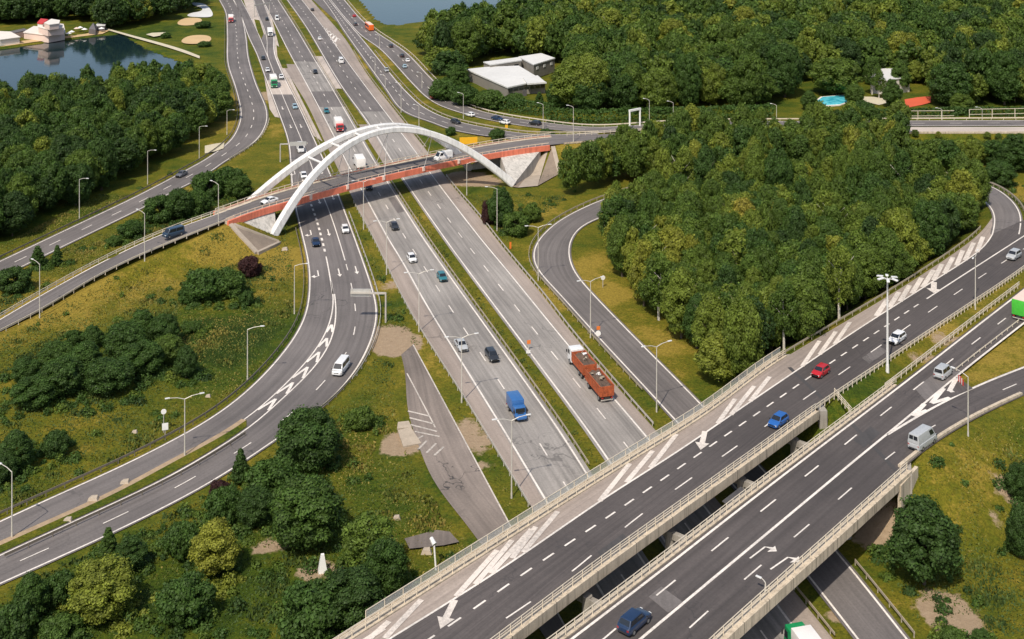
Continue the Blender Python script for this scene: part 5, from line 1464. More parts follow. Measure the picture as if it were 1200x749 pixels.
KIND = {}
KIND['hatch'] = make_car(4.0, 1.74, 1.47, .92, .82, .25, .07, -.36, -.47)
KIND['sedan'] = make_car(4.6, 1.80, 1.44, .92, .80, .22, .05, -.22, -.37, tail=.95)
KIND['estate'] = make_car(4.6, 1.80, 1.48, .92, .82, .24, .09, -.38, -.47)
KIND['suv'] = make_car(4.6, 1.88, 1.70, 1.06, .98, .24, .10, -.37, -.47, clear=.28)
KIND['small_van'] = make_car(4.3, 1.82, 1.84, 1.05, .95, .30, .17, -.46, -.485, van=False)
KIND['van'] = make_car(5.5, 2.0, 2.40, 1.15, 1.08, .42, .27, -.485, -.495, side=(.72, .94), van=True, clear=.26)
KIND['minibus'] = make_car(5.1, 1.95, 2.0, 1.1, 1.05, .40, .26, -.47, -.49, side=(.04, .96), van=False, clear=.26)
for k in KIND.values():
    pass

def truck_cab(t, x0, Lc, Wd, H, zb=.55, mat=None):
    m = MB(); w = Wd / 2
    m.hexa([(x0, -w, zb), (x0 + Lc, -w, zb), (x0 + Lc, w, zb), (x0, w, zb), (x0, -w, H), (x0 + Lc - .35, -w * .96, H), (x0 + Lc - .35, w * .96, H), (x0, w, H)])
    me = bevel_mesh(m.data('cab', mat or M['car']), .1, 3); cab = child('cab', me, t)
    q = [(x0 + Lc, -w, zb), (x0 + Lc, w, zb), (x0 + Lc - .35, w * .96, H), (x0 + Lc - .35, -w * .96, H)]
    child('windscreen', panel_mesh('windscreen', [inset(q, (.08, .92), (.46, .86), .02)], 'glass'), t)
    for s in (-1, 1):
        p = [(x0 + Lc * .40, s * (w + .01), zb + (H - zb) * .5), (x0 + Lc * .84, s * (w + .01), zb + (H - zb) * .5), (x0 + Lc * .76, s * (w + .01), zb + (H - zb) * .83), (x0 + Lc * .42, s * (w + .01), zb + (H - zb) * .83)]
        child('side_window', panel_mesh('side_window', [p], 'glass'), t)
        hm = MB(); hm.box((x0 + Lc - .02, s * w * .72, zb + .25), (.1, .4, .2)); child('headlight', hm.data('headlight', M['headlight']), t)
        mm = MB(); mm.box((x0 + Lc - .1, s * (w + .16), zb + (H - zb) * .62), (.12, .2, .5)); child('wing_mirror', mm.data('wing_mirror', M['plastic']), t)
    gm = MB(); gm.box((x0 + Lc + .01, 0, zb + .5), (.06, w * 1.1, .5)); child('grille', gm.data('grille', M['plastic']), t)
    return cab

def cargo(t, x0, x1, Wd, zb, zt, mat='car', name='cargo_box', bevel=.05):
    m = MB(); m.box(((x0 + x1) / 2, 0, (zb + zt) / 2), (x1 - x0, Wd, zt - zb)); return child(name, bevel_mesh(m.data(name, M[mat]), bevel, 2), t)

def frame(t, x0, x1, z=.75):
    m = MB(); m.box(((x0 + x1) / 2, 0, z), (x1 - x0, .9, .3)); child('chassis', m.data('chassis', M['plastic']), t)
    for s in (-1, 1):
        tm = MB(); tm.box((x0 - .02, s * .85, z + .05), (.08, .35, .16)); child('taillight', tm.data('taillight', M['taillight']), t)
    bm_ = MB(); bm_.box((x0 + .05, 0, z - .3), (.12, 2.2, .14)); child('bumper', bm_.data('bumper', M['galv']), t)

def make_box_truck(L=8.0, cab_mat=None, box_mat='tarp_white', H=3.5, cabH=2.6):
    t = empty('truck'); e = L / 2
    frame(t, -e, e - 1.4); truck_cab(t, e - 2.0, 2.0, 2.35, cabH); cargo(t, -e, e - 2.15, 2.5, 1.0, H, box_mat)
    add_wheels(t, (-e + 1.5, e - 1.1), 1.0, .48, .36); return t

def make_small_truck():
    t = empty('truck'); e = 2.95
    frame(t, -e, e - 1, .62)
    m = MB(); w = .98
    loft(m, [(-.1 + .9, w, .42, 1.12, .08), (1.9, w, .40, 1.10, .08), (2.55, w * .95, .42, .98, .1), (e, w * .8, .5, .85, .1)]); child('hood', bevel_mesh(m.data('hood', M['car']), .05), t)
    truck_cab(t, .75, 1.3, 1.95, 2.05, .5)
    cargo(t, -e, .65, 2.1, .85, 2.75, 'car', 'canvas_cover', .12)
    add_wheels(t, (-1.7, 2.0), .88, .36, .26); return t

def make_tipper(name, L, cab=True, col_='tipper_orange'):
    t = empty(name); e = L / 2
    bx1 = e - 2.5 if cab else e
    frame(t, -e, e - (1.4 if cab else .2))
    z0, z1, w, th = 1.15, 2.75, 1.25, .1
    m = MB(); m.box(((-e + bx1) / 2, 0, z0 - .06), (bx1 + e, 2 * w, .12))
    for s in (-1, 1):
        m.box(((-e + bx1) / 2, s * (w - th / 2), (z0 + z1) / 2), (bx1 + e, th, z1 - z0 - .01))
        n = 6
        for k in range(n + 1): m.box((-e + .1 + (bx1 + e - .2) * k / n, s * (w + .035), (z0 + z1) / 2), (.12, .07, z1 - z0 - .1))
        m.box(((-e + bx1) / 2, s * (w + .01), z1 + .02), (bx1 + e, .16, .12))
    m.box((bx1 - th / 2, 0, (z0 + z1) / 2 + .002), (th, 2 * w - 2 * th - .01, z1 - z0)); m.box((-e + th / 2, 0, (z0 + z1) / 2 + .002), (th, 2 * w - 2 * th - .01, z1 - z0))
    for k in range(3): m.box((-e - .03, -.8 + .8 * k, (z0 + z1) / 2), (.06, .12, z1 - z0 - .15))
    child('tipper_body', m.data('tipper_body', M[col_]), t)
    # scrap load
    m = MB(); n = 9; r = random.Random(5 if cab else 8); hgt = {}
    for i in range(n + 1):
        for j in range(5): hgt[i, j] = 2.2 + r.random() * .6
    X = lambda i: -e + .12 + (bx1 + e - .24) * i / n; Y = lambda j: -w + .12 + (2 * w - .24) * j / 4
    for i in range(n):
        for j in range(4):
            m.face([(X(i), Y(j), hgt[i, j]), (X(i + 1), Y(j), hgt[i + 1, j]), (X(i + 1), Y(j + 1), hgt[i + 1, j + 1]), (X(i), Y(j + 1), hgt[i, j + 1])])
    child('load', m.data('load', M['scrap'], fixn=False), t)
    for k in range(5):
        m = MB(); m.box((0, 0, 0), (r.uniform(.3, .9), r.uniform(.2, .5), r.uniform(.1, .3))); o = child('scrap_piece', m.data('scrap_piece', M['white_paint' if k % 2 else 'rail_old']), t); o.location = (r.uniform(-e + .6, bx1 - .6), r.uniform(-.8, .8), 2.75); o.rotation_euler = (r.random(), r.random(), r.random())
    if cab: truck_cab(t, e - 2.2, 2.2, 2.4, 3.0, .6); add_wheels(t, (-e + 1.2, -e + 2.5, e - 1.2), 1.02, .5, .38)
    else:
        add_wheels(t, (-e + 1.0, e - 1.3), 1.02, .5, .38); m = MB(); m.box((e + .7, 0, .85), (1.6, .2, .15)); child('drawbar', m.data('drawbar', M['plastic']), t)
    return t
M['tipper_orange'] = plain('tipper_paint', (.34, .075, .022), .8, 0, .55, .9, 4)

def make_artic(box='tarp_white', L=13.6, cabH=3.5):
    """tractor with a long trailer; front at +X"""
    t = empty('truck'); e = (L + 3.0) / 2
    frame(t, -e, e - 1.2); truck_cab(t, e - 2.3, 2.3, 2.5, cabH, .5); cargo(t, -e, -e + L, 2.55, 1.1, 3.95, box)
    add_wheels(t, (-e + 1.6, -e + 2.9, -e + 4.2, e - 4.2, e - 1.2), 1.02, .5, .36)
    m = MB(); m.hexa([(e - 2.3, -1.1, cabH - .02), (e - 1.0, -1.1, cabH - .02), (e - 1.0, 1.1, cabH - .02), (e - 2.3, 1.1, cabH - .02), (e - 2.3, -1.1, cabH + .5), (e - 1.9, -1.0, cabH + .5), (e - 1.9, 1.0, cabH + .5), (e - 2.3, 1.1, cabH + .5)])
    child('roof_deflector', bevel_mesh(m.data('roof_deflector', M['car']), .06), t); return t

def make_bus():
    t = empty('bus'); e = 5.6
    m = MB(); m.box((0, 0, 1.75), (2 * e, 2.5, 2.7)); child('body', bevel_mesh(m.data('body', M['car']), .18, 3), t)
    for s in (-1, 1):
        pl = [[(-e + .5 + k * 1.75, s * 1.262, 1.75), (-e + 2.05 + k * 1.75, s * 1.262, 1.75), (-e + 2.05 + k * 1.75, s * 1.262, 2.6), (-e + .5 + k * 1.75, s * 1.262, 2.6)] for k in range(6)]
        child('side_window', panel_mesh('side_window', pl, 'glass'), t)
        hm = MB(); hm.box((e, s * .9, .8), (.1, .4, .22)); child('headlight', hm.data('headlight', M['headlight']), t)
    child('windscreen', panel_mesh('windscreen', [[(e + .012, -1.05, 1.5), (e + .012, 1.05, 1.5), (e + .012, 1.05, 2.75), (e + .012, -1.05, 2.75)]], 'glass'), t)
    m = MB(); m.box((0, 0, 3.16), (2 * e - .6, 2.1, .12)); child('roof', m.data('roof', M['wall_pink']), t)
    add_wheels(t, (-3.0, 3.2), 1.05, .48, .34); return t

KIND['box_truck'] = make_box_truck()
KIND['small_truck'] = make_small_truck()
KIND['tipper'] = make_tipper('truck', 8.6)
KIND['tipper_trailer'] = make_tipper('trailer', 7.2, False)
KIND['artic_green'] = make_box_truck(9.5, None, 'tarp_white', 3.9, 3.2)
KIND['bus'] = make_bus()
KIND['green_box'] = make_box_truck(9.0, None, 'car', 3.8, 3.0)
rm_ = MB(); rm_.box((-1.1, 0, 3.83), (6.7, 2.44, .05)); child('box_roof', rm_.data('box_roof', M['wall_pink']), KIND['green_box'])
used_kind = set()

PAINT = dict(white=(.76, .75, .73), silver=(.42, .43, .43), grey=(.12, .12, .13), dark=(.028, .03, .034), black=(.012, .012, .014), red=(.45, .015, .02), blue=(.02, .11, .36), navy=(.012, .03, .075),
             teal=(.03, .16, .19), lightblue=(.30, .42, .48), green=(.06, .45, .04), darkgreen=(.01, .26, .09), orange=(.75, .13, .01), bluevan=(.03, .055, .09), cabred=(.55, .03, .03), canvas=(.035, .13, .34))

def put(kind, x, y, line, sign, colour, label, cat='car', name=None, z=None, turn=0.0, dxy=None):
    if kind in used_kind: t = copy_tree(KIND[kind])
    else: t = KIND[kind]; used_kind.add(kind)
    zz = line[np.argmin(np.abs(600 + line[:, 0] / line[:, 1] * F - x) + np.abs(YH + F * (HC - line[:, 2]) / line[:, 1] - y))][2]
    for _ in range(3):
        p = P(x, y, zz + .4); i, a, d = nearest_t(line, p); zz = line[i][2]
    zr = line[i][2] + .09 if z is None else z + .09
    t.location = (p[0], p[1], zr)
    t.rotation_euler = (0, 0, a + (0 if sign > 0 else math.pi) + turn)
    t.name = name or {'car': 'parked_car'}.get(cat, cat.replace(' ', '_')) if name else cat.replace(' ', '_')
    tag(t, label, cat, 'vehicles on the roads')
    for c in t.children: c.color = (*PAINT[colour], 1)
    return t
# motorway, towards the camera
put('sedan', 462, 266, mid_sb, 1, 'dark', 'dark grey saloon car on the left motorway carriageway just below the arch bridge')
put('hatch', 482.5, 304, mid_sb, 1, 'white', 'white hatchback on the left motorway carriageway near the lane dashes')
put('hatch', 518, 326, mid_sb, 1, 'teal', 'blue green car hugging the median line of the left motorway carriageway')
put('sedan', 540.5, 406, mid_sb, 1, 'silver', 'silver car on the motorway beside the lamp post, left of the dark car')
put('estate', 576.5, 418, mid_sb, 1, 'dark', 'dark estate car on the motorway right of the silver car')
put('small_truck', 606, 484, mid_sb, 1, 'canvas', 'blue light truck with a blue canvas box on the motorway', 'truck')
put('box_truck', 397, 151, mid_sb, 1, 'cabred', 'truck with red cab and white box behind the arch crown', 'truck')
put('hatch', 382.5, 131, mid_sb, 1, 'teal', 'dark teal car just behind the red and white truck')
put('hatch', 369.5, 85, mid_sb, 1, 'dark', 'dark car near the median on the pale patched part of the motorway')
put('van', 324.5, 23, mid_sb, 1, 'white', 'white van on the motorway at the top left of the carriageway', 'van')
# exit lane and local road
put('hatch', 313, 23, BR3_l, 1, 'dark', 'dark car on the exit lane next to the white van at the top')
put('box_truck', 316.5, 41, BR3_l, 1, 'white', 'white box truck on the exit lane where it bends away from the motorway', 'truck')
put('hatch', 308.5, 69, C_l, 1, 'dark', 'dark car on the left lane before the white car and green truck')
put('hatch', 313.5, 83, C_l, 1, 'white', 'white car left of the green truck')
put('hatch', 329.5, 91, C_r, 1, 'white', 'white car right of the green truck')
put('artic_green', 320.5, 100, X2, 1, 'darkgreen', 'truck with dark green cab and white box on the local road above the arch', 'truck')
put('hatch', 345.5, 126, C_r, 1, 'lightblue', 'pale blue car on the right lane of the local road above the arch')
put('van', 352, 176, X2, 1, 'white', 'white van next to the sign gantry behind the arch', 'van')
put('hatch', 356, 207, X2, 1, 'white', 'white car seen between the two arch ribs')
put('sedan', 370, 285, X2, 1, 'navy', 'dark blue car on the local road lane with the turn arrow below the arch')
put('hatch', 404.5, 270, C_r, 1, 'white', 'white car on the right lane of the local road below the arch')
put('minibus', 399.5, 433, X2, 1, 'white', 'large white van on the curve of the right ramp', 'van')
# northbound
put('tipper', 681.5, 432, mid_nb, -1, 'white', 'tipper truck with white cab and rusty orange body loaded with scrap', 'truck')
put('tipper_trailer', 702.5, 459, mid_nb, -1, 'orange', 'orange tipper trailer loaded with scrap behind the white cab truck', 'trailer')
put('box_truck', 421, 195, mid_sb, -1, 'white', 'white flat box truck passing just behind the arch bridge deck', 'truck')
put('suv', 431.5, 220, mid_sb, 1, 'black', 'black car in the shade under the arch bridge deck')
put('hatch', 374.5, 46, mid_nb, -1, 'white', 'white hatchback on the far motorway carriageway beside the hatched gore')
put('van', 399.5, 73, mid_nb, -1, 'white', 'white van on the right motorway carriageway beyond the arch', 'van')
put('hatch', 366, 12, W([(368, 1), (405, 38)]), -1, 'dark', 'dark car on the ramp joining the motorway at the top')
put('artic_green', 951, 787, mid_nb, -1, 'darkgreen', 'truck with green cab and white box coming out under the overpass at the bottom edge', 'truck')
# bridge road, western road
put('van', 519.5, 186, R5_n, -1, 'white', 'white panel van on the arch bridge deck', 'van')
put('sedan', 315.5, 236.5, R5_n, -1, 'white', 'white car on the left end of the arch bridge deck')
put('minibus', 203, 275, R5_n, -1, 'bluevan', 'dark blue van on the ramp left of the arch bridge', 'van')
put('sedan', 212.5, 205, F_l, 1, 'grey', 'grey car on the western road in front of the wood')
put('box_truck', 270.5, 25, F_l, 1, 'cabred', 'red truck with white box on the western road at the top left', 'truck')
# eastern road
put('hatch', 416.5, 29, B6_l, -1, 'dark', 'dark car left of the orange bus')
put('hatch', 415, 19, B6_l, -1, 'red', 'small red car at the top beside the pale verge')
put('bus', 432.8, 34, B6_r, -1, 'orange', 'orange bus on the eastern road at the top', 'bus')
put('hatch', 458, 54.5, B6_l, -1, 'dark', 'small dark car below the orange bus on the eastern road')
put('hatch', 471, 66, B6_l, -1, 'black', 'black car next to two pale cars on the eastern road')
put('hatch', 477.5, 71.5, B6_r, -1, 'white', 'white car close to the outer edge of the eastern road')
put('hatch', 474, 78.5, B6_l, -1, 'lightblue', 'pale blue car just below the white car on the eastern road')
put('hatch', 453, 83, A6_r, 1, 'silver', 'silver car on the inner eastern carriageway beside a lamp')
put('hatch', 507, 114, B6_l, -1, 'red', 'red car at the start of the eastern bend')
put('hatch', 550.7, 135, B6_l, -1, 'white', 'white car on the eastern bend beside the lamp, left one of two')
put('sedan', 582.8, 139.6, B6_r, 1, 'navy', 'dark car on the outer lane behind the second white car of the eastern bend')
put('hatch', 591.5, 144, B6_l, -1, 'white', 'white car on the eastern bend next to the yellow marker, right one of two')
put('suv', 627, 145.8, B6_l, -1, 'black', 'black off road car on the eastern road below the grey hall', z=None)
put('hatch', 534, 143.5, A6_r, 1, 'dark', 'dark car on the inner carriageway of the eastern bend above the arch')
# overpass
put('hatch', 961.5, 437, A2, -1, 'red', 'bright red hatchback on the upper overpass carriageway')
put('hatch', 912, 495, A3, -1, 'blue', 'bright blue hatchback on the upper overpass carriageway near the median')
put('estate', 1051, 398, A3, -1, 'white', 'white estate car beside the tall mast')
put('suv', 1188, 301, A3, -1, 'silver', 'silver off road car with dark glass at the right edge')
put('green_box', 1204, 366, B1, 1, 'green', 'bright green box truck cut by the right edge of the photo', 'truck')
put('small_van', 1105.5, 438.5, B1, 1, 'silver', 'silver grey people carrier in front of the red and white chevron board', 'car')
put('van', 1081, 519, B3, 1, 'silver', 'silver panel van on the branch road', 'van')
put('suv', 743.5, 731, B1, 1, 'navy', 'dark blue estate car on the lower overpass deck at the bottom edge')
# ---------------------------------------------------------------- trees and bushes
def foliage_material(name, attr_tint):
    m, nt, b, out_ = nodes(name); nt.nodes.remove(b)
    if attr_tint:
        a = N(nt, 'ShaderNodeAttribute'); a.attribute_name = 'tint'; tint = a.outputs['Fac']
    else:
        oi = N(nt, 'ShaderNodeObjectInfo'); sp = N(nt, 'ShaderNodeSeparateColor'); nt.links.new(oi.outputs['Color'], sp.inputs[0]); tint = sp.outputs[0]
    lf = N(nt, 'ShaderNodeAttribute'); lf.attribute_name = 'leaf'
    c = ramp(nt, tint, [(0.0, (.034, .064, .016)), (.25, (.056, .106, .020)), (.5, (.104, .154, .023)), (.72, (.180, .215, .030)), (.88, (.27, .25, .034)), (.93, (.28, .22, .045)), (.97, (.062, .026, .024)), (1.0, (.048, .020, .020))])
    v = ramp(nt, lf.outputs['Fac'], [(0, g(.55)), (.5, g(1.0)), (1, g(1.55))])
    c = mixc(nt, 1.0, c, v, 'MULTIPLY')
    d = N(nt, 'ShaderNodeBsdfPrincipled'); d.inputs['Roughness'].default_value = .6; d.inputs['Specular IOR Level'].default_value = .25
    nt.links.new(c, d.inputs['Base Color'])
    t = N(nt, 'ShaderNodeBsdfTranslucent'); nt.links.new(mixc(nt, 1.0, c, (1.1, 1.25, .6), 'MULTIPLY'), t.inputs[0])
    mx = N(nt, 'ShaderNodeMixShader'); mx.inputs[0].default_value = .33
    nt.links.new(d.outputs[0], mx.inputs[1]); nt.links.new(t.outputs[0], mx.inputs[2]); nt.links.new(mx.outputs[0], out_.inputs[0])
    return m
M['leaf'] = foliage_material('foliage', False)
M['leaf_far'] = foliage_material('foliage_far', True)

def crown_arrays(seed, R, H, z0, n_puff, n_leaf, ls, shape='round', gap=.0):
    """leaf clumps on the skin of many overlapping puffs; returns quads (n,4,3) and leaf tones"""
    r = np.random.default_rng(seed)
    hh = (H - z0) / 2; cz = z0 + hh
    C, RR = [], []
    for k in range(n_puff):
        for _ in range(40):
            p = r.uniform(-1, 1, 3)
            if np.linalg.norm(p) < 1: break
        p = p / max(np.linalg.norm(p), 1e-6) * np.linalg.norm(p) ** .5 * .86
        zf = p[2]
        if shape == 'cone': wd = np.clip(1.0 - .85 * (zf + .72) / 1.44, .08, 1)
        elif shape == 'egg': wd = np.clip(1.05 - .45 * (zf + .2), .4, 1.05)
        else: wd = 1.0
        c = np.array([p[0] * R * wd, p[1] * R * wd, cz + p[2] * hh])
        rr = R * r.uniform(.11, .30) * (wd if shape == 'cone' else 1) * (.8 + .2 * wd)
        if shape == 'cone': rr = max(rr, R * .16)
        C.append(c); RR.append(rr)
    C, RR = np.array(C), np.array(RR)
    tone = r.uniform(.25, .75, n_puff)
    w = RR ** 2; pick = r.choice(n_puff, n_leaf * 3, p=w / w.sum())
    nrm_ = r.normal(size=(len(pick), 3)); nrm_ /= np.linalg.norm(nrm_, axis=1)[:, None]
    rad = RR[pick] * (r.uniform(.82, 1.12, len(pick)) + .55 * (r.random(len(pick)) < .18) * r.random(len(pick)))
    pts = C[pick] + nrm_ * rad[:, None] * np.array([1, 1, .85])
    d = np.linalg.norm(pts[:, None] - C[None], axis=2) / RR[None]
    d[np.arange(len(pick)), pick] = 9
    keep = (d.min(1) > .80) & (pts[:, 2] > z0 * .55) & (nrm_[:, 2] > -.75)
    idx_ = np.where(keep)[0][:n_leaf]
    pts, nn, pk = pts[idx_], nrm_[idx_], pick[idx_]
    nn = nn + r.normal(size=nn.shape) * .42 + np.array([0, 0, .15]); nn /= np.linalg.norm(nn, axis=1)[:, None]
    t1 = np.cross(nn, r.normal(size=nn.shape)); t1 /= np.linalg.norm(t1, axis=1)[:, None]; t2 = np.cross(nn, t1)
    s = ls * r.uniform(.55, 1.25, len(pts))[:, None]; s2 = s * r.uniform(.5, .9, len(pts))[:, None]
    q = np.stack([pts - t1 * s - t2 * s2 * .35, pts + t1 * s * .1 - t2 * s2, pts + t1 * s + t2 * s2 * .3, pts - t1 * s * .15 + t2 * s2], 1)
    q[:, 0] -= nn * s * .25; q[:, 2] -= nn * s * .25
    lt = np.clip(tone[pk] + r.normal(0, .17, len(pts)), 0, 1)
    return q.astype(np.float32), lt.astype(np.float32), C, RR

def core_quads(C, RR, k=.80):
    """opaque low filler spheres inside the puffs; callers tone them dark as inner shade"""
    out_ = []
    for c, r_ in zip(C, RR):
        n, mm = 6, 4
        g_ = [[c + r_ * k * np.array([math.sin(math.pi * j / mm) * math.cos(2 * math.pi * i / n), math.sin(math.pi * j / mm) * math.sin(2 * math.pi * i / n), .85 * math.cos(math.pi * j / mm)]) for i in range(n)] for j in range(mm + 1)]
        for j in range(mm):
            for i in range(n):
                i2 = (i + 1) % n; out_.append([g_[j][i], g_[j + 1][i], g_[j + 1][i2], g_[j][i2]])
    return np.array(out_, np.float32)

def quads_mesh(name, q, leaf, mat, tint=None):
    n = len(q); me = bpy.data.meshes.new(name)
    me.vertices.add(n * 4); me.vertices.foreach_set('co', q.reshape(-1))
    me.loops.add(n * 4); me.loops.foreach_set('vertex_index', np.arange(n * 4, dtype=np.int32))
    me.polygons.add(n); me.polygons.foreach_set('loop_start', np.arange(0, n * 4, 4, dtype=np.int32)); me.polygons.foreach_set('loop_total', np.full(n, 4, np.int32))
    me.update()
    a = me.attributes.new('leaf', 'FLOAT', 'FACE'); a.data.foreach_set('value', leaf)
    if tint is not None:
        a = me.attributes.new('tint', 'FLOAT', 'FACE'); a.data.foreach_set('value', tint.astype(np.float32))
    me.materials.append(mat); return me

def trunk_mesh(seed, H, r0, birch=False):
    r = random.Random(seed); m = MB(); p = Vector((0, 0, -.5)); n = 5; pts = [p]
    for k in range(1, n + 1): pts.append(Vector((r.uniform(-.25, .25) * k * .4, r.uniform(-.25, .25) * k * .4, H * .72 * k / n)))
    for k in range(n): m.tube(pts[k], pts[k + 1], r0 * (1 - k / (n + .8)), r0 * (1 - (k + 1) / (n + .8)), 7)
    for k in range(6):
        a = r.uniform(0, 6.28); b = pts[2 + k % 3]; L = H * r.uniform(.18, .3)
        m.tube(b, b + Vector((math.cos(a) * L * .7, math.sin(a) * L * .7, L * .75)), r0 * .38, r0 * .1, 5)
    return m.data('trunk', M['bark_birch' if birch else 'bark'])

PROTO = {'round': [], 'egg': [], 'cone': [], 'sparse': [], 'bush': []}
def proto(kind, seed, R, H, z0, npuff, nleaf, ls, shape, birch=False):
    q, lt, C, RR = crown_arrays(seed, R, H, z0, npuff, nleaf, ls, shape)
    if kind != 'sparse':
        cq = core_quads(C, RR, .78); q = np.concatenate([q, cq]); lt = np.concatenate([lt, np.full(len(cq), .15, np.float32)])  # low core tone: shade inside the crown put into the colour
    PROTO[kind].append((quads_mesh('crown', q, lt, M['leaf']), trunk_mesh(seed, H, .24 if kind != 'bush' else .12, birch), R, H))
for s_ in range(5): proto('round', 10 + s_, 4.6, 10.5, .5, 170, 12000, .20, 'round')
for s_ in range(3): proto('egg', 30 + s_, 4.0, 12.0, .6, 170, 12000, .20, 'egg')
for s_ in range(2): proto('cone', 50 + s_, 2.8, 10.0, .4, 130, 8000, .17, 'cone')
for s_ in range(2): proto('sparse', 60 + s_, 3.6, 12.0, 2.4, 90, 6000, .20, 'egg', True)
for s_ in range(3): proto('bush', 70 + s_, 2.6, 3.6, .05, 90, 6200, .15, 'round')

def plant(kind, v, x, y, dia, h, tint, rz, name, label, cat, group=None, zoff=-.15):
    crown, trunk, R, H = PROTO[kind][v % len(PROTO[kind])]
    z = float(ground_z(x, y)) + zoff
    t = empty(name, (x, y, z), rz, label, cat, group)
    c = child('crown', crown, t); c.scale = (dia / 2 / R, dia / 2 / R, h / H); c.color = (tint, 0, 0, 1)
    k = child('trunk', trunk, t); s = h / H; k.scale = (max(.5, s), max(.5, s), s)
    return t

def crown_px(cx, cy, rx, ry):
    """crown outline in the photo -> foot point, diameter, height"""
    yb = cy + ry * .80
    p = PG(cx, yb); s = F / p[1]
    dia = 2 * rx / s; h = max(1.2, (yb - (cy - ry)) / s - .10 * dia * .5)
    return p, dia, h

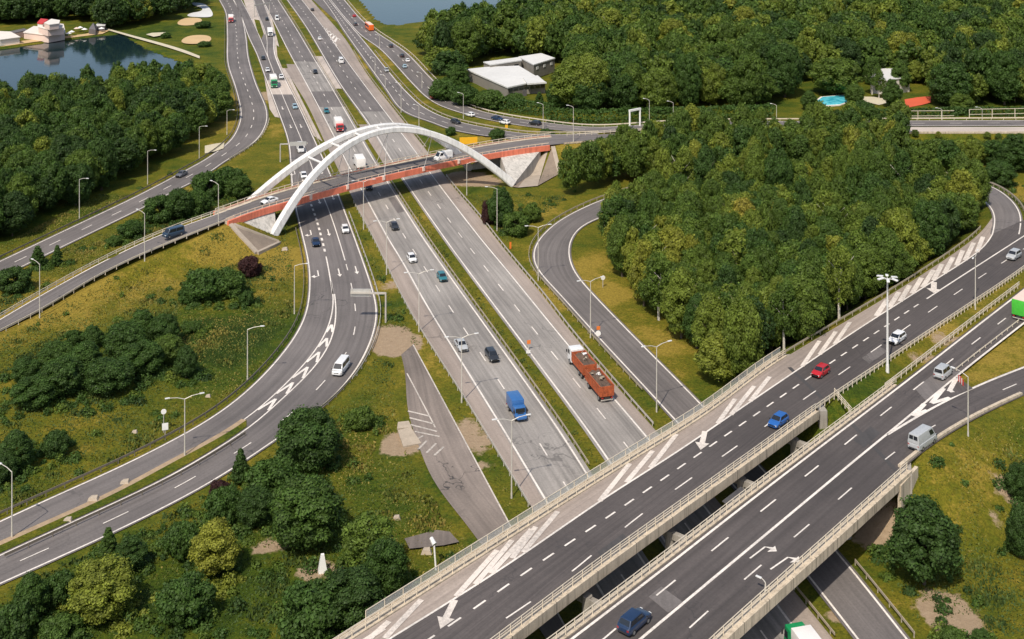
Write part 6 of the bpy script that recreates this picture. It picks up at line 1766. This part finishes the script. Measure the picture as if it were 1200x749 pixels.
SINGLE = [  # cx, cy, rx, ry, kind, tint, label, category
 (119, 692, 40, 40, 'round', .74, 'light yellow green round tree, the bigger of the two light ones at the lower left', 'tree'),
 (252, 641, 28, 40, 'egg', .80, 'bright yellow green tree with a dark foot left of the big round bush', 'tree'),
 (219, 703, 34, 29, 'round', .22, 'dark green round bush below the bright yellow green tree', 'bush'),
 (358, 602, 44, 46, 'round', .30, 'large dense dark green round tree in the lower left meadow', 'tree'),
 (361, 516, 38, 42, 'round', .18, 'dark tree beside the ramp edge, above the large round tree', 'tree'),
 (318, 562, 34, 26, 'round', .26, 'mid green bush between the small conifer and the dark tree at the ramp edge', 'bush'),
 (282, 546, 15, 26, 'cone', .16, 'small dark pointed tree at the ramp edge', 'tree'),
 (298, 594, 22, 26, 'round', .14, 'dark bush left of the large round tree', 'bush'),
 (262, 592, 24, 24, 'round', .24, 'dark green bush above the bright yellow green tree', 'bush'),
 (258, 572, 14, 11, 'bush', .985, 'dark red leaved bush at the ramp edge', 'bush'),
 (213, 633, 22, 24, 'round', .26, 'dark green bush left of the bright yellow green tree', 'bush'),
 (127, 636, 15, 26, 'cone', .30, 'pointed green tree at the near edge of the ramp, left one of a pair', 'tree'),
 (153, 648, 20, 24, 'egg', .16, 'dark tree beside the pointed tree at the near ramp edge, right one of the pair', 'tree'),
 (35, 700, 20, 34, 'egg', .26, 'dark green slender tree left of the big light green tree', 'tree'),
 (70, 690, 22, 22, 'round', .20, 'dark bush touching the left side of the big light green tree', 'bush'),
 (14, 732, 28, 26, 'round', .16, 'dark bush in the bottom left corner of the photo', 'bush'),
 (72, 738, 26, 18, 'round', .30, 'green bush at the bottom edge near the left corner', 'bush'),
 (432, 640, 36, 46, 'sparse', .50, 'tall dull olive tree with a loose crown near the overpass end', 'tree'),
 (452, 668, 26, 40, 'round', .24, 'dark tree right of the dull olive tree', 'tree'),
 (366, 718, 42, 34, 'round', .22, 'dark green bush at the bottom edge left of the overpass', 'bush'),
 (412, 702, 38, 38, 'round', .12, 'very dark tree at the bottom beside the overpass screen', 'tree'),
 (420, 490, 18, 13, 'bush', .42, 'small bright green bush alone on the grass left of the closed road', 'bush'),
 (65, 520, 17, 16, 'bush', .16, 'small dark round bush alone on the left meadow', 'bush'),
 (18, 528, 20, 30, 'egg', .20, 'dark bushy tree at the left edge of the meadow', 'tree'),
 (4, 548, 16, 20, 'round', .14, 'dark bush at the very left edge just above the ramp', 'bush'),
 (40, 458, 28, 24, 'round', .24, 'dark tree at the left end of the meadow thicket', 'tree'),
 (72, 440, 28, 30, 'round', .20, 'dark tree second from the left in the meadow thicket', 'tree'),
 (66, 415, 22, 22, 'round', .28, 'green tree at the back left of the meadow thicket', 'tree'),
 (100, 418, 24, 28, 'egg', .24, 'tall green tree in the left half of the meadow thicket', 'tree'),
 (128, 438, 30, 28, 'round', .18, 'dark tree at the front centre of the meadow thicket', 'tree'),
 (108, 392, 14, 18, 'egg', .22, 'small tree sticking out at the back of the meadow thicket', 'tree'),
 (86, 396, 12, 13, 'bush', .20, 'small bush at the back edge of the meadow thicket', 'bush'),
 (146, 398, 26, 30, 'round', .22, 'tree at the back centre of the meadow thicket', 'tree'),
 (166, 380, 20, 28, 'egg', .26, 'tallest tree at the top of the meadow thicket', 'tree'),
 (192, 386, 20, 26, 'round', .20, 'dark tree at the back right of the meadow thicket', 'tree'),
 (168, 418, 26, 26, 'round', .24, 'tree right of centre at the front of the meadow thicket', 'tree'),
 (196, 408, 20, 22, 'round', .42, 'lighter green tree near the right end of the meadow thicket', 'tree'),
 (218, 422, 15, 26, 'egg', .14, 'dark upright tree at the right end of the meadow thicket', 'tree'),
 (188, 419, 9, 8, 'bush', .985, 'small dark red bush in the meadow thicket', 'bush'),
 (30, 432, 18, 20, 'round', .22, 'dark bush at the rear left corner of the meadow thicket', 'bush'),
 (225, 382, 13, 8, 'bush', .30, 'low dark bush alone on the bright green part of the meadow', 'bush'),
 (240, 334, 24, 20, 'round', .26, 'dark green bush in the group below the left bridge abutment, largest one', 'bush'),
 (268, 333, 20, 18, 'round', .30, 'green bush in the middle of the group below the left bridge abutment', 'bush'),
 (293, 313, 13, 14, 'bush', .985, 'dark red bush below the paved slope of the arch bridge', 'bush'),
 (289, 350, 9, 10, 'bush', .18, 'small dark shrub right below the red bush group', 'bush'),
 (222, 346, 12, 12, 'bush', .24, 'small bush at the left foot of the group below the abutment', 'bush'),
 (16, 328, 19, 16, 'bush', .16, 'dark round bush at the left edge between the two roads', 'bush'),
 (44, 300, 11, 16, 'cone', .22, 'small tree between the two left roads, left one of a pair', 'tree'),
 (67, 300, 9, 15, 'cone', .26, 'small tree between the two left roads, right one of a pair', 'tree'),
 (187, 246, 18, 18, 'round', .22, 'bush at the left end of the row between western road and bridge ramp', 'bush'),
 (208, 240, 18, 20, 'round', .18, 'second bush of the row between western road and bridge ramp', 'bush'),
 (231, 238, 16, 16, 'round', .26, 'low bush in the middle of the row left of the arch', 'bush'),
 (243, 218, 18, 18, 'round', .22, 'taller dark bush in the row left of the arch', 'bush'),
 (266, 212, 20, 18, 'round', .24, 'bush close to the left arch foot', 'bush'),
 (280, 220, 14, 16, 'round', .30, 'rightmost bush of the row left of the arch', 'bush'),
 (152, 269, 14, 11, 'bush', .24, 'low bush left of the blue van on the bank', 'bush'),
 (135, 282, 8, 7, 'bush', .30, 'very small shrub on the bank left of the blue van', 'bush'),
 (586, 243, 15, 28, 'egg', .20, 'dark green tree just right of the arch foot', 'tree'),
 (605, 263, 15, 16, 'round', .36, 'bright green round bush right of the arch foot beside the slim lamp', 'bush'),
 (573, 250, 9, 16, 'bush', .985, 'dark reddish bush left of the slim lamp', 'bush'),
 (622, 250, 12, 12, 'bush', .44, 'light green bush left of the slip road loop', 'bush'),
 (528, 154, 6, 6, 'bush', .28, 'small shrub behind the arch crown on the right', 'bush'),
 (583, 158, 9, 8, 'bush', .18, 'dark shrub beside the yellow panel', 'bush'),
 (641, 156, 9, 6, 'bush', .24, 'shrub on the verge of the eastern road above the red beam', 'bush'),
 (1083, 637, 38, 60, 'egg', .14, 'large dark green tree right of the overpass abutment', 'tree'),
 (1193, 566, 14, 24, 'round', .16, 'dark tree cut by the right edge, upper of the two', 'tree'),
 (1196, 626, 16, 34, 'round', .14, 'dark tree cut by the right edge, lower of the two', 'tree'),
 (1117, 745, 14, 10, 'bush', .34, 'small green bush at the bottom right beside the bare soil', 'bush'),
 (1150, 745, 10, 8, 'bush', .24, 'low dark bush at the bottom edge right of the small green bush', 'bush'),
 (1034, 645, 6, 6, 'bush', .24, 'tiny shrub on the soil strip under the overpass edge', 'bush'),
 (1127, 122, 13, 14, 'round', .50, 'light green round tree standing before the far road at the upper right', 'tree'),
 (1170, 205, 18, 18, 'round', .22, 'dark tree behind the yellow grass at the right edge', 'tree'),
 (1190, 180, 20, 26, 'egg', .18, 'tall dark tree at the right edge below the far road', 'tree'),
 (672, 98, 26, 36, 'egg', .58, 'grey green drooping tree at the right corner of the grey hall', 'tree'),
 (520, 106, 16, 14, 'round', .26, 'green bush at the outer bend of the eastern road, left of the grey hall', 'bush'),
 (546, 112, 18, 14, 'round', .20, 'dark bush before the left wall of the grey hall', 'bush'),
 (574, 117, 18, 13, 'round', .32, 'mid green bush before the front corner of the grey hall', 'bush'),
 (655, 112, 14, 18, 'round', .24, 'dark bush right of the door side of the grey hall', 'bush'),
 (690, 112, 20, 24, 'round', .20, 'dark tree behind the hedge right of the grey hall', 'tree'),
 (536, 92, 14, 18, 'egg', .28, 'tall tree behind the left roof corner of the grey hall', 'tree'),
 (948, 118, 9, 14, 'egg', .30, 'dark tree at the left end of the swimming pool', 'tree'),
 (1001, 112, 11, 14, 'round', .36, 'round tree screening the right half of the swimming pool', 'tree'),
 (1030, 100, 8, 20, 'sparse', .40, 'thin tree with pale stem before the white villa, left of the court', 'tree'),
 (1102, 112, 9, 14, 'egg', .24, 'dark tree at the right corner of the red court', 'tree'),
 (1012, 127, 14, 9, 'bush', .20, 'dark bush between the pool and the white fence', 'bush'),
 (1056, 90, 11, 22, 'egg', .32, 'tall green tree hiding the right half of the white villa', 'tree'),
 (1022, 84, 9, 20, 'egg', .26, 'dark slender tree at the left wall of the white villa', 'tree'),
 (632, 116, 7, 11, 'cone', .24, 'small dark pointed tree in front of the grey hall', 'tree'),
 (604, 117, 12, 9, 'bush', .30, 'bush before the window band of the grey hall', 'bush'),
 (980, 90, 28, 26, 'round', .46, 'big olive round tree overhanging the swimming pool', 'tree'),
 (1046, 110, 11, 20, 'egg', .30, 'green tree between pool and red court', 'tree'),
 (1073, 85, 10, 16, 'egg', .70, 'yellowish tree beside the white villa', 'tree'),
 (1102, 98, 16, 28, 'sparse', .46, 'tall thin tree with pale trunk right of the red court', 'tree'),
 (1022, 90, 10, 26, 'sparse', .34, 'slender tree with pale trunk in front of the white villa', 'tree'),
 (238, 29, 9, 5, 'bush', .20, 'low dark bush beside the upper sand pit', 'bush'),
 (240, 51.5, 8, 4, 'bush', .18, 'low dark bush beside the lower sand pit', 'bush'),
 (194, 41.5, 6, 4, 'bush', .26, 'low bush on the lawn left of the sand pits', 'bush'),
 (130, 14, 22, 22, 'round', .48, 'grey green round tree behind the boat shed at the lake', 'tree'),
]
r_ = random.Random(11)
for k, (cx, cy, rx, ry, kind, tint, label, cat) in enumerate(SINGLE):
    p, dia, h = crown_px(cx, cy, rx, ry)
    if kind == 'bush' or (cat == 'bush' and kind == 'round'):
        kd = 'bush' if h < 1.25 * dia * .75 or kind == 'bush' else 'round'
    else: kd = kind
    if cy > 370 and cy < 470 and cx < 232: dia *= .86; h *= .86
    elif cx < 470 and cy > 500: dia *= .93; h *= .96
    plant(kd, k, p[0], p[1], dia * 1.04, h * 1.02, tint, r_.uniform(0, 6.28), 'bush' if cat == 'bush' else 'tree', label, cat)

# ---------------- woods
def scatter(poly, spacing, seed, holes=(), clear=5.0, edge=0.0):
    r = np.random.default_rng(seed); q = np.array(poly)[:, :2]; lo, hi = q.min(0), q.max(0)
    out_ = []; nxr = int((hi[0] - lo[0]) / spacing) + 2; nyr = int((hi[1] - lo[1]) / (spacing * .87)) + 2
    for j in range(nyr):
        for i in range(nxr):
            x = lo[0] + (i + .5 * (j % 2)) * spacing + r.uniform(-.33, .33) * spacing; y = lo[1] + j * spacing * .87 + r.uniform(-.33, .33) * spacing
            out_.append((x, y))
    a = np.array(out_); k = in_poly(a[:, 0], a[:, 1], q)
    for hp in holes: k &= ~in_poly(a[:, 0], a[:, 1], hp)
    k &= ~in_poly(a[:, 0], a[:, 1], LAKE_L) & ~in_poly(a[:, 0], a[:, 1], LAKE_R)
    a = a[k]
    d = np.hypot(a[:, 0, None] - road_s[None, :, 0], a[:, 1, None] - road_s[None, :, 1]) - road_s[None, :, 3]
    return a[d.min(1) > clear]

cand = []   # x, y, dia, h, tint, kind, wood
def tints(n, seed, base, spread, olive):
    r = np.random.default_rng(seed); t = np.clip(r.normal(base, spread, n), .04, .62); k = r.random(n) < olive
    t[k] = r.uniform(.6, .8, k.sum()); return t
def sow(poly, sp, seed, wood_, dia, h, base, spread, olive, holes=(), clear=5.0, kinds=('round', 'round', 'egg')):
    a = scatter(poly, sp, seed, holes, clear); r = np.random.default_rng(seed + 99); tt = tints(len(a), seed + 5, base, spread, olive)
    for (x, y), t in zip(a, tt):
        hh = r.uniform(*h); cand.append([x, y, r.uniform(*dia), hh, t, kinds[r.integers(len(kinds))], wood_])
sow(WOOD_C, 5.1, 1, 'C', (4.8, 8.6), (8.5, 15), .40, .17, .12, clear=2.6, kinds=('round', 'egg', 'egg', 'egg', 'sparse'))
sow(WOOD_N, 5.1, 2, 'N', (4.8, 8.4), (9.5, 14), .44, .15, .16, clear=2.0, kinds=('round', 'egg', 'sparse'))
sow(WOOD_W, 5.8, 3, 'W', (5.4, 9.6), (9, 15), .26, .13, .06, clear=5.0)
sow(WOOD_E, 8.6, 4, 'E', (7.5, 15), (11, 21), .34, .17, .10, CLEAR_E, 4.0, kinds=('round', 'round', 'egg', 'sparse'))
sow(WOOD_NW, 8.0, 5, 'NW', (9, 13), (13, 18), .16, .08, .03)
FAR_SHORE = [P(*q) for q in [(395, -13), (680, -13), (690, -24), (395, -24)]]
sow(FAR_SHORE, 8.5, 6, 'E', (10, 14), (13, 18), .2, .1, .03, clear=4.0)
for c in cand:                                   # the old trees beside the loop stand taller
    if c[6] == 'C' and YH + F * HC / c[1] < 252: c[3] *= 1.22
for c in cand:                                   # the far road stays in view above the low trees at the right
    px = 600 + c[0] / c[1] * F
    if c[6] == 'N' and px > 1060: c[3] = min(c[3], max(2.5, HC - float(ground_z(c[0], c[1])) - (163 - YH) * c[1] / F)); c[2] = min(c[2], c[3] * .9)
# yellowing crowns seen in the middle wood
for (x, y) in [(872, 254), (918, 246), (790, 275), (1110, 232), (815, 290), (752, 300)]:
    best = min((c for c in cand if c[6] == 'C'), key=lambda c: (600 + c[0] / c[1] * F - x) ** 2 + (YH + F * (HC - c[3] * .8) / c[1] - y) ** 2); best[4] = .90 if y < 260 else .80
# size in the photo decides who stands alone
vis = []
for c in cand:
    px = 600 + c[0] / c[1] * F; py = YH + F * (HC - c[3]) / c[1]; pb = YH + F * HC / c[1]
    c.append(c[2] * c[3] / c[1] ** 2 if (-25 < px < 1225 and pb > -12 and py < 760) else -1)
cand.sort(key=lambda c: -c[7])
NAMES = {'C': ('the wood inside the slip road loop', 'trees of the wood inside the slip road loop'), 'N': ('the wood strip below the far bridge road', 'trees below the far bridge road'),
         'W': ('the wood between lake and western road', 'trees of the dark wood by the western road'), 'E': ('the far wood behind the eastern road', 'trees of the far wood behind the eastern road'), 'NW': ('the far wood behind the lakeside restaurant', 'trees behind the lakeside restaurant')}
def tone(t): return 'yellow leaved' if t > .84 else 'olive yellow' if t > .56 else 'mid green' if t > .30 else 'dark green'
n_single = sum(1 for s_ in SINGLE if s_[7] == 'tree')
NI = 298 - n_single
rr_ = random.Random(21)
for k, c in enumerate(cand[:NI]):
    form = {'round': 'broad', 'egg': 'tall', 'sparse': 'loose'}[c[5]]
    lab = '%s tree with %s crown in %s' % (tone(c[4]), form, NAMES[c[6]][0])
    plant(c[5], k, c[0], c[1], c[2], c[3], c[4], rr_.uniform(0, 6.28), 'tree', lab, 'tree', '%s, %s %s' % (NAMES[c[6]][1], tone(c[4]), form))
# the rest of the woods reads as one mass
LOD = []
for s_ in range(8):
    q, lt, C, RR = crown_arrays(200 + s_, 4.6, 12.0, 1.5, *((130, 3200, .31) if s_ < 4 else (90, 1700, .41)), ('round', 'egg')[s_ % 2])
    cq = core_quads(C, RR, .74) if s_ >= 4 else core_quads(C[::2], RR[::2], .8); LOD.append((np.concatenate([q, cq]), np.concatenate([lt, np.full(len(cq), .15, np.float32)])))  # filler core again, crown's inner shade painted as a darker tone
QQ, LL, TT = [], [], []
rg = np.random.default_rng(77)
rest = [c for c in cand[NI:] if c[7] > 0 or c[1] < 760]
for k, c in enumerate(rest):
    q, lt = LOD[k % 4 + (4 if c[1] > 440 else 0)]; a = rg.uniform(0, 6.28); ca, sa = math.cos(a), math.sin(a)
    s = c[2] / 2 / 4.6; w_ = np.empty_like(q)
    w_[..., 0] = (q[..., 0] * ca - q[..., 1] * sa) * s + c[0]; w_[..., 1] = (q[..., 0] * sa + q[..., 1] * ca) * s + c[1]; w_[..., 2] = q[..., 2] * (c[3] / 12.0) + float(ground_z(c[0], c[1]))
    QQ.append(w_); LL.append(lt); TT.append(np.full(len(q), c[4], np.float32))
o = link(bpy.data.objects.new('woodland', quads_mesh('woodland', np.concatenate(QQ), np.concatenate(LL), M['leaf_far'], np.concatenate(TT))))
tag(o, 'dense far woodland of dark and olive green crowns', 'woodland', None, 'stuff')
print('trees', len(cand), 'single', NI, 'mass', len(rest))

# clipped hedge along the eastern road, in front of the far wood
def hedge(px, w, h, label, tint, seed):
    L = W(px, 0, step=1.5); r = np.random.default_rng(seed); s = arclen(L); n = int(s[-1] * 55)
    t = r.uniform(0, s[-1], n); base = np.stack([np.interp(t, s, L[:, k]) for k in range(3)], 1); nr = normals(L); nx_ = np.stack([np.interp(t, s, nr[:, k]) for k in range(2)], 1)
    u = r.uniform(-1, 1, n); z = r.uniform(.05, 1, n); top = r.random(n) < .45
    off = np.where(top, u, np.sign(u) * r.uniform(.85, 1.05, n)) * w / 2; zz = np.where(top, r.uniform(.93, 1.08, n), z) * h
    gz = np.array([float(ground_z(a, b)) for a, b in base[:, :2]])
    pts = np.column_stack([base[:, 0] + nx_[:, 0] * off, base[:, 1] + nx_[:, 1] * off, gz + zz])
    nn = r.normal(size=(n, 3)) * .5 + np.column_stack([nx_[:, 0] * np.where(top, 0, np.sign(u)), nx_[:, 1] * np.where(top, 0, np.sign(u)), np.where(top, 1, .3)]); nn /= np.linalg.norm(nn, axis=1)[:, None]
    t1 = np.cross(nn, r.normal(size=nn.shape)); t1 /= np.linalg.norm(t1, axis=1)[:, None]; t2 = np.cross(nn, t1); s_ = r.uniform(.2, .42, n)[:, None]
    q = np.stack([pts - t1 * s_ - t2 * s_ * .4, pts - t2 * s_, pts + t1 * s_ + t2 * s_ * .4, pts + t2 * s_], 1).astype(np.float32)
    me = quads_mesh('hedge', q, np.clip(r.normal(.5, .2, n), 0, 1).astype(np.float32), M['leaf'])
    o = link(bpy.data.objects.new('hedge', me)); o.color = (tint, 0, 0, 1); tag(o, label, 'hedge')
    return o
hedge([(640, 142.5), (700, 144.5), (800, 141), (905, 137.5)], 4.5, 4.2, 'long clipped green hedge along the eastern road below the far wood', .26, 5)
hedge([(1005, 139), (1080, 138), (1210, 134)], 2.5, 2.8, 'dark hedge behind the white fence at the upper right', .18, 6)
hedge([(560, 122), (600, 131), (650, 136)], 5, 4, 'dark shrub belt between the grey hall and the eastern road', .22, 7)

# scrub and brambles knitting the shrubs to the meadow
def scrub():
    r = np.random.default_rng(31); Q, L_, T_ = [], [], []
    spots = []
    for (cx, cy, rx, ry, kind, tint, label, cat) in SINGLE:
        if cy < 190 or tint > .95: continue
        p, dia, h = crown_px(cx, cy, rx, ry)
        for k in range(int(5 + dia * 1.3)):
            a = r.uniform(0, 6.28); d = dia * r.uniform(.35, .85); spots.append((p[0] + math.cos(a) * d, p[1] + math.sin(a) * d, r.uniform(.5, 1.5), r.uniform(.4, 1.5), np.clip(tint + r.normal(.08, .12), 0, .75)))
    for (x, y, n, rad) in [(60, 700, 40, 13), (160, 680, 30, 10), (230, 600, 24, 8), (300, 560, 22, 8), (330, 730, 24, 9), (440, 700, 16, 6), (110, 430, 40, 16), (250, 345, 20, 10), (600, 255, 18, 8), (225, 232, 26, 12), (630, 240, 16, 7), (1190, 600, 16, 7), (1090, 690, 8, 5), (20, 540, 14, 7), (140, 285, 10, 6), (475, 372, 10, 3), (455, 345, 6, 3)]:
        q = PG(x, y)
        for k in range(n): spots.append((q[0] + r.normal(0, rad), q[1] + r.normal(0, rad), r.uniform(.4, 1.2), r.uniform(.3, 1.2), np.clip(r.normal(.34, .14), 0, .8)))
    for (x, y, R, H, t) in spots:
        d = np.hypot(road_s[:, 0] - x, road_s[:, 1] - y) - road_s[:, 3]
        if d.min() < R + .9: continue
        n = int(60 + 90 * R * R); v = r.normal(size=(n, 3)); v /= np.linalg.norm(v, axis=1)[:, None]; v[:, 2] = np.abs(v[:, 2])
        pts = v * np.array([R, R, H]) * r.uniform(.55, 1.1, n)[:, None] + np.array([x, y, float(ground_z(x, y)) - .05])
        nn = v + r.normal(size=v.shape) * .5; nn /= np.linalg.norm(nn, axis=1)[:, None]
        t1 = np.cross(nn, r.normal(size=nn.shape)); t1 /= np.linalg.norm(t1, axis=1)[:, None]; t2 = np.cross(nn, t1); s = r.uniform(.08, .2, n)[:, None]
        Q.append(np.stack([pts - t1 * s - t2 * s * .4, pts - t2 * s, pts + t1 * s + t2 * s * .4, pts + t2 * s], 1)); L_.append(np.clip(r.normal(.5, .2, n), 0, 1)); T_.append(np.full(n, t))
    o = link(bpy.data.objects.new('scrub', quads_mesh('scrub', np.concatenate(Q).astype(np.float32), np.concatenate(L_).astype(np.float32), M['leaf_far'], np.concatenate(T_))))
    tag(o, 'low scrub and brambles round the feet of the shrubs', 'undergrowth', None, 'stuff')
scrub()
# ---------------------------------------------------------------- tufts of tall grass and weeds on the open ground
def tufts():
    r = np.random.default_rng(5); n = 1200000
    x = r.uniform(-170, 170, n); y = 148 + (330 - 148) * r.random(n)
    px = 600 + x / y * F; k = (px > -30) & (px < 1230); x, y = x[k], y[k]
    k = np.zeros(len(x), bool); k = (x > -1e9)
    d = np.full(len(x), 1e9)
    # distance to the roads from a fine lookup grid
    lx, ly = np.arange(-172, 174, 1.0), np.arange(146, 334, 1.0); LX, LY = np.meshgrid(lx, ly); DG = np.full(LX.shape, 99.0)
    for (ax, ay, az, ah) in road_s:
        i0, i1 = np.searchsorted(lx, (ax - ah - 14, ax + ah + 14)); j0, j1 = np.searchsorted(ly, (ay - ah - 14, ay + ah + 14))
        if i1 > i0 and j1 > j0: DG[j0:j1, i0:i1] = np.minimum(DG[j0:j1, i0:i1], np.hypot(LX[j0:j1, i0:i1] - ax, LY[j0:j1, i0:i1] - ay) - ah)
    d = DG[np.clip(np.round(y - 146).astype(int), 0, len(ly) - 1), np.clip(np.round(x + 172).astype(int), 0, len(lx) - 1)]
    low = np.zeros(len(x))
    k = d > 1.9
    deckpoly = [tuple(v[:2]) for v in np.vstack([out(E1, E2, 2.0)[::6], out(E4, B4, 2.0)[::-6]])]
    k &= ~in_poly(x, y, deckpoly)
    for poly in (WOOD_W, WOOD_C, WOOD_N): k &= ~in_poly(x, y, [p[:2] for p in poly])
    dens = .5 + .5 * np.sin(x * .21 + 1.1) * np.sin(y * .17) + .5 * np.sin(x * .53 + y * .41) * np.sin(y * .61 - x * .3)
    k &= r.random(len(x)) < np.clip(.25 + .6 * dens, .05, 1)
    sg = soil.reshape(ny, nx); ji = np.clip(np.searchsorted(gy, y), 0, ny - 1); ij = np.clip(np.searchsorted(gx, x), 0, nx - 1)
    k &= sg[ji, ij] < .28
    x, y, d, dens = x[k], y[k], d[k], dens[k]
    z = ground_z(x, y)
    n = len(x); a = r.uniform(0, 6.28, n); s = r.uniform(.05, .14, n) * (1 + .5 * (dens > .9)); h = r.uniform(.08, .26, n) * (1 + .9 * (dens > .9))
    u = np.column_stack([np.cos(a) * s, np.sin(a) * s, np.zeros(n)]); t = np.column_stack([r.normal(0, .12, n), r.normal(0, .12, n), h])
    p = np.column_stack([x, y, z - .04])
    q = np.stack([p - u, p + u, p + u * .7 + t, p - u * .7 + t], 1).astype(np.float32)
    hue = np.clip(.45 + .22 * np.sin(x * .07 + y * .05) + .18 * np.sin(x * .19 - y * .13) + r.normal(0, .18, n), 0, 1)
    m, nt, b, o_ = nodes('tall_grass')
    at = N(nt, 'ShaderNodeAttribute'); at.attribute_name = 'leaf'
    nt.links.new(ramp(nt, at.outputs['Fac'], [(0, (.026, .054, .005)), (.35, (.056, .086, .007)), (.65, (.106, .116, .011)), (1, (.24, .18, .034))]), b.inputs['Base Color'])
    b.inputs['Roughness'].default_value = .8
    o = link(bpy.data.objects.new('tall_grass', quads_mesh('tall_grass', q, hue.astype(np.float32), m)))
    tag(o, 'tufts of dry and green meadow grass on the open ground', 'grass', None, 'stuff')
    print('tufts', n)
tufts()
# ---------------------------------------------------------------- light, sky, camera
SUN_FROM = Vector((-.28, -.72, 1.0)).normalized()
elev = math.asin(SUN_FROM.z)
sun = bpy.data.lights.new('sun', 'SUN'); sun.energy = 3.95; sun.angle = math.radians(.6); sun.color = (1.0, .925, .81)
so = link(bpy.data.objects.new('sun', sun)); so.rotation_euler = SUN_FROM.to_track_quat('Z', 'Y').to_euler(); so.location = (0, 0, 300)
w = bpy.data.worlds.new('World'); scene.world = w; w.use_nodes = True
nt = w.node_tree; nt.nodes.clear()
sky = nt.nodes.new('ShaderNodeTexSky'); sky.sky_type = 'NISHITA'; sky.sun_disc = False
sky.sun_elevation = elev; sky.sun_rotation = math.atan2(SUN_FROM.x, SUN_FROM.y); sky.air_density = 1.0; sky.dust_density = 2.0
bg = nt.nodes.new('ShaderNodeBackground'); bg.inputs[1].default_value = .135
ow = nt.nodes.new('ShaderNodeOutputWorld'); nt.links.new(sky.outputs[0], bg.inputs[0]); nt.links.new(bg.outputs[0], ow.inputs[0])
cam = bpy.data.cameras.new('camera'); cam.lens = 36.0 * F / 1200.0; cam.sensor_width = 36.0; cam.sensor_fit = 'HORIZONTAL'
cam.shift_y = -(374.5 - YH) / 1200.0; cam.clip_start = 1.0; cam.clip_end = 20000.0
co = link(bpy.data.objects.new('camera', cam)); co.location = (0, 0, HC); co.rotation_euler = (math.pi / 2, 0, 0)
scene.camera = co
vs = scene.view_settings
vs.view_transform = 'Standard'; vs.look = 'None'; vs.exposure = 0.12; vs.gamma = 1.0; vs.use_curve_mapping = False
scene.cycles.max_bounces = 6; scene.cycles.transparent_max_bounces = 8
